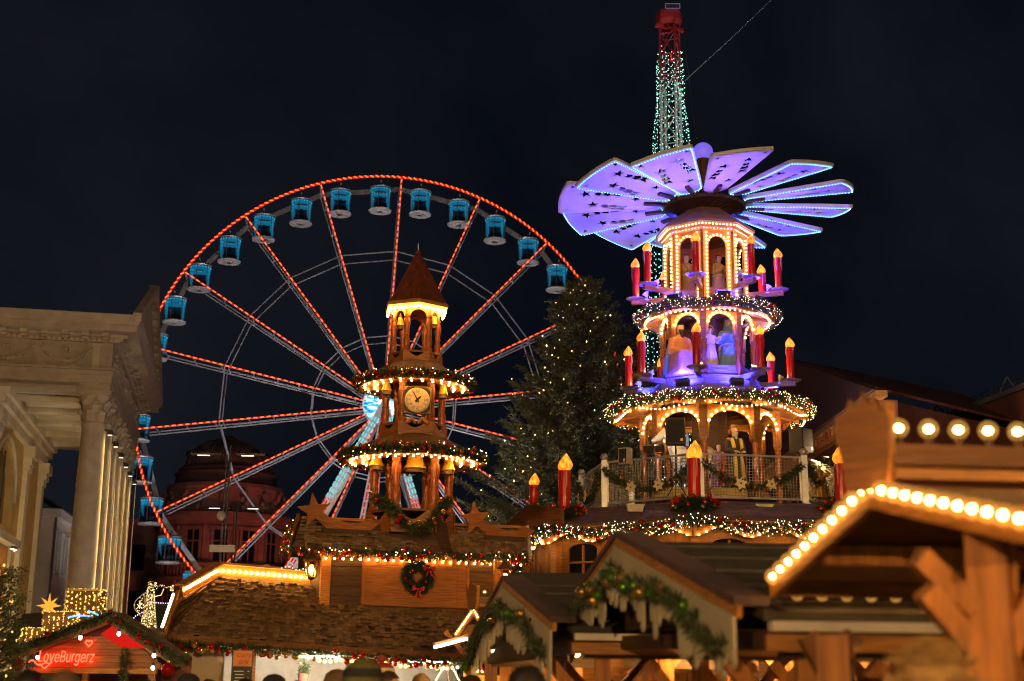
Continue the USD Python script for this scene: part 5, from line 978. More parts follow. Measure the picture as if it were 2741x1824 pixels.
# bell tower of the stall
TBX, TBY = at(1102, 1300, 25.0)[0], 25.0
def tz(y, r): return zat(y, TBY - r, 1105)
def tpz(r, a, z): return A(TBX + r * math.cos(a), TBY + r * math.sin(a), z)
bt = thing('bell_tower', 'wooden clock and bell tower with garlands standing on the stall roof', 'clock tower', (TBX, TBY, tz(1430, .7)))
TC = (TBX, TBY, 0); HA = -PI / 2 - math.radians(20)
def hexl(prof, n=6): return lathe(prof, n, TC, HA)
tw1 = at(1124, 800, 25.0)[0] - TBX                                # the top leans a little, as in the photograph
zt0 = tz(674, 0); ze = tz(800, .62)
def lean(m, dx): V, F = m; return V + A(dx, 0, 0), F
part(bt, 'spire', lathe([(.62, ze), (.055, zt0 - .05), (.055, zt0), (0, zt0 + .03)], 6, TC, HA + .5), 'wood_red')
part(bt, 'finial', tube([A(TBX, TBY, zt0), A(TBX, TBY, zt0 + .16)], .012, 5), 'steel')
part(bt, 'spire_eaves', lathe([(.62, ze + .02), (.655, ze - .02), (.64, ze - .06), (.42, ze - .10)], 6, TC, HA + .5), 'wood_honey')
def storey(r, zb, zt_, zbox, colr, ncol=6, off=0.0, archh=.16):
    for k in range(ncol):
        a = HA + off + 2 * PI * k / ncol; h = zt_ - zb
        part(bt, 'turned_column', lathe([(colr * 1.15, zb), (colr * 1.15, zb + h * .08), (colr * .8, zb + h * .10), (colr * .95, zb + h * .14), (colr * 1.1, zb + h * .26), (colr * .85, zb + h * .40), (colr * .75, zb + h * .43), (colr * 1.0, zb + h * .45), (colr * .8, zb + h * .48), (colr * .9, zb + h * .6), (colr * 1.1, zb + h * .75), (colr * 1.0, zb + h * .88), (colr * .7, zb + h * .91), (colr * 1.0, zb + h * .93), (colr * .9, zb + h)], 14, tpz(r, a, 0)), 'wood_turned', True)
        p, q = tpz(r, a, 0), tpz(r, a + 2 * PI / ncol, 0); u = unit(q - p); L = np.linalg.norm(q - p)
        w = Polygon([(0, archh + .06), (L, archh + .06), (L, 0), (L - colr * .8, 0)] + [(L / 2 + (L / 2 - colr) * math.cos(t), (archh) * math.sin(t)) for t in np.linspace(.05, PI - .05, 12)] + [(colr * .8, 0), (0, 0)])
        part(bt, 'arch', prism(w, A(*p[:2], zt_ - .02), u, (0, 0, 1), .03), 'wood_honey')
        b = prism(Polygon([(-.04, 0), (L + .04, 0), (L + .04, zb - zbox)] + [(L * t, (zb - zbox) * (.78 + .22 * math.cos(2 * PI * t))) for t in np.linspace(1, 0, 14)] + [(-.04, zb - zbox)]), A(*tpz(r * 1.12, a, 0)[:2], zbox), u, (0, 0, 1), .03)
        bo = part(bt, 'balustrade_board', b, 'wood_panel')
        sc = [LineString([(L * .5 + s * L * .36 - s * .10 * j_, (zb - zbox) * y_) for j_, y_ in ((0, .35), (.35, .3), (.6, .45), (1.0, .62), (1.3, .5))]).buffer(.009) for s in (-1, 1)]
        n = A(u[1], -u[0], 0); part(bo, 'carved_scroll', prism(unary_union(sc), A(*tpz(r * 1.12, a, 0)[:2], zbox) + n * .004, u, (0, 0, 1), .008), 'black')
    part(bt, 'floor', hexl([(0, zb + .01), (r * 1.15, zb + .01), (r * 1.15, zb - .03), (0, zb - .03)]), 'wood_brown')
    part(bt, 'ceiling', hexl([(0, zt_ + archh + .05), (r * 1.05, zt_ + archh + .05), (r * 1.05, zt_ + archh + .02), (0, zt_ + archh + .02)]), 'wood_honey')
z3a, z3b = tz(938, .41), tz(842, .41); storey(.41, z3a, z3b, tz(970, .48), .058, archh=.13)
z2a, z2b = tz(1128, .52), tz(1022, .52); storey(.52, z2a, z2b, tz(1164, .58), .072, archh=.12)
z1a, z1b = tz(1362, .68), tz(1222, .68); storey(.68, z1a, z1b, tz(1424, .72), .085, archh=.14)
part(bt, 'tier_roof', hexl([(.42, tz(962, .4)), (1.04, tz(992, 1.04)), (1.06, tz(992, 1.04) - .05), (.5, tz(1000, .5))], 24), 'wood_dark')
part(bt, 'tier_roof', hexl([(.52, tz(1158, .5)), (1.28, tz(1192, 1.28)), (1.30, tz(1192, 1.28) - .05), (.6, tz(1206, .6))], 24), 'wood_dark')
part(bt, 'ridge_saddle', cat(slab(tpz(.80, HA - .6, z1a - .28), tpz(.80, HA + 1.2, z1a - .28), tpz(.95, HA + 1.1, z1a - .75), tpz(.95, HA - .5, z1a - .75), .05), *[beam(tpz(.78, HA + q, z1a - .25), tpz(.95, HA + q, z1a - .85), .16) for q in (-.75, 1.15)]), 'wood_dark')
lb1 = thing('light_string', 'clear bulbs hanging under the spire eaves of the bell tower', 'light string', (TBX, TBY, ze - .2))
for k in range(6):
    p, q = tpz(.60, HA + .5 + k * PI / 3, ze - .10), tpz(.60, HA + .5 + (k + 1) * PI / 3, ze - .10)
    if (p[1] + q[1]) / 2 < TBY + .3: bulbs(lb1, [lerp(p, q, t) - A(0, 0, .02) for t in np.linspace(.06, .94, 9)], .025); bulbs(lb1, [lerp(lerp(p, q, t), A(TBX, TBY, p[2]), .2) for t in np.linspace(.15, .85, 5)], .02)
for R_, zr, nmx, cnt in ((1.0, tz(1000, 1.0) - .05, 'upper', 60), (1.22, tz(1200, 1.22) - .06, 'lower', 84)):
    s_ = thing('light_string', f'rows of bulbs under the {nmx} round tier of the bell tower', 'light string', (TBX, TBY, zr)); C = []
    for rr in (R_ * .92, R_ * .74): C += [tpz(rr, a, zr - .02) for a in np.linspace(-PI - .3, .3, int(cnt * rr / R_ * .36))]
    bulbs(s_, C, .019)
    part(bt, 'soffit', lathe([(R_ * .5, zr + .02), (R_ * 1.0, zr + .01)], 30, TC), 'wood_honey')
    part(bt, 'soffit_rim', lathe([(R_ * 1.0, zr + .04), (R_ * 1.03, zr + .04), (R_ * 1.03, zr - .03), (R_ * 1.0, zr - .03)], 36, TC), 'wood_honey_x')
    garland('garland', f'round garland with red and gold baubles on the {nmx} tier of the bell tower', ring((TBX, TBY, 0), R_ * 1.06, 60, z=zr + .06, endpoint=True), .125, 620, 12, .037, 12, .012, low=.3)
# clock
ca = HA + PI / 6; cu = A(-math.sin(ca), math.cos(ca), 0); cn_ = A(math.cos(ca), math.sin(ca), 0); cc = tpz(.50, ca, tz(1072, .52)) 
ck = part(bt, 'clock', obox(cc - cu * .255 - A(0, 0, .255), cu * .51, cn_ * .05, A(0, 0, .51)), 'black')
def onclock(m): V, F = m; return cc + cn_ * .05 + V[:, :1] * cu + V[:, 1:2] * A(0, 0, 1) + V[:, 2:] * cn_, F
part(ck, 'dial', onclock(lathe([(0, .03), (.20, .03), (.222, .02), (.23, 0)], 40)), 'clock_face')
part(ck, 'dial_ring', onclock(cat(lathe([(.125, .033), (.13, .033)], 40), lathe([(.195, .033), (.199, .033)], 40))), 'coat_brown')
nums = ['XII', 'I', 'II', 'III', 'IV', 'V', 'VI', 'VII', 'VIII', 'IX', 'X', 'XI']
for i, s in enumerate(nums):
    h = .034; w_ = text_width(s, h); q = PI / 2 - i * PI / 6; c = A(.163 * math.cos(q), .163 * math.sin(q), .032); V, F = text(s, h, (0, 0, 0), (1, 0, 0), (0, 1, 0), .004)
    V = V - A(w_ / 2, h / 2, 0); part(ck, 'numeral', onclock((V + c, F)), 'black')
for nm_, ang, L, w_ in (('hour_hand', math.radians(90 - 42), .115, .022), ('minute_hand', math.radians(90 + 30), .19, .013)):
    d = A(math.cos(ang), math.sin(ang), 0); s = A(-d[1], d[0], 0); V = np.array([-d * .05 - s * w_, -d * .05 + s * w_, d * L * .6 + s * w_ * .7, d * L, d * L * .6 - s * w_ * .7]) + A(0, 0, .038 if nm_[0] == 'h' else .042)
    part(ck, nm_, onclock((V, np.array([[0, 2, 1], [0, 4, 2], [4, 3, 2], [1, 2, 0], [2, 4, 0], [2, 3, 4]]))), 'black')
part(ck, 'corner_ornament', onclock(cat(*[tube([A(sx * (.245 - .07 * t), sy * (.245 - .075 * (1 - t)) , .012) + A(0, 0, 0) for t in np.linspace(0, 1, 8)], .010, 5) for sx in (-1, 1) for sy in (-1, 1)], *[ball((sx * .225, sy * .225, .01), .02, 6, 4) for sx in (-1, 1) for sy in (-1, 1)], *[tube([A(sx * .245, -.23, .008), A(sx * .245, .23, .008)], .006, 4) for sx in (-1, 1)], *[tube([A(-.23, sx * .245, .008), A(.23, sx * .245, .008)], .006, 4) for sx in (-1, 1)])), 'ornament_gold')
part(bt, 'carved_volute', cat(*[tube([cc + cn_ * .1 + cu * s * (.03 + .17 * t) - A(0, 0, .44 - .10 * t - .06 * math.sin(t * 5)) for t in np.linspace(0, 1, 10)], np.linspace(.022, .045, 10), 7) for s in (-1, 1)]), 'wood_honey', True)
# bells
def bell(r, a, ytop, H, R, label):
    zb_ = tz(ytop, r) - H; p = tpz(r, a, zb_); t = thing('bell', label, 'bell', p, None)
    part(t, 'bell_body', lathe([(R * .93, .0), (R, 0), (R * .98, H * .06), (R * .82, H * .22), (R * .68, H * .5), (R * .62, H * .78), (R * .52, H * .92), (R * .3, H), (0, H * 1.0)], 24), 'bell_gold', True, local=True)
    part(t, 'bell_inside', lathe([(R * .92, .01), (R * .7, H * .2), (R * .55, H * .7), (0, H * .75)], 20), 'black', True, local=True)
    part(t, 'yoke', cat(box((0, 0, H * 1.12), (R * .5, R * .4, H * .22)), tube([(0, 0, H * 1.2), (0, 0, H * 1.5)], .015, 5)), 'wood_brown', local=True)
    part(t, 'clapper', cat(tube([(0, 0, H * .5), (0, 0, -.02)], .010, 5), ball((0, 0, -.04), .03, 8, 6)), 'black', local=True)
    part(t, 'rim_wheel', lathe([(R * .80, -.07), (R * .84, -.02), (R * .8, .0)], 20), 'plate_dark', local=True)
bell(.50, HA + PI / 6, 1205, .34, .205, 'big golden bell in the middle of the bell tower lowest storey')
bell(.72, HA - PI / 6 - .15, 1204, .25, .135, 'golden bell at the left of the bell tower lowest storey')
bell(.70, HA + PI / 2 + .05, 1212, .24, .125, 'golden bell at the right of the bell tower lowest storey')
bell(.60, HA - PI / 6 - .05, 1012, .20, .10, 'golden bell left of the clock'); bell(.60, HA + PI / 2 - .08, 1018, .19, .09, 'golden bell right of the clock')
bell(.36, HA - PI / 6, 846, .16, .075, 'small bell at the left under the spire'); bell(.36, HA + PI / 2, 838, .17, .08, 'small golden bell at the right under the spire')
P = [tpz(.92, HA - .35, z1a + .16)] + [tpz(.95, HA + .1 + .9 * t, z1a - .02 - .38 * (1 - (2 * t - 1) ** 2)) for t in np.linspace(0, 1, 14)] + [tpz(.92, HA + 1.25, z1a + .18)]
garland('garland', 'swag of fir with a few baubles at the foot of the bell tower', P, .15, 700, 6, .04)
# comet ornaments on the roof
def comet_board(x, y, Y, label, s):
    p = at(x, y, Y); t = thing('comet_ornament', label, 'ornament', p, 'wooden comets on the stall roof'); u = ud; n = un
    st = affinity.translate(star5(.33, .42, -.15), 0, .18); tail = Polygon([(.12, .22), (.3, .08), (.7, -.02), (1.0, .04), (1.22, .2), (.98, .1), (1.25, .02), (1.12, -.1), (.8, -.22), (.4, -.22), (.1, .0)])
    part(t, 'star', prism(affinity.scale(st, s, s, origin=(0, 0)), p + n * .03, u, (0, 0, 1), .035), 'wood_panel'); part(t, 'tail', prism(affinity.scale(tail, s, s, origin=(0, 0)), p, u, (0, 0, 1), .03), 'wood_panel'); part(t, 'foot', obox(p + u * .18 * s - A(0, 0, .32 * s) - n * .04, u * .85 * s, n * .1, A(0, 0, .2 * s)), 'wood_dark')
comet_board(838, 1395, 23.9, 'wooden comet with a tail on the roof left of the bell tower', .95); comet_board(1270, 1415, 25.2, 'wooden comet with a tail on the roof right of the bell tower', .95)
# wreath on the panel
wc = up(1.66, UH * .60, .10); w_ = thing('wreath', 'round fir wreath with red bows hanging on the stall front panel', 'wreath', wc)
P = [wc + ud * .20 * math.cos(a) + A(0, 0, .20 * math.sin(a)) for a in np.linspace(0, 2 * PI, 40)]; part(w_, 'foliage', fir(P, .135, 2400, .022), 'fir_needles')
for j in range(13):
    a = j * 2.4; part(w_, 'bauble', ball(wc + ud * (.2 + .05 * math.cos(j * 3)) * math.cos(a) + A(0, 0, (.2 + .05 * math.cos(j * 3)) * math.sin(a)) + un * .09, .026, 10, 8), 'bauble_red' if j % 4 == 0 else 'bauble_gold', True)
for dx, dz in ((.17, .14), (-.02, -.22)):
    c = wc + ud * dx + A(0, 0, dz) + un * .11
    part(w_, 'bow', cat(*[prism(Polygon([(0, 0), (s * .10, .06), (s * .11, -.03)]), c, ud, (0, 0, 1), .02) for s in (-1, 1)], *[prism(Polygon([(0, 0), (s * .03, -.13), (s * .07, -.12)]), c, ud, (0, 0, 1), .015) for s in (-1, 1)], ball(c, .022, 8, 6)), 'ribbon_red')
# lanterns
def lantern(x, y, Y, label, s=1.0):
    c = at(x, y, Y); t = thing('lantern', label, 'lantern', c, 'carriage lanterns on the stall corners'); R = .13 * s
    part(t, 'frame', cat(lathe([(R * .55, 0), (R * .6, -.02)], 6, c), *[beam(c + A(R * .55 * math.cos(a), R * .55 * math.sin(a), 0), c + A(R * math.cos(a), R * math.sin(a), .26 * s), .014) for a in np.linspace(0, 2 * PI, 6, endpoint=False)], lathe([(R * 1.1, .26 * s), (R * 1.15, .28 * s), (R * .5, .36 * s), (R * .25, .40 * s), (0, .44 * s)], 6, c), lathe([(0, -.05), (R * .3, -.03), (R * .55, 0)], 6, c)), 'wood_dark')
    part(t, 'glass', lathe([(R * .52, .005), (R * .95, .25 * s)], 6, c), 'glass_amber'); part(t, 'bulb', ball(c + A(0, 0, .12 * s), .05 * s, 10, 8, (1, 1, 1.5)), 'bulb_warm', True)
    part(t, 'scroll_bracket', tube([c + A(.16 * s * math.cos(q) * (1 - q / 9), 0, .5 * s + .12 * s * math.sin(q)) for q in np.linspace(0, 5.5, 22)], .013, 6), 'wood_panel', True)
lantern(833, 1546, 22.95, 'lit carriage lantern at the left corner of the stall upper storey', 1.05); lantern(1352, 1565, 24.3, 'lit carriage lantern at the right corner of the stall upper storey', 1.0)
c = at(712, 1560, 26); t = thing('oval_sign', 'pale oval board with a yellow stripe standing behind the stall roof', 'sign', c)
part(t, 'board', prism(Polygon([(.15 * math.cos(a), .62 * max(math.sin(a), -.3) * .55) for a in np.linspace(0, 2 * PI, 40)]), c, (1, 0, 0), (0, 0, 1), .03), 'canvas_white'); part(t, 'stripe', box(c + A(0, -.035, .13), (.05, .004, .42)), 'crate_yellow'); part(t, 'support', tube([c + A(0, .05, .3), A(c[0], c[1] + .05, 0)], .03, 6), 'steel_dark')
c = at(835, 1460, 24); part(stl, 'corner_lights', octa([c + A(-.45 + .06 * i, -.3, -.42 + .03 * math.sin(i)) for i in range(9)], .012), 'fairy_teal', kind='stuff')
# counter front: posts, sheets, beams
dE = unit((ER - EL) * A(1, 1, 0)); nE = A(dE[1], -dE[0], 0); LE = np.linalg.norm((ER - EL)[:2]); E00 = A(EL[0], EL[1], 0)
def ce(x, n, z): return E00 + dE * x - nE * n + A(0, 0, z)
part(stl, 'rear_sheet', slab(ce(1.2, 2.2, 0), ce(LE + .5, 2.2, 0), ce(LE + .5, 2.2, 2.35), ce(1.2, 2.2, 2.35), .03), 'tarp_white')
part(stl, 'side_sheet', slab(ce(.12, .35, 0), ce(.95, .3, 0), ce(.95, .3, 2.2), ce(.12, .35, 2.25), .03), 'cream_wall')
part(stl, 'inner_ceiling', slab(ce(0, 0, 2.30), ce(LE, .0, 2.12), ce(LE, 2.3, 2.4), ce(0, 2.3, 2.5), .03), 'wood_brown')
for x in (1.35, LE - .1): part(stl, 'post', obox(ce(x, .35, 0), dE * .12, -nE * .12, A(0, 0, 2.2)), 'wood_honey')
part(stl, 'counter', cat(obox(ce(1.2, .3, 1.0), dE * (LE - 1.2), -nE * .5, A(0, 0, .06)), obox(ce(1.2, .34, 0), dE * (LE - 1.2), -nE * .05, A(0, 0, 1.0))), 'wood_honey')
for x in (2.1, 4.0): part(stl, 'tube_lamp', obox(ce(x, .25, 2.13 - .03 * x), dE * .7, -nE * .07, A(0, 0, .03)), 'lens_work')
garland('garland', 'long low garland full of baubles and bulbs along the stall counter eaves', [lerp(EL, ER, t) + A(0, -.08, -.12 + .015 * math.sin(t * 90)) for t in np.linspace(.0, 1, 90)], .10, 560, 16, .042, 0, low=1.2)
s_ = thing('light_string', 'white hot bulbs hanging below the counter garland of the stall', 'light string', EM)
bulbs(s_, [lerp(EL, ER, t) + A(0, -.1, -.21 + .02 * math.sin(t * 50)) for t in np.linspace(.42, .99, 34)], .022, 'bulb_warm')
garland('garland', 'fir branch hanging down at the left corner of the stall', [EL + A(-.05, -.05, -.06 - .08 * i) for i in range(7)], .11, 700, 2, .035)
# menu board
m0 = at(617, 1828, 20.4); mh = at(617, 1738, 20.4)[2] - m0[2]; mw = .30
mb = thing('menu_board', 'dark menu board with an orange script header on the stall post', 'menu board', A(m0[0], m0[1], m0[2] - .9))
part(mb, 'board', obox(m0 - A(0, 0, .5), A(mw, 0, 0), A(0, .03, 0), A(0, 0, mh + .5)), 'slate_board'); part(mb, 'header', obox(m0 + A(.02, -.006, mh - .24), A(mw - .03, 0, 0), A(0, .006, 0), A(0, 0, .22)), 'header_orange')
part(mb, 'header_lettering', cat(text('Curry', .060, m0 + A(.06, -.008, mh - .11), (1, 0, 0), (0, 0, 1), .003, True, .25), text('Grill', .055, m0 + A(.09, -.008, mh - .205), (1, 0, 0), (0, 0, 1), .003, True, .25)), 'ribbon_red')
part(mb, 'price_lines', cat([box(m0 + A(.11 + .01 * (i % 3), -.004, mh - .31 - i * .045), (.14 - .02 * (i % 2), .004, .012)) for i in range(12)] + [box(m0 + A(.25, -.004, mh - .31 - i * .045), (.03, .004, .012)) for i in range(0, 12, 2)]), 'chalk')
# swinging grill: tripod and chains
c = at(1202, 1745, 23.4); gr = thing('swing_grill', 'hanging grill tripod with wooden legs and chain at the right of the counter', 'grill', A(c[0], c[1], 0)); ap = at(1200, 1765, 23.6)
part(gr, 'leg', tube([ap, ap + A(-.42, -.1, -.75)], .018, 6), 'rope', True); part(gr, 'leg', tube([ap, ap + A(.42, -.1, -.75)], .018, 6), 'rope', True); part(gr, 'leg', tube([ap, ap + A(0, .5, -.75)], .018, 6), 'rope', True)
part(gr, 'chain', tube([ap + A(0, 0, .35), ap - A(0, 0, .6)], .009, 5), 'black'); part(gr, 'grate', lathe([(.0, -.6), (.5, -.6), (.5, -.63)], 20, ap), 'black')
c = at(930, 1745, 22.6); ch = thing('chain', 'black chain with hooks hanging from the stall eaves', 'chain', c - A(0, 0, .6)); part(ch, 'links', cat([tube(ring((0, 0, 0), .016, 8)[:, [0, 2, 1] if i % 2 else [2, 0, 1]] * A(1, 1, 1.5) + c - A(0, 0, .04 * i), .004, 4, True) for i in range(18)]), 'black')
# crates
def crate(x, y, Y, w, h, label):
    c = at(x, y, Y); t = thing('crate', label, 'crate', c, 'yellow crates behind the counter'); d_ = .3
    def gridwall(o, u, n, L):
        P = sbox(0, 0, L, h).difference(unary_union([sbox(xx, zz, xx + .03, zz + .03) for xx in np.arange(.06, L - .06, .055) for zz in np.arange(.06, h - .08, .055)])); return prism(P, o, u, (0, 0, 1), .015)
    part(t, 'front', gridwall(c - A(w / 2, 0, 0), A(1, 0, 0), None, w), 'crate_yellow'); part(t, 'back', obox(c - A(w / 2, -d_, 0), A(w, 0, 0), A(0, .015, 0), A(0, 0, h)), 'crate_yellow'); part(t, 'side', obox(c - A(w / 2, 0, 0), A(.015, 0, 0), A(0, d_, 0), A(0, 0, h)), 'crate_yellow'); part(t, 'side', obox(c + A(w / 2 - .015, 0, 0), A(.015, 0, 0), A(0, d_, 0), A(0, 0, h)), 'crate_yellow'); part(t, 'rim', cat(box(c + A(0, -.01, h - .02), (w + .03, .03, .03)), box(c + A(0, d_ + .01, h - .02), (w + .03, .03, .03))), 'crate_yellow'); part(t, 'base', box(c + A(0, d_ / 2, .01), (w, d_, .02)), 'crate_yellow')
crate(1272, 1812, 23.9, .40, .24, 'yellow plastic crate, upper one of the stack behind the counter'); crate(1310, 1848, 23.6, .5, .24, 'yellow plastic crate, lower one of the stack behind the counter')

# ================================================================ burger kiosk on the left
LA = at(297, 1652, 19.0); Ll, Lr = at(38, 1750, 19.0), at(480, 1772, 19.0)
hw = (Lr[0] - Ll[0]) / 2; lx, lz = (LA[0]), min(Ll[2], Lr[2])
bk = thing('burger_kiosk', 'small red lit burger kiosk with a garlanded gable at the lower left', 'kiosk', A(LA[0], 20.2, 0))
for s, e in ((-1, Ll), (1, Lr)):
    part(bk, 'roof', slab(LA + A(0, 0, .03), e + A(0, 0, .03), e + A(0, .75, .03), LA + A(0, .75, .03), .05, A(0, 0, 1)), 'roof_felt'); part(bk, 'verge_board', beam(LA + A(0, -.02, -.04), e + A(0, -.02, -.04), .04, .10), 'wood_brown')
GZ = at(250, 1790, 19.2)[2]; gw = Polygon([(Ll[0] + .22, GZ), (Lr[0] - .3, GZ), (Lr[0] - .3, Lr[2] - .03), (LA[0], LA[2] - .05), (Ll[0] + .22, Ll[2] + .02)])
gb_ = part(bk, 'gable_wall', prism(gw, (0, 19.30, 0), (1, 0, 0), (0, 0, 1), .05), 'wood_red')
for i in range(5):
    z = GZ + i * .085; c = gw.buffer(-.012).intersection(sbox(-20, z + .003, 20, z + .082))
    if not c.is_empty: part(gb_, 'plank', prism(c, (0, 19.25 - .004 * (i % 2), 0), (1, 0, 0), (0, 0, 1), .02), 'wood_panel')
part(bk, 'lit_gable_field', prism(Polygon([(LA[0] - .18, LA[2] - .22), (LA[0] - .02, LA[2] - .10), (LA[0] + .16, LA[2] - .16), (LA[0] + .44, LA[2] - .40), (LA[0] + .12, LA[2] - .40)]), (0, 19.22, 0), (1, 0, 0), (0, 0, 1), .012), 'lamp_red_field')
part(bk, 'lintel', box(A((Ll[0] + Lr[0]) / 2 - .1, 19.22, GZ - .03), (hw * 2 - .5, .1, .07)), 'wood_honey')
for x in (Ll[0] + .25, LA[0] - .35, Lr[0] - .42): part(bk, 'post', box(A(x, 19.25, GZ / 2), (.08, .08, GZ)), 'wood_panel')
part(bk, 'rear_wall', box(A(LA[0], 20.2, 1.0), (hw * 2 - .5, .05, 2.0)), 'brick_wall'); part(bk, 'counter', box(A(LA[0], 19.3, .55), (hw * 2 - .55, .4, 1.1)), 'wood_panel')
nz = at(100, 1772, 19.15); th_ = .095
sg = thing('neon_sign', 'red neon script lettering with a heart on the burger kiosk', 'sign', nz + A(.3, 0, -.05))
nw = text_width('LoveBurgerz', th_); sc_ = (at(248, 1765, 19.15)[0] - nz[0]) / nw
tm = text('LoveBurgerz', th_, (0, 0, 0), (1, 0, 0), (0, 0, 1), .012, False, .2); part(sg, 'lettering', (tm[0] * A(sc_, 1, sc_ * 1.6) + nz, tm[1]), 'neon_red')
hc = at(238, 1722, 19.15); part(sg, 'heart', tube([hc + A(.045 * 16 * math.sin(t) ** 3 / 16, 0, .045 * (13 * math.cos(t) - 5 * math.cos(2 * t) - 2 * math.cos(3 * t) - math.cos(4 * t)) / 16) for t in np.linspace(0, 2 * PI, 30, endpoint=False)], .009, 6, True), 'neon_red'); part(sg, 'flourish', tube([nz + A(-.12 + .3 * t, 0, -.02 + .05 * math.sin(t * 9) * (1 - t)) for t in np.linspace(0, 1, 24)] , .009, 6), 'neon_red'); part(sg, 'arrow', tube([nz + A(.03, 0, -.02), nz + A(.10, 0, -.09), nz + A(.2, 0, -.0)], .010, 6), 'neon_red')
garland('garland', 'fir garland along the left slope of the burger kiosk gable', [lerp(LA, Ll, t) + A(0, -.08, .03) for t in np.linspace(-.03, 1.02, 24)], .10, 700, 1.5, .03, mats=('bauble_red',), foliage='fir_light')
garland('garland', 'fir garland with red balls along the right slope of the burger kiosk gable', [lerp(LA, Lr, t) + A(0, -.08, .03) for t in np.linspace(0, 1.05, 24)], .10, 700, 7, .03, mats=('bauble_red',), foliage='fir_light')
garland('garland', 'fir strand hanging down the right post of the burger kiosk', [at(332 + 3 * math.sin(i), 1745 + 12 * i, 19.1) for i in range(8)], .09, 700, 1, .03, mats=('bauble_red',), foliage='fir_light')
for (x, y), lb in zip(((215, 1707), (318, 1697), (101, 1760), (412, 1755), (409, 1788)), ('above the neon lettering', 'in front of the red gable field', 'left of the neon lettering', 'near the right corner of the kiosk', 'hanging lowest at the kiosk right corner')):
    c = at(x, y, 18.9); t = thing('hanging_bulb', f'clear white bulb on a cord {lb}', 'bulb', c - A(0, 0, .03), 'bulbs on the burger kiosk'); part(t, 'glass_bulb', ball(c, .026, 10, 8, (1, 1, 1.25)), 'led_white', True); part(t, 'socket', box(c + A(0, 0, .045), (.03, .03, .04)), 'black'); part(t, 'cord', tube([c + A(0, 0, .06), c + A(0, .1, .16)], .004, 4), 'black')
for (x, y), lb in zip(((47, 1780), (449, 1792)), ('left', 'right')):
    c = at(x, y, 18.8); t = thing('big_bauble', f'large shiny red ball hanging at the {lb} eave of the burger kiosk', 'bauble', c, 'large red balls at the kiosk eaves'); part(t, 'ball', ball(c, .085, 20, 14), 'bauble_red', True); part(t, 'cap', lathe([(.02, .08), (.02, .11), (0, .11)], 10, c), 'bauble_gold'); part(t, 'cord', tube([c + A(0, 0, .1), c + A(0, 0, .24)], .004, 4), 'black')
# dark booth roof with lit gift boxes, star, left fir
d0 = at(62, 1655, 24); db = thing('dark_booth', 'dark booth roof under the glowing gift boxes behind the kiosk', 'booth', A(d0[0] + .6, 25.2, 0))
part(db, 'roof', cat(slab(at(20, 1748, 23), at(290, 1720, 23.4), at(250, 1640, 25), at(62, 1652, 25), .06), slab(at(62, 1652, 25), at(20, 1748, 23), at(0, 1748, 25.5), at(40, 1660, 26.5), .06)), 'roof_felt'); part(db, 'wall', box(A(d0[0] + .7, 25.4, .9), (2.4, 2.0, 1.8)), 'wood_dark')
def gift(x, y, Y, w, h, d, rz, label, n):
    c = at(x, y, Y); t = thing('gift_box', label, 'gift box', c, None); g = np.random.default_rng(x); ca, sa = math.cos(rz), math.sin(rz); R2 = np.array([[ca, sa, 0], [-sa, ca, 0], [0, 0, 1]])
    part(t, 'wire_frame', cat([tube(np.array([a, b]) @ R2 + c, .008, 4) for a, b in [((-w / 2 * sx, -d / 2 * sy, 0), (-w / 2 * sx, -d / 2 * sy, h)) for sx in (-1, 1) for sy in (-1, 1)] + [((-w / 2, sy * d / 2, z), (w / 2, sy * d / 2, z)) for sy in (-1, 1) for z in (0, h)] + [((sx * w / 2, -d / 2, z), (sx * w / 2, d / 2, z)) for sx in (-1, 1) for z in (0, h)]]), 'ornament_gold')
    V, F = box((0, 0, h / 2), (w * .96, d * .96, h * .97)); part(t, 'gold_wrap', (V @ R2 + c, F), 'gift_wrap')
    P = np.vstack([np.stack([g.uniform(-w / 2, w / 2, n), np.full(n, -d / 2 - .01), g.uniform(0, h, n)], 1), np.stack([np.full(n // 2, w / 2 + .01), g.uniform(-d / 2, d / 2, n // 2), g.uniform(0, h, n // 2)], 1), np.stack([np.full(n // 2, -w / 2 - .01), g.uniform(-d / 2, d / 2, n // 2), g.uniform(0, h, n // 2)], 1), np.stack([g.uniform(-w / 2, w / 2, n // 2), g.uniform(-d / 2, d / 2, n // 2), np.full(n // 2, h + .01)], 1)])
    P[:n, 0] = np.round(P[:n, 0] / .075) * .075 + g.normal(size=n) * .008
    part(t, 'fairy_lights', octa(P @ R2 + c, g.uniform(.007, .017, len(P))), 'fairy_gold', kind='stuff')
gift(87, 1735, 22.6, .34, .30, .3, .1, 'smallest glowing gold gift box, lowest of the stack at the left', 60); gift(158, 1718, 22.8, .50, .46, .36, .12, 'middle glowing gold gift box with light strings', 100); gift(223, 1690, 23.2, .54, .66, .4, -.1, 'largest glowing gold gift box, top right of the stack', 130)
c = at(131, 1622, 25.5); t = thing('star_lamp', 'pointed paper star glowing orange above the dark booth', 'star lamp', c); g = np.random.default_rng(4); pts_ = []
dirs = [A(math.cos(a), 0, math.sin(a)) for a in np.arange(8) * PI / 4 + .0] + [unit(A(math.cos(a), -.9, math.sin(a))) for a in np.arange(4) * PI / 2 + .4] + [unit(A(math.cos(a), .9, math.sin(a))) for a in np.arange(4) * PI / 2 + .4]
part(t, 'core', ball(c, .06, 10, 8), 'star_paper'); 
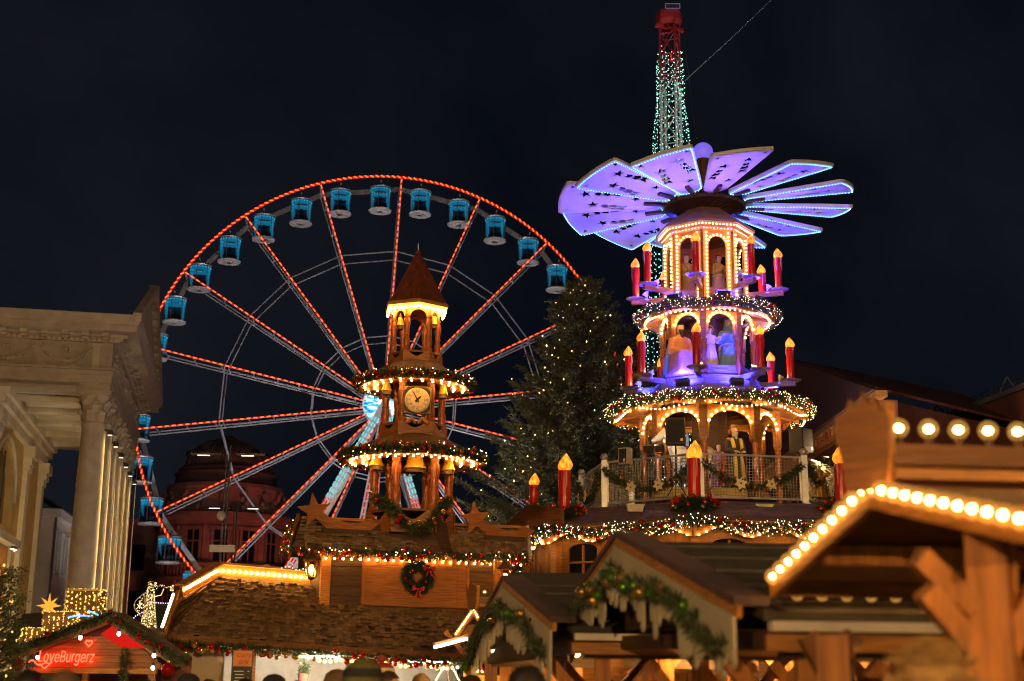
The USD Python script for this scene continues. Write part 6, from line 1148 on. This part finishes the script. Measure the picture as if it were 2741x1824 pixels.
for i, d in enumerate(dirs):
    s = unit(np.cross(d, (.3, 1, .2))); w = np.cross(d, s); L = (.24 if i % 2 == 0 else .21) if i < 8 else .16; b = [c + d * .03 + (s * math.cos(q) + w * math.sin(q)) * .042 for q in np.arange(4) * PI / 2]; part(t, 'ray', (np.array(b + [c + d * L]), np.array([[0, 1, 4], [1, 2, 4], [2, 3, 4], [3, 0, 4]])), 'star_paper')
part(t, 'pole', tube([c - A(0, 0, .05), c - A(0, 0, .5)], .015, 5), 'black')
for pts_, mt, lb in (([at(183, 1653, 22.2), at(208, 1648, 22.2), at(240, 1650, 22.2)], 'led_blue', 'left'), ([at(237, 1636, 22.2), at(255, 1643, 22.2), at(273, 1651, 22.2)], 'led_blue', 'right')):
    t = thing('light_string', f'short blue light string across the gift boxes, {lb} one', 'light string', pts_[1]); P = resample(pts_, .02); part(t, 'fairy_lights', octa(P, .014), mt, kind='stuff'); part(t, 'cord', tube(P, .004, 4), 'black')
# lit angel and the bits beside it
c = at(395, 1708, 23.5); ag = thing('light_angel', 'wire angel figure covered in warm fairy lights blowing a trumpet', 'light figure', c); g = np.random.default_rng(9); AS = 1.0
def cone_pts(n, z0, z1, r0, r1, o=(0, 0, 0)):
    t_ = g.uniform(0, 1, n); a = g.uniform(0, 2 * PI, n); r = r0 + (r1 - r0) * t_; return np.stack([r * np.cos(a), r * np.sin(a) * .8, z0 + (z1 - z0) * t_], 1) + np.asarray(o, float)
P = np.vstack([cone_pts(420, 0, .45, .17, .09), cone_pts(170, .45, .72, .09, .065), cone_pts(40, .72, .80, .07, .06), cone_pts(50, .80, .92, .075, .065, (.02, 0, 0))]); d_ = np.array([A(.05, 0, .84), A(.16, -.02, .86), A(.25, -.02, .83), A(.34, -.02, .82)])
tr = resample(d_, .01); P = np.vstack([P, tr + g.normal(size=tr.shape) * .012, A(.36, -.02, .82) + np.stack([g.normal(size=40) * .012, .045 * np.cos(np.linspace(0, 6.3, 40)), .045 * np.sin(np.linspace(0, 6.3, 40))], 1), resample([A(.08, 0, .68), A(.18, -.03, .70), A(.22, -.03, .80)], .008)])
part(ag, 'fairy_lights', octa(P + c, g.uniform(.0045, .009, len(P))), 'fairy_angel', kind='stuff'); part(ag, 'wire_body', cat([tube(ring(c, r, 16, z=z), .006, 4, True) for r, z in ((.165, 0), (.13, .25), (.10, .45), (.085, .6), (.07, .72), (.075, .86), (.03, .93))] + [tube([c + A(.165 * math.cos(a), .13 * math.sin(a), 0), c + A(.1 * math.cos(a), .08 * math.sin(a), .45), c + A(.07 * math.cos(a), .05 * math.sin(a), .72)], .005, 4) for a in np.linspace(0, 2 * PI, 8, endpoint=False)]), 'ornament_gold')
wg = [c + A(-.08 - .17 * math.sin(t_) - .05 * t_ / 3, .05, .76 - .42 * (t_ / PI)) for t_ in np.linspace(0, PI, 16)] + [c + A(-.09 - .03 * t_, .05, .34 + .40 * t_) for t_ in np.linspace(0.1, 1, 8)]
part(ag, 'wing', tube(wg, .008, 5, True), 'canvas_white'); wgp = np.array(wg).mean(0); part(ag, 'wing_lights', octa([lerp(wgp, wg[int(g.integers(0, len(wg)))], g.uniform(0, .95)) for _ in range(45)], .009), 'fairy_angel', kind='stuff'); part(ag, 'trumpet', cat(tube(tr + c, .010, 6), tube([c + A(.33, -.02, .82), c + A(.37, -.02, .82)], [.015, .045], 10)), 'ornament_gold')
bx = thing('green_booth', 'small booth roof edged with tiny white lights behind the angel', 'booth', A(at(432, 1700, 25)[0], 26, 0)); r0, r1, r2, r3 = at(398, 1700, 24.2), at(462, 1702, 24.2), at(455, 1625, 25.5), at(398, 1622, 25.5)
part(bx, 'roof', slab(r0, r1, r2, r3, .05), 'green_roof'); part(bx, 'ridge_lights', octa(resample([r3 + A(0, 0, .06), r2 + A(0, 0, .06)], .04), .012), 'led_violet', kind='stuff'); part(bx, 'eave_lights', octa(resample([r0 + A(0, -.05, .02), r1 + A(0, -.05, .02)], .04), .012), 'fairy_white', kind='stuff'); part(bx, 'front_wall', slab(at(385, 1824, 24.4), at(470, 1826, 24.4), at(470, 1706, 24.4), at(385, 1703, 24.4), .05), 'cream_wall')
t = thing('light_string', 'thin violet light string left of the angel', 'light string', at(350, 1670, 23)); part(t, 'fairy_lights', octa(resample([at(345, 1670, 23), at(362, 1650, 23), at(380, 1640, 23)], .035), .011), 'led_violet', kind='stuff'); part(t, 'blue_peak', cat(tube([at(332, 1668, 23), at(342, 1655, 23), at(345, 1672, 23)], .012, 5), tube([at(336, 1672, 23), at(342, 1662, 23), at(341, 1674, 23)], .01, 5)), 'led_blue')
q = at(-20, 1790, 17.5); ft2 = fir_tree(A(q[0], 17.5, 0), at(-6, 1530, 17.5)[2], .30, 'fir_tree', 'small bushy fir tree with warm lights at the lower left edge', 60, .5, 'fairy_gold', 'fir_light', .02, .016)
# ================================================================ huts of the lane on the right
def globe(parent, c, r, axis=(0, 0, 1)):
    """a clear globe bulb: glass, hot core, socket"""
    ax = unit(axis); b = part(parent, 'globe_bulb', ball(c, r, 16, 12), 'globe_glass', True)
    part(b, 'hot_core', ball(c, r * .34, 10, 8, (1.3, 1.3, 1)), 'bulb_near', True)
    part(b, 'socket', tube([np.asarray(c) - ax * r * .9, np.asarray(c) - ax * r * 1.9], r * .45, 8), 'wood_dark')
def gable_frame(apex, beta):
    h = A(math.cos(beta), -math.sin(beta), 0); k = A(math.sin(beta), math.cos(beta), 0); return h, k
# --- snow-board huts
def snow_hut(name, label, apex, L, Rr, ylen, ridge_px, eave_px, seed, gl):
    a, l, r = apex, L, Rr; base = A(a[0] + 2, a[1], 0); t = thing('snow_trim_hut', label, 'hut', base, None)
    k = unit(A(1, .06, 0)); K = k * ylen
    # two slopes; the near one is seen from above
    n1 = part(t, 'roof', slab(r, r + K, a + K, a, .05, A(0, 0, 1)), 'roof_felt'); part(t, 'roof', slab(l, l + K, a + K, a, .05, A(0, 0, 1)), 'roof_felt')
    for i in range(5): part(n1, 'roof_batten', beam(lerp(r, a, (i + .5) / 5) + A(0, 0, .055), lerp(r, a, (i + .5) / 5) + K + A(0, 0, .055), .02, .012), 'roof_felt')
    for e, nm in ((r, 'near'), (l, 'far')):
        part(t, 'verge_cap', cat(beam(a + A(-.06, 0, .10), e + A(-.06, 0, .10), .20, .045)), 'roof_plum', label=f'{nm} plum coloured verge cap'); part(t, 'verge_board', beam(a + A(-.13, 0, .045), e + A(-.13, 0, .045), .03, .07), 'wood_honey')
        # snow-white fretwork with icicle fringe
        d = unit(e - a); Lg = np.linalg.norm(e - a); n = unit(np.cross(d, (0, 0, 1))); pts = [(0, .0)]; g = np.random.default_rng(seed + len(nm)); x = 0; low = [(0, -.26)]
        while x < Lg - .02:
            w = g.uniform(.05, .09); dep = g.uniform(.22, .46); low += [(x + w * .12, -dep + .02), (x + w * .5, -dep), (x + w * .88, -dep + .03), (x + w, -.16 - .05 * math.sin(x * 5))]; x += w + .012
        low = [(min(px_, Lg), z) for px_, z in low]; P = [(0, 0)] + low + [(Lg, -.2), (Lg, 0)]
        hz = unit(A(*(e - a)[:2], 0)); hl = np.linalg.norm((e - a)[:2]); poly = Polygon([(px_ / Lg * hl, z + (e - a)[2] * px_ / Lg) for px_, z in P]).buffer(0)
        part(t, 'icicle_board', prism(poly, a + A(-.15, 0, .02), hz, (0, 0, 1), .02), 'snow_board')
    part(t, 'gutter', cat(beam(r + A(.02, -.05, -.03), r + K + A(0, -.05, -.03), .09, .05)), 'canvas_white'); part(t, 'eaves_board', cat(beam(r + A(.0, -.02, -.115), r + K + A(0, -.02, -.115), .05, .09)), 'wood_honey')
    part(t, 'wall_plate', beam(r + A(.1, .12, -.13), r + K + A(0, .12, -.13), .12, .12), 'wood_dark'); part(t, 'wall_plate', beam(l + A(.1, -.1, -.12), l + K + A(0, -.1, -.12), .12, .12), 'wood_dark')
    part(t, 'gable_boarding', prism(Polygon([(0, 0), (np.linalg.norm((r - l)[:2]), 0), (np.linalg.norm((a - l)[:2]), (a - l)[2])]), l + A(.12, 0, -.05), unit((r - l) * A(1, 1, 0)), (0, 0, 1), .03), 'wood_dark')
    part(t, 'tie_beam', beam(l + A(.1, 0, -.10), r + A(.1, 0, -.10), .10, .10), 'wood_dark')
    for x in (.25, ylen * .34, ylen * .67, ylen - .2):
        p = r + k * x + A(0, .15, -.19); q = l + k * x + A(0, -.15, -.18)
        for s in (p, q):
            po = part(t, 'post', beam(A(s[0], s[1], 0), s, .12), 'wood_post'); part(po, 'brace', cat(beam(s - A(0, 0, .5), s + k * .42 + A(0, 0, -.02), .09), beam(s - A(0, 0, .5), s - k * .42 + A(0, 0, -.02), .09)), 'wood_post')
    part(t, 'counter', obox(A(*(r + k * .2)[:2], .95), k * (ylen - .4), A(0, .35, 0), A(0, 0, .06)), 'wood_honey'); part(t, 'front_boards', cat([obox(A(*(r + k * (.2 + i * .2))[:2], 0) + A(0, .1, 0), k * .19, A(0, .03, 0), A(0, 0, .95)) for i in range(int((ylen - .4) / .2))]), 'wood_brown')
    # garland on the gable boards
    for e, nm in ((r, 'near'), (l, 'far')):
        P = [lerp(a, e, x) + A(-.19, 0, -.13 - .05 * math.sin(x * 9)) for x in np.linspace(.02, .97, 22)]
        garland('garland', f'fir garland with green and gold balls on the {nm} slope of the {gl}', P, .10, 420, 4.5, .042, mats=('bauble_gold', 'bauble_green', 'bauble_gold'), w=.016, foliage='fir_light')
    return t
def ends(apx, Y, b, pit, s): a = at(*apx, Y); h = A(math.cos(b), -math.sin(b), 0); return a, a - h * s - A(0, 0, s * math.tan(pit)), a + h * s - A(0, 0, s * math.tan(pit))
aA, lA, rA = at(1704, 1468, 10.0), at(1536, 1690, 12.4), at(2046, 1662, 7.45)
snow_hut('snow_trim_hut', 'dark roofed hut with white icicle boards, the larger one in front of the pyramid', aA, lA, rA, 4.2, None, None, 3, 'larger snow hut')
aB, lB, rB = at(1388, 1574, 13.2), at(1292, 1740, 15.4), at(1530, 1695, 10.9)
snow_hut('snow_trim_hut', 'dark roofed hut with white icicle boards, the smaller one left of the larger', aB, lB, rB, 3.0, None, None, 11, 'smaller snow hut')
# --- bulb-lined pavilions
def bulb_hut(label, a, l, r, K, rb, nl, nr_, nk, s=1.0, detail=True):
    t = thing('bulb_lined_hut', label, 'hut', A(a[0] + 1, a[1], 0), None); k = unit(K)
    part(t, 'roof', slab(l, l + K, a + K, a, .04 * s, A(0, 0, 1)), 'wood_brown'); part(t, 'roof', slab(r, r + K, a + K, a, .04 * s, A(0, 0, 1)), 'wood_brown')
    for e in (l, r): part(t, 'verge_board', cat(beam(a + A(-.03, 0, -.02) * s, e + A(-.03, 0, -.02) * s, .035 * s, .10 * s)), 'wood_honey')
    part(t, 'ridge_beam', cat(beam(a + A(.03, 0, .16 * s), a + K + A(.03, 0, .16 * s), .12 * s, .09 * s)), 'wood_brown'); part(t, 'ridge_rail', beam(a + A(.03, -.02, .075 * s), a + K + A(.03, -.02, .075 * s), .10 * s, .045 * s), 'wood_honey')
    hz = unit((r - l) * A(1, 1, 0)); bd_ = A(.83, -.55, 0) if detail else A(.6, -.8, 0)
    crest = Polygon([(-.085, -.02), (.075, -.02), (.105, .12), (.12, .27), (.10, .33), (.085, .315), (.06, .385), (.035, .345), (.012, .41), (-.02, .35), (-.05, .385), (-.075, .325), (-.115, .31), (-.125, .22), (-.10, .12)])
    part(t, 'carved_crest', prism(affinity.scale(crest, s, s, origin=(0, 0)), a + A(-.05, -.03, .02) * s, bd_, (0, 0, 1), .05 * s), 'wood_brown')
    part(t, 'crest_edge', beam(a + A(-.05, -.03, .02) * s + bd_ * .095 * s, a + A(-.05, -.03, .36 * s + .02) * A(s, s, 1) + bd_ * .115 * s, .05 * s, .03 * s), 'wood_honey')
    for x in ((np.linalg.norm(K) * .75,) if detail else (.12, np.linalg.norm(K) * .5)):
        for e, sg in ((l, 1), (r, -1)):
            top = lerp(a, e, .72) + k * x; po = part(t, 'post', beam(A(top[0], top[1], 0), top, .12 * s), 'wood_post')
            br = [beam(top - A(0, 0, .55 * s), lerp(a, e, .30) + k * x - A(0, 0, .06 * s), .075 * s), beam(top - A(0, 0, .5 * s), top + k * .42 * s - A(0, 0, .03 * s), .075 * s), beam(top - A(0, 0, .5 * s), top - k * .42 * s - A(0, 0, .03 * s), .075 * s)]; part(po, 'brace', cat(*br), 'wood_post')
        part(t, 'tie_beam', beam(lerp(a, l, .8) + k * x - A(0, 0, .05), lerp(a, r, .8) + k * x - A(0, 0, .05), .09 * s, .11 * s), 'wood_post')
    part(t, 'purlin', beam(lerp(a, l, .5) - A(0, 0, .06 * s), lerp(a, l, .5) + K - A(0, 0, .06 * s), .07 * s, .09 * s), 'wood_post')
    g = thing('globe_lights', 'clear globe bulbs in rows on the ' + ('large pavilion in the right foreground' if detail else 'small pavilion before the stall'), 'light string', a)
    for e, n in ((l, nl), (r, nr_)):
        nrm = A(-.05, 0, .02)
        for x in (np.arange(n) + .35) / n: globe(g, lerp(a, e, x) + nrm * s, rb, A(-.6, 0, .5))
    for x in (np.arange(nk) + .4) / nk: globe(g, a + K * x + A(.05, 0, .285 * s), rb, A(0, 0, 1))
    return t
a_, l_, r_ = at(2352, 1318, 6.0), at(2082, 1566, 7.45), at(2800, 1410, 4.75)
bulb_hut('wooden pavilion with globe bulbs along its eaves, large in the right foreground', a_, l_, r_, unit(A(1, .10, 0)) * 2.6, .042, 11, 12, 19)
eb = thing('globe_lights', 'row of yellow globe bulbs under the far eave of the large pavilion', 'light string', l_)
for i in range(7): globe(eb, l_ + unit(A(1, .10, 0)) * (.10 + .135 * i) + A(0, -.02, -.050), .032, A(0, 0, -1))
part(eb, 'fascia', beam(l_ + A(0, -.07, -.02), l_ + unit(A(1, .10, 0)) * 1.3 + A(0, -.07, -.02), .02, .09), 'wood_brown')
# the post that carries the near slope, with its braces (the main one in view)
pv = thing('timber_post', 'thick orange timber post with diagonal braces at the right edge', 'post', A(*at(2640, 1700, 5.3)[:2], 0)); pb = at(2645, 1420, 5.3)
part(pv, 'shaft', beam(A(pb[0], pb[1], 0), pb, .15, .15, up=(.5, .8, 0)), 'wood_post')
for x0, y0, x1, y1 in ((2455, 1490, 2600, 1625), (2475, 1580, 2615, 1745), (2790, 1560, 2685, 1750)): part(pv, 'brace', beam(at(x0, y0, 5.25), at(x1, y1, 5.3), .085, .085, up=(0, 1, 0)), 'wood_post')
part(pv, 'cord', tube([at(2712, 1392, 5.2), at(2722, 1590, 5.2)], .006, 5), 'wood_honey')
pv2 = thing('timber_post', 'broad dark orange post under the gutter of the larger hut', 'post', A(*at(2245, 1760, 6.6)[:2], 0)); pb = at(2235, 1700, 6.6); part(pv2, 'shaft', beam(A(pb[0], pb[1], 0), pb, .15, .15, up=(.4, .9, 0)), 'wood_post'); part(pv2, 'head_brace', cat(beam(at(2285, 1700, 6.6), at(2225, 1790, 6.6), .09, .09, up=(0, 1, 0)), beam(at(2160, 1700, 6.7), at(2215, 1800, 6.7), .09, .09, up=(0, 1, 0))), 'wood_brown')
a_, l_, r_ = at(1276, 1634, 20.0), at(1226, 1705, 20.5), at(1308, 1694, 19.5)
bulb_hut('small wooden pavilion with glaring bulbs in front of the stall right end', a_, l_, r_, unit(A(1, .05, 0)) * .75, .030, 11, 9, 5, .9, False)
t = thing('tube_light', 'glaring white tube light below the small bulb-lined pavilion', 'tube light', at(1205, 1722, 19.6)); part(t, 'tube', tube([at(1163, 1733, 19.4), at(1250, 1710, 19.8)], .022, 8), 'led_white'); part(t, 'holder', beam(at(1160, 1730, 19.45) + A(0, .05, .03), at(1254, 1706, 19.85) + A(0, .05, .03), .05, .03), 'wood_honey')
# --- inner lane below the huts: lit back walls, posts, braces
iw = thing('lane_stall', 'orange lit timber stall seen below the hut eaves', 'stall', A(3.0, 16.5, 0))
x0 = at(1430, 1800, 17)[0]; x1 = at(2741, 1800, 17)[0] + 1
for i in range(26): part(iw, 'plank', obox(A(x0 + (x1 - x0) * i / 26 + .004, 17.2 + .01 * (i % 2), 0), A((x1 - x0) / 26 - .01, 0, 0), A(0, .04, 0), A(0, 0, 2.3)), 'wood_honey')
part(iw, 'roof', slab((x0 - .3, 15.2, 2.35), (x1, 15.2, 2.35), (x1, 17.6, 3.0), (x0 - .3, 17.6, 3.0), .06), 'roof_felt')
for i, x in enumerate((1480, 1620, 1780, 1960, 2090, 2300, 2430)):
    p = at(x, 1780, 15.4 + .2 * (i % 2)); po = part(iw, 'post', beam(A(p[0], p[1], 0), A(p[0], p[1], 2.4), .13), 'wood_post'); part(po, 'brace', cat(beam(A(p[0], p[1], 1.85), A(p[0] + .42, p[1], 2.3), .10), beam(A(p[0], p[1], 1.85), A(p[0] - .42, p[1], 2.3), .10)), 'wood_post')
sw = thing('shingle_panel', 'wooden shingle clad panel below the eaves of the larger hut', 'panel', A(*at(1635, 1800, 14.6)[:2], 0)); qp = [at(1598, 1824, 14.6), at(1668, 1824, 14.6), at(1668, 1752, 14.6), at(1598, 1752, 14.6)]; part(sw, 'backing', slab(*[q + A(0, .02, 0) for q in qp], .04), 'wood_brown')
for r in range(5):
    for c in range(4):
        s0 = (c + .5 * (r % 2) - .25) / 3.5; s1 = s0 + 1 / 3.5 - .02
        if s1 < .02 or s0 > .98: continue
        s0, s1 = max(0, s0), min(1, s1); part(sw, 'shingle', slab(bil(qp, s0, r / 5 - .03), bil(qp, s1, r / 5 + .02 * (c % 2)), bil(qp, s1, (r + 1) / 5), bil(qp, s0, (r + 1) / 5), -.02), 'wood_honey' if (r + c) % 2 else 'wood_grey')
for x, y, Y, lb in ((1540, 1745, 14.5, 'left of the shingle panel'), (1880, 1752, 15.0, 'behind the icicle boards'), (2070, 1745, 15.0, 'under the long gutter'), (2400, 1730, 14.8, 'in the dark gap at the right'), (1330, 1745, 16.5, 'under the smaller hut'), (2580, 1745, 10.5, 'below the pavilion')):
    c = at(x, y, Y); t = thing('pendant_lamp', f'warm pendant lamp hanging {lb}', 'lamp', c, 'pendant lamps below the eaves'); part(t, 'bulb', ball(c, .055, 12, 8), 'lens_pend', True); part(t, 'shade', lathe([(.05, .06), (.12, .02), (.125, .015), (.05, .075)], 16, c), 'plate_dark', True); part(t, 'cord', tube([c + A(0, 0, .07), c + A(0, 0, .35)], .005, 4), 'black')

# ================================================================ people in the lane (mostly heads above the lower edge)
def person(label, x, ytop, Y, coat, hair='hair_dark', hat=None, turn=PI, bobble=None, hat2=None):
    """turn 0 faces the camera, pi turns the back; ytop is the pixel height of the crown of the head"""
    p = at(x, ytop, Y); s = p[2] / 1.80; loc = A(p[0], Y, 0); t = thing('person', label, 'person', loc, None); T = lambda m: place(m, loc, turn, s)
    hd = A(0, -.02, 1.63); J = {'pel': (A(0, 0, .98), .15), 'che': (A(0, .0, 1.32), .16), 'nk': (A(0, .0, 1.50), .06), 'sk': (hd + A(0, .012, .03), .098), 'jw': (hd + A(0, -.035, -.072), .053), 'n0': (hd + A(0, -.096, .008), .011), 'n1': (hd + A(0, -.118, -.032), .016)}
    B = [('pel', 'che'), ('che', 'nk'), ('nk', 'sk'), ('sk', 'jw'), ('jw', 'nk'), ('n0', 'n1', 'sk')]
    for i, q in ((-1, 'l'), (1, 'r')):
        J |= {'s' + q: (A(i * .19, .01, 1.42), .065), 'e' + q: (A(i * .25, .03, 1.13), .045), 'w' + q: (A(i * .25, -.08, .88), .033), 'h' + q: (A(i * .09, 0, .90), .10), 'k' + q: (A(i * .10, -.02, .50), .062), 'a' + q: (A(i * .10, .03, .09), .045), 't' + q: (A(i * .11, -.14, .035), .035), 'x' + q: (hd + A(i * .095, .012, -.01), .02), 'y' + q: (hd + A(i * .093, .015, .025), .02)}
        B += [('che', 's' + q), ('s' + q, 'e' + q), ('e' + q, 'w' + q), ('pel', 'h' + q), ('h' + q, 'k' + q), ('k' + q, 'a' + q), ('a' + q, 't' + q), ('x' + q, 'y' + q, 'sk')]
        hj, hb_ = hand(J['w' + q][0], A(0, -.25, -1), A(-i, 0, 0), 1.0); J |= {k + q: v for k, v in hj.items()}; B += [tuple(z + q for z in b) for b in hb_] + [('w' + q, 'p0' + q, 'p3' + q)]
    b = part(t, 'body', T(chain(J, B, .035, 5)), 'skin', True)
    ey, br, mo = face_bits(hd); part(b, 'eyes', T(ey), 'black', True); part(b, 'eyebrows', T(br), hair, True); part(b, 'mouth', T(mo), 'ribbon_red', True)
    part(t, 'coat', T(chain({'a': (A(0, .02, .80), .215), 'b': (A(0, .01, 1.1), .20), 'c': (A(0, .01, 1.35), .185), 'd': (A(0, .0, 1.47), .10), 'sl': (A(-.2, .01, 1.42), .085), 'sr': (A(.2, .01, 1.42), .085), 'el': (A(-.26, .03, 1.13), .07), 'er': (A(.26, .03, 1.13), .07), 'wl': (A(-.255, -.07, .92), .055), 'wr': (A(.255, -.07, .92), .055)}, [('a', 'b'), ('b', 'c'), ('c', 'd'), ('c', 'sl'), ('c', 'sr'), ('sl', 'el'), ('sr', 'er'), ('el', 'wl'), ('er', 'wr')], .05, 5)), coat, True)
    part(t, 'trousers', T(chain({'p': (A(0, 0, .92), .165), 'hl': (A(-.09, 0, .88), .115), 'hr': (A(.09, 0, .88), .115), 'kl': (A(-.10, -.02, .5), .078), 'kr': (A(.10, -.02, .5), .078), 'al': (A(-.10, .03, .12), .062), 'ar': (A(.10, .03, .12), .062)}, [('p', 'hl', 'hr'), ('hl', 'kl'), ('kl', 'al'), ('hr', 'kr'), ('kr', 'ar')], .06, 4)), 'trouser', True)
    part(t, 'shoe', T(ball((-.105, -.05, .045), .05, 10, 6, (1, 2.3, .9))), 'black', True); part(t, 'shoe', T(ball((.105, -.05, .045), .05, 10, 6, (1, 2.3, .9))), 'black', True)
    if not hat: 
        V, F = cap_shell(hd, .105, back=.03); part(t, 'hair', T((V + .004 * rng.normal(size=V.shape), F)), hair, True)
    else:
        V, F = lathe([(.122, -.045), (.128, -.03), (.128, .012), (.122, .016), (.122, .06), (.105, .115), (.06, .15), (0, .162)], 30); f = 1 + .018 * np.sin(np.arctan2(V[:, 1], V[:, 0]) * 24); V[:, :2] *= f[:, None]; V[:, 1] *= 1.1
        h_ = part(t, 'hat', T((V + hd + A(0, .012, .045), F)), hat, True)
        if hat == 'fur_tan':
            i = rng.integers(0, len(V), 2600); D = V[i] - A(0, 0, .03); part(h_, 'fur', T(needles(V[i] + hd + A(0, .012, .045) + rng.normal(size=(2600, 3)) * .008, D + rng.normal(size=D.shape) * .06, .045, .007)), hat)
        if hat2:
            V, F = lathe([(.1235, .045), (.1235, .075), (.114, .10)], 30); V[:, 1] *= 1.1; part(h_, 'stripe', T((V * A(1.01, 1.01, 1) + hd + A(0, .012, .045), F)), hat2, True); V, F = lathe([(.130, -.03), (.1305, .0)], 30); V[:, 1] *= 1.1; part(h_, 'stripe', T((V * A(1.01, 1.01, 1) + hd + A(0, .012, .045), F)), hat2, True)
        if bobble: part(h_, 'bobble', T(ball(hd + A(0, .02, .235), .045, 10, 8)), bobble, True)
        V, F = cap_shell(hd, .1, back=.05); V[:, 2] = np.minimum(V[:, 2], hd[2] + .04); part(t, 'hair', T((V, F)), hair, True)
    return t
person('person with a striped olive knit hat seen from behind, largest head at the lower centre', 972, 1778, 9.0, 'coat_dark', 'hair_brown', 'knit_olive', PI + .1, hat2='knit_black')
person('person in a red bobble hat beside the bearded man', 1022, 1782, 15.0, 'coat_blue', 'hair_brown', 'knit_red', PI - .7, 'knit_red', hat2='flower_cream')
person('bearded man in profile facing right beside the red bobble hat', 1040, 1789, 14.8, 'coat_dark', 'hair_brown', None, -PI / 2 + .2 + PI)
person('man with short fair hair at the stall counter', 1128, 1796, 17.0, 'coat_dark', 'hair_blond', None, PI - .3)
person('dark haired head in front of the yellow crates', 1262, 1798, 12.0, 'coat_dark', 'hair_brown', None, PI)
person('person with dark hair seen from behind below the smaller hut', 1412, 1768, 7.6, 'coat_dark', 'hair_dark', None, PI - .1)
person('person with glasses hair lit from behind near the shingle panel', 1622, 1806, 11.5, 'coat_brown', 'hair_dark', None, .2)
person('person wearing a shaggy tan fur hat at the lower right', 2497, 1772, 4.6, 'coat_brown', 'hair_blond', 'fur_tan', PI)
person('man in the orange lit stall at the lower right', 2010, 1802, 13.0, 'coat_brown', 'hair_grey', None, PI - .8)
person('person with dark hair in front of the burger kiosk, left one', 82, 1785, 10.5, 'coat_dark', 'hair_dark', None, PI)
person('person in a dark cap beside the kiosk left post', 175, 1810, 10.0, 'coat_brown', 'hair_brown', 'knit_brown', PI + .3)
person('person with dark hair in front of the kiosk right post', 385, 1806, 9.8, 'coat_dark', 'hair_dark', None, PI)
person('person in a flat dark cap in front of the cream sheet, left one', 505, 1812, 14.0, 'coat_blue', 'hair_dark', 'knit_black', PI)
person('person with brown hair in front of the cream sheet', 560, 1812, 15.0, 'coat_brown', 'hair_brown', None, PI)
person('dark haired head in front of the menu board', 660, 1808, 12.0, 'coat_dark', 'hair_dark', None, PI)
person('person in a dark cap in the middle of the queue', 733, 1814, 14.0, 'coat_blue', 'hair_dark', 'knit_black', PI - .4)
person('person in a brown knit cap left of the striped hat', 903, 1801, 13.0, 'coat_dark', 'hair_brown', 'knit_brown', PI - .5)
person('dark haired head at the counter middle', 800, 1815, 13.0, 'coat_dark', 'hair_dark', None, PI)
person('person with dark hair right of the fair haired man', 1168, 1816, 13.5, 'coat_dark', 'hair_dark', None, PI)
pot = at(812, 1800, 22.8); t = thing('potted_plant', 'little green leafy plant with pale tips on the stall counter', 'plant', pot - A(0, 0, .2)); part(t, 'pot', lathe([(0, -.2), (.07, -.2), (.09, -.02), (0, -.02)], 12, pot), 'brick_wall'); part(t, 'leaves', fir([pot - A(0, 0, .03), pot + A(.02, 0, .12)], .12, 1200, .035), 'fir_light')

# ================================================================ floodlights and lamps that light the square
floodlight(tp(9, -9, .5), tp(-2, -.5, 12.5), 1.2, .8, 'lens_front', 'floodlight', 'facade floodlight standing by the market stalls and lighting the theatre frieze', stand=.4)
floodlight(tp(12, 3, .5), tp(.5, 6, 14), 1.0, .6, 'lens_rose', 'floodlight', 'facade floodlight lighting the portico front', stand=.4)
floodlight(tp(-2.0, 2.0, .4), tp(-2.6, 5, 11.5), .5, .3, 'lens_porch', 'floodlight', 'small floodlight inside the portico lighting its ceiling', stand=.3)
floodlight(tp(-2.8, 2.8, 6.4), tp(-3.45, 2.8, 2.0), .4, .2, 'lens_warm', 'floodlight', 'lamp over the lit doorway of the portico', stand=.1)
floodlight(A(-16, 118, .6), A(-27, 138, 18), 2.6, 1.6, 'lens_redflood', 'floodlight', 'red floodlight in front of the domed building', stand=.4)
floodlight(A(-1, 76, .6), A(-8, 97, 22), 1.5, .8, 'lens_cool', 'floodlight', 'floodlight at the foot of the ferris wheel, right one', stand=.4, snoot=1.1)
floodlight(A(-19, 76, .6), A(-11, 97, 24), 1.5, .8, 'lens_cool', 'floodlight', 'floodlight at the foot of the ferris wheel, left one', stand=.4, snoot=1.1)
floodlight(A(14, 52, .6), A(24, 66, 12), 1.6, .9, 'lens_redflood', 'floodlight', 'floodlight lighting the dark brick building', stand=.4, snoot=.6)
floodlight(A(10.5, 50, .5), A(7.4, 60, 25), 1.2, .8, 'lens_cool', 'floodlight', 'floodlight at the foot of the lattice tower', stand=.3, snoot=1.3)
for x, y, lb in ((-14, -28, 'tall lamp mast behind the crowd on the left'), (12, -30, 'tall lamp mast behind the crowd on the right')):
    t = thing('lamp_mast', lb, 'lamp mast', A(x, y, 0)); part(t, 'pole', tube([A(x, y, 0), A(x, y, 9.2)], [.12, .07], 10), 'steel_dark', True)
    for dx in (-.5, .5):
        p = A(x + dx, y + .15, 9.0); d = unit(A(x * .2, 27, 4.5) - p); s_ = unit(np.cross(d, (0, 0, 1))); u = np.cross(s_, d); o = p - s_ * .3 - u * .2
        h = part(t, 'lamp_head', obox(o, s_ * .6, u * .4, -d * .14), 'steel_dark'); part(h, 'lens', obox(o + d * .004, s_ * .6, u * .4, d * .004), 'lens_mast')
    part(t, 'crossbar', beam(A(x - .8, y, 9.0), A(x + .8, y, 9.0), .07), 'steel_dark')
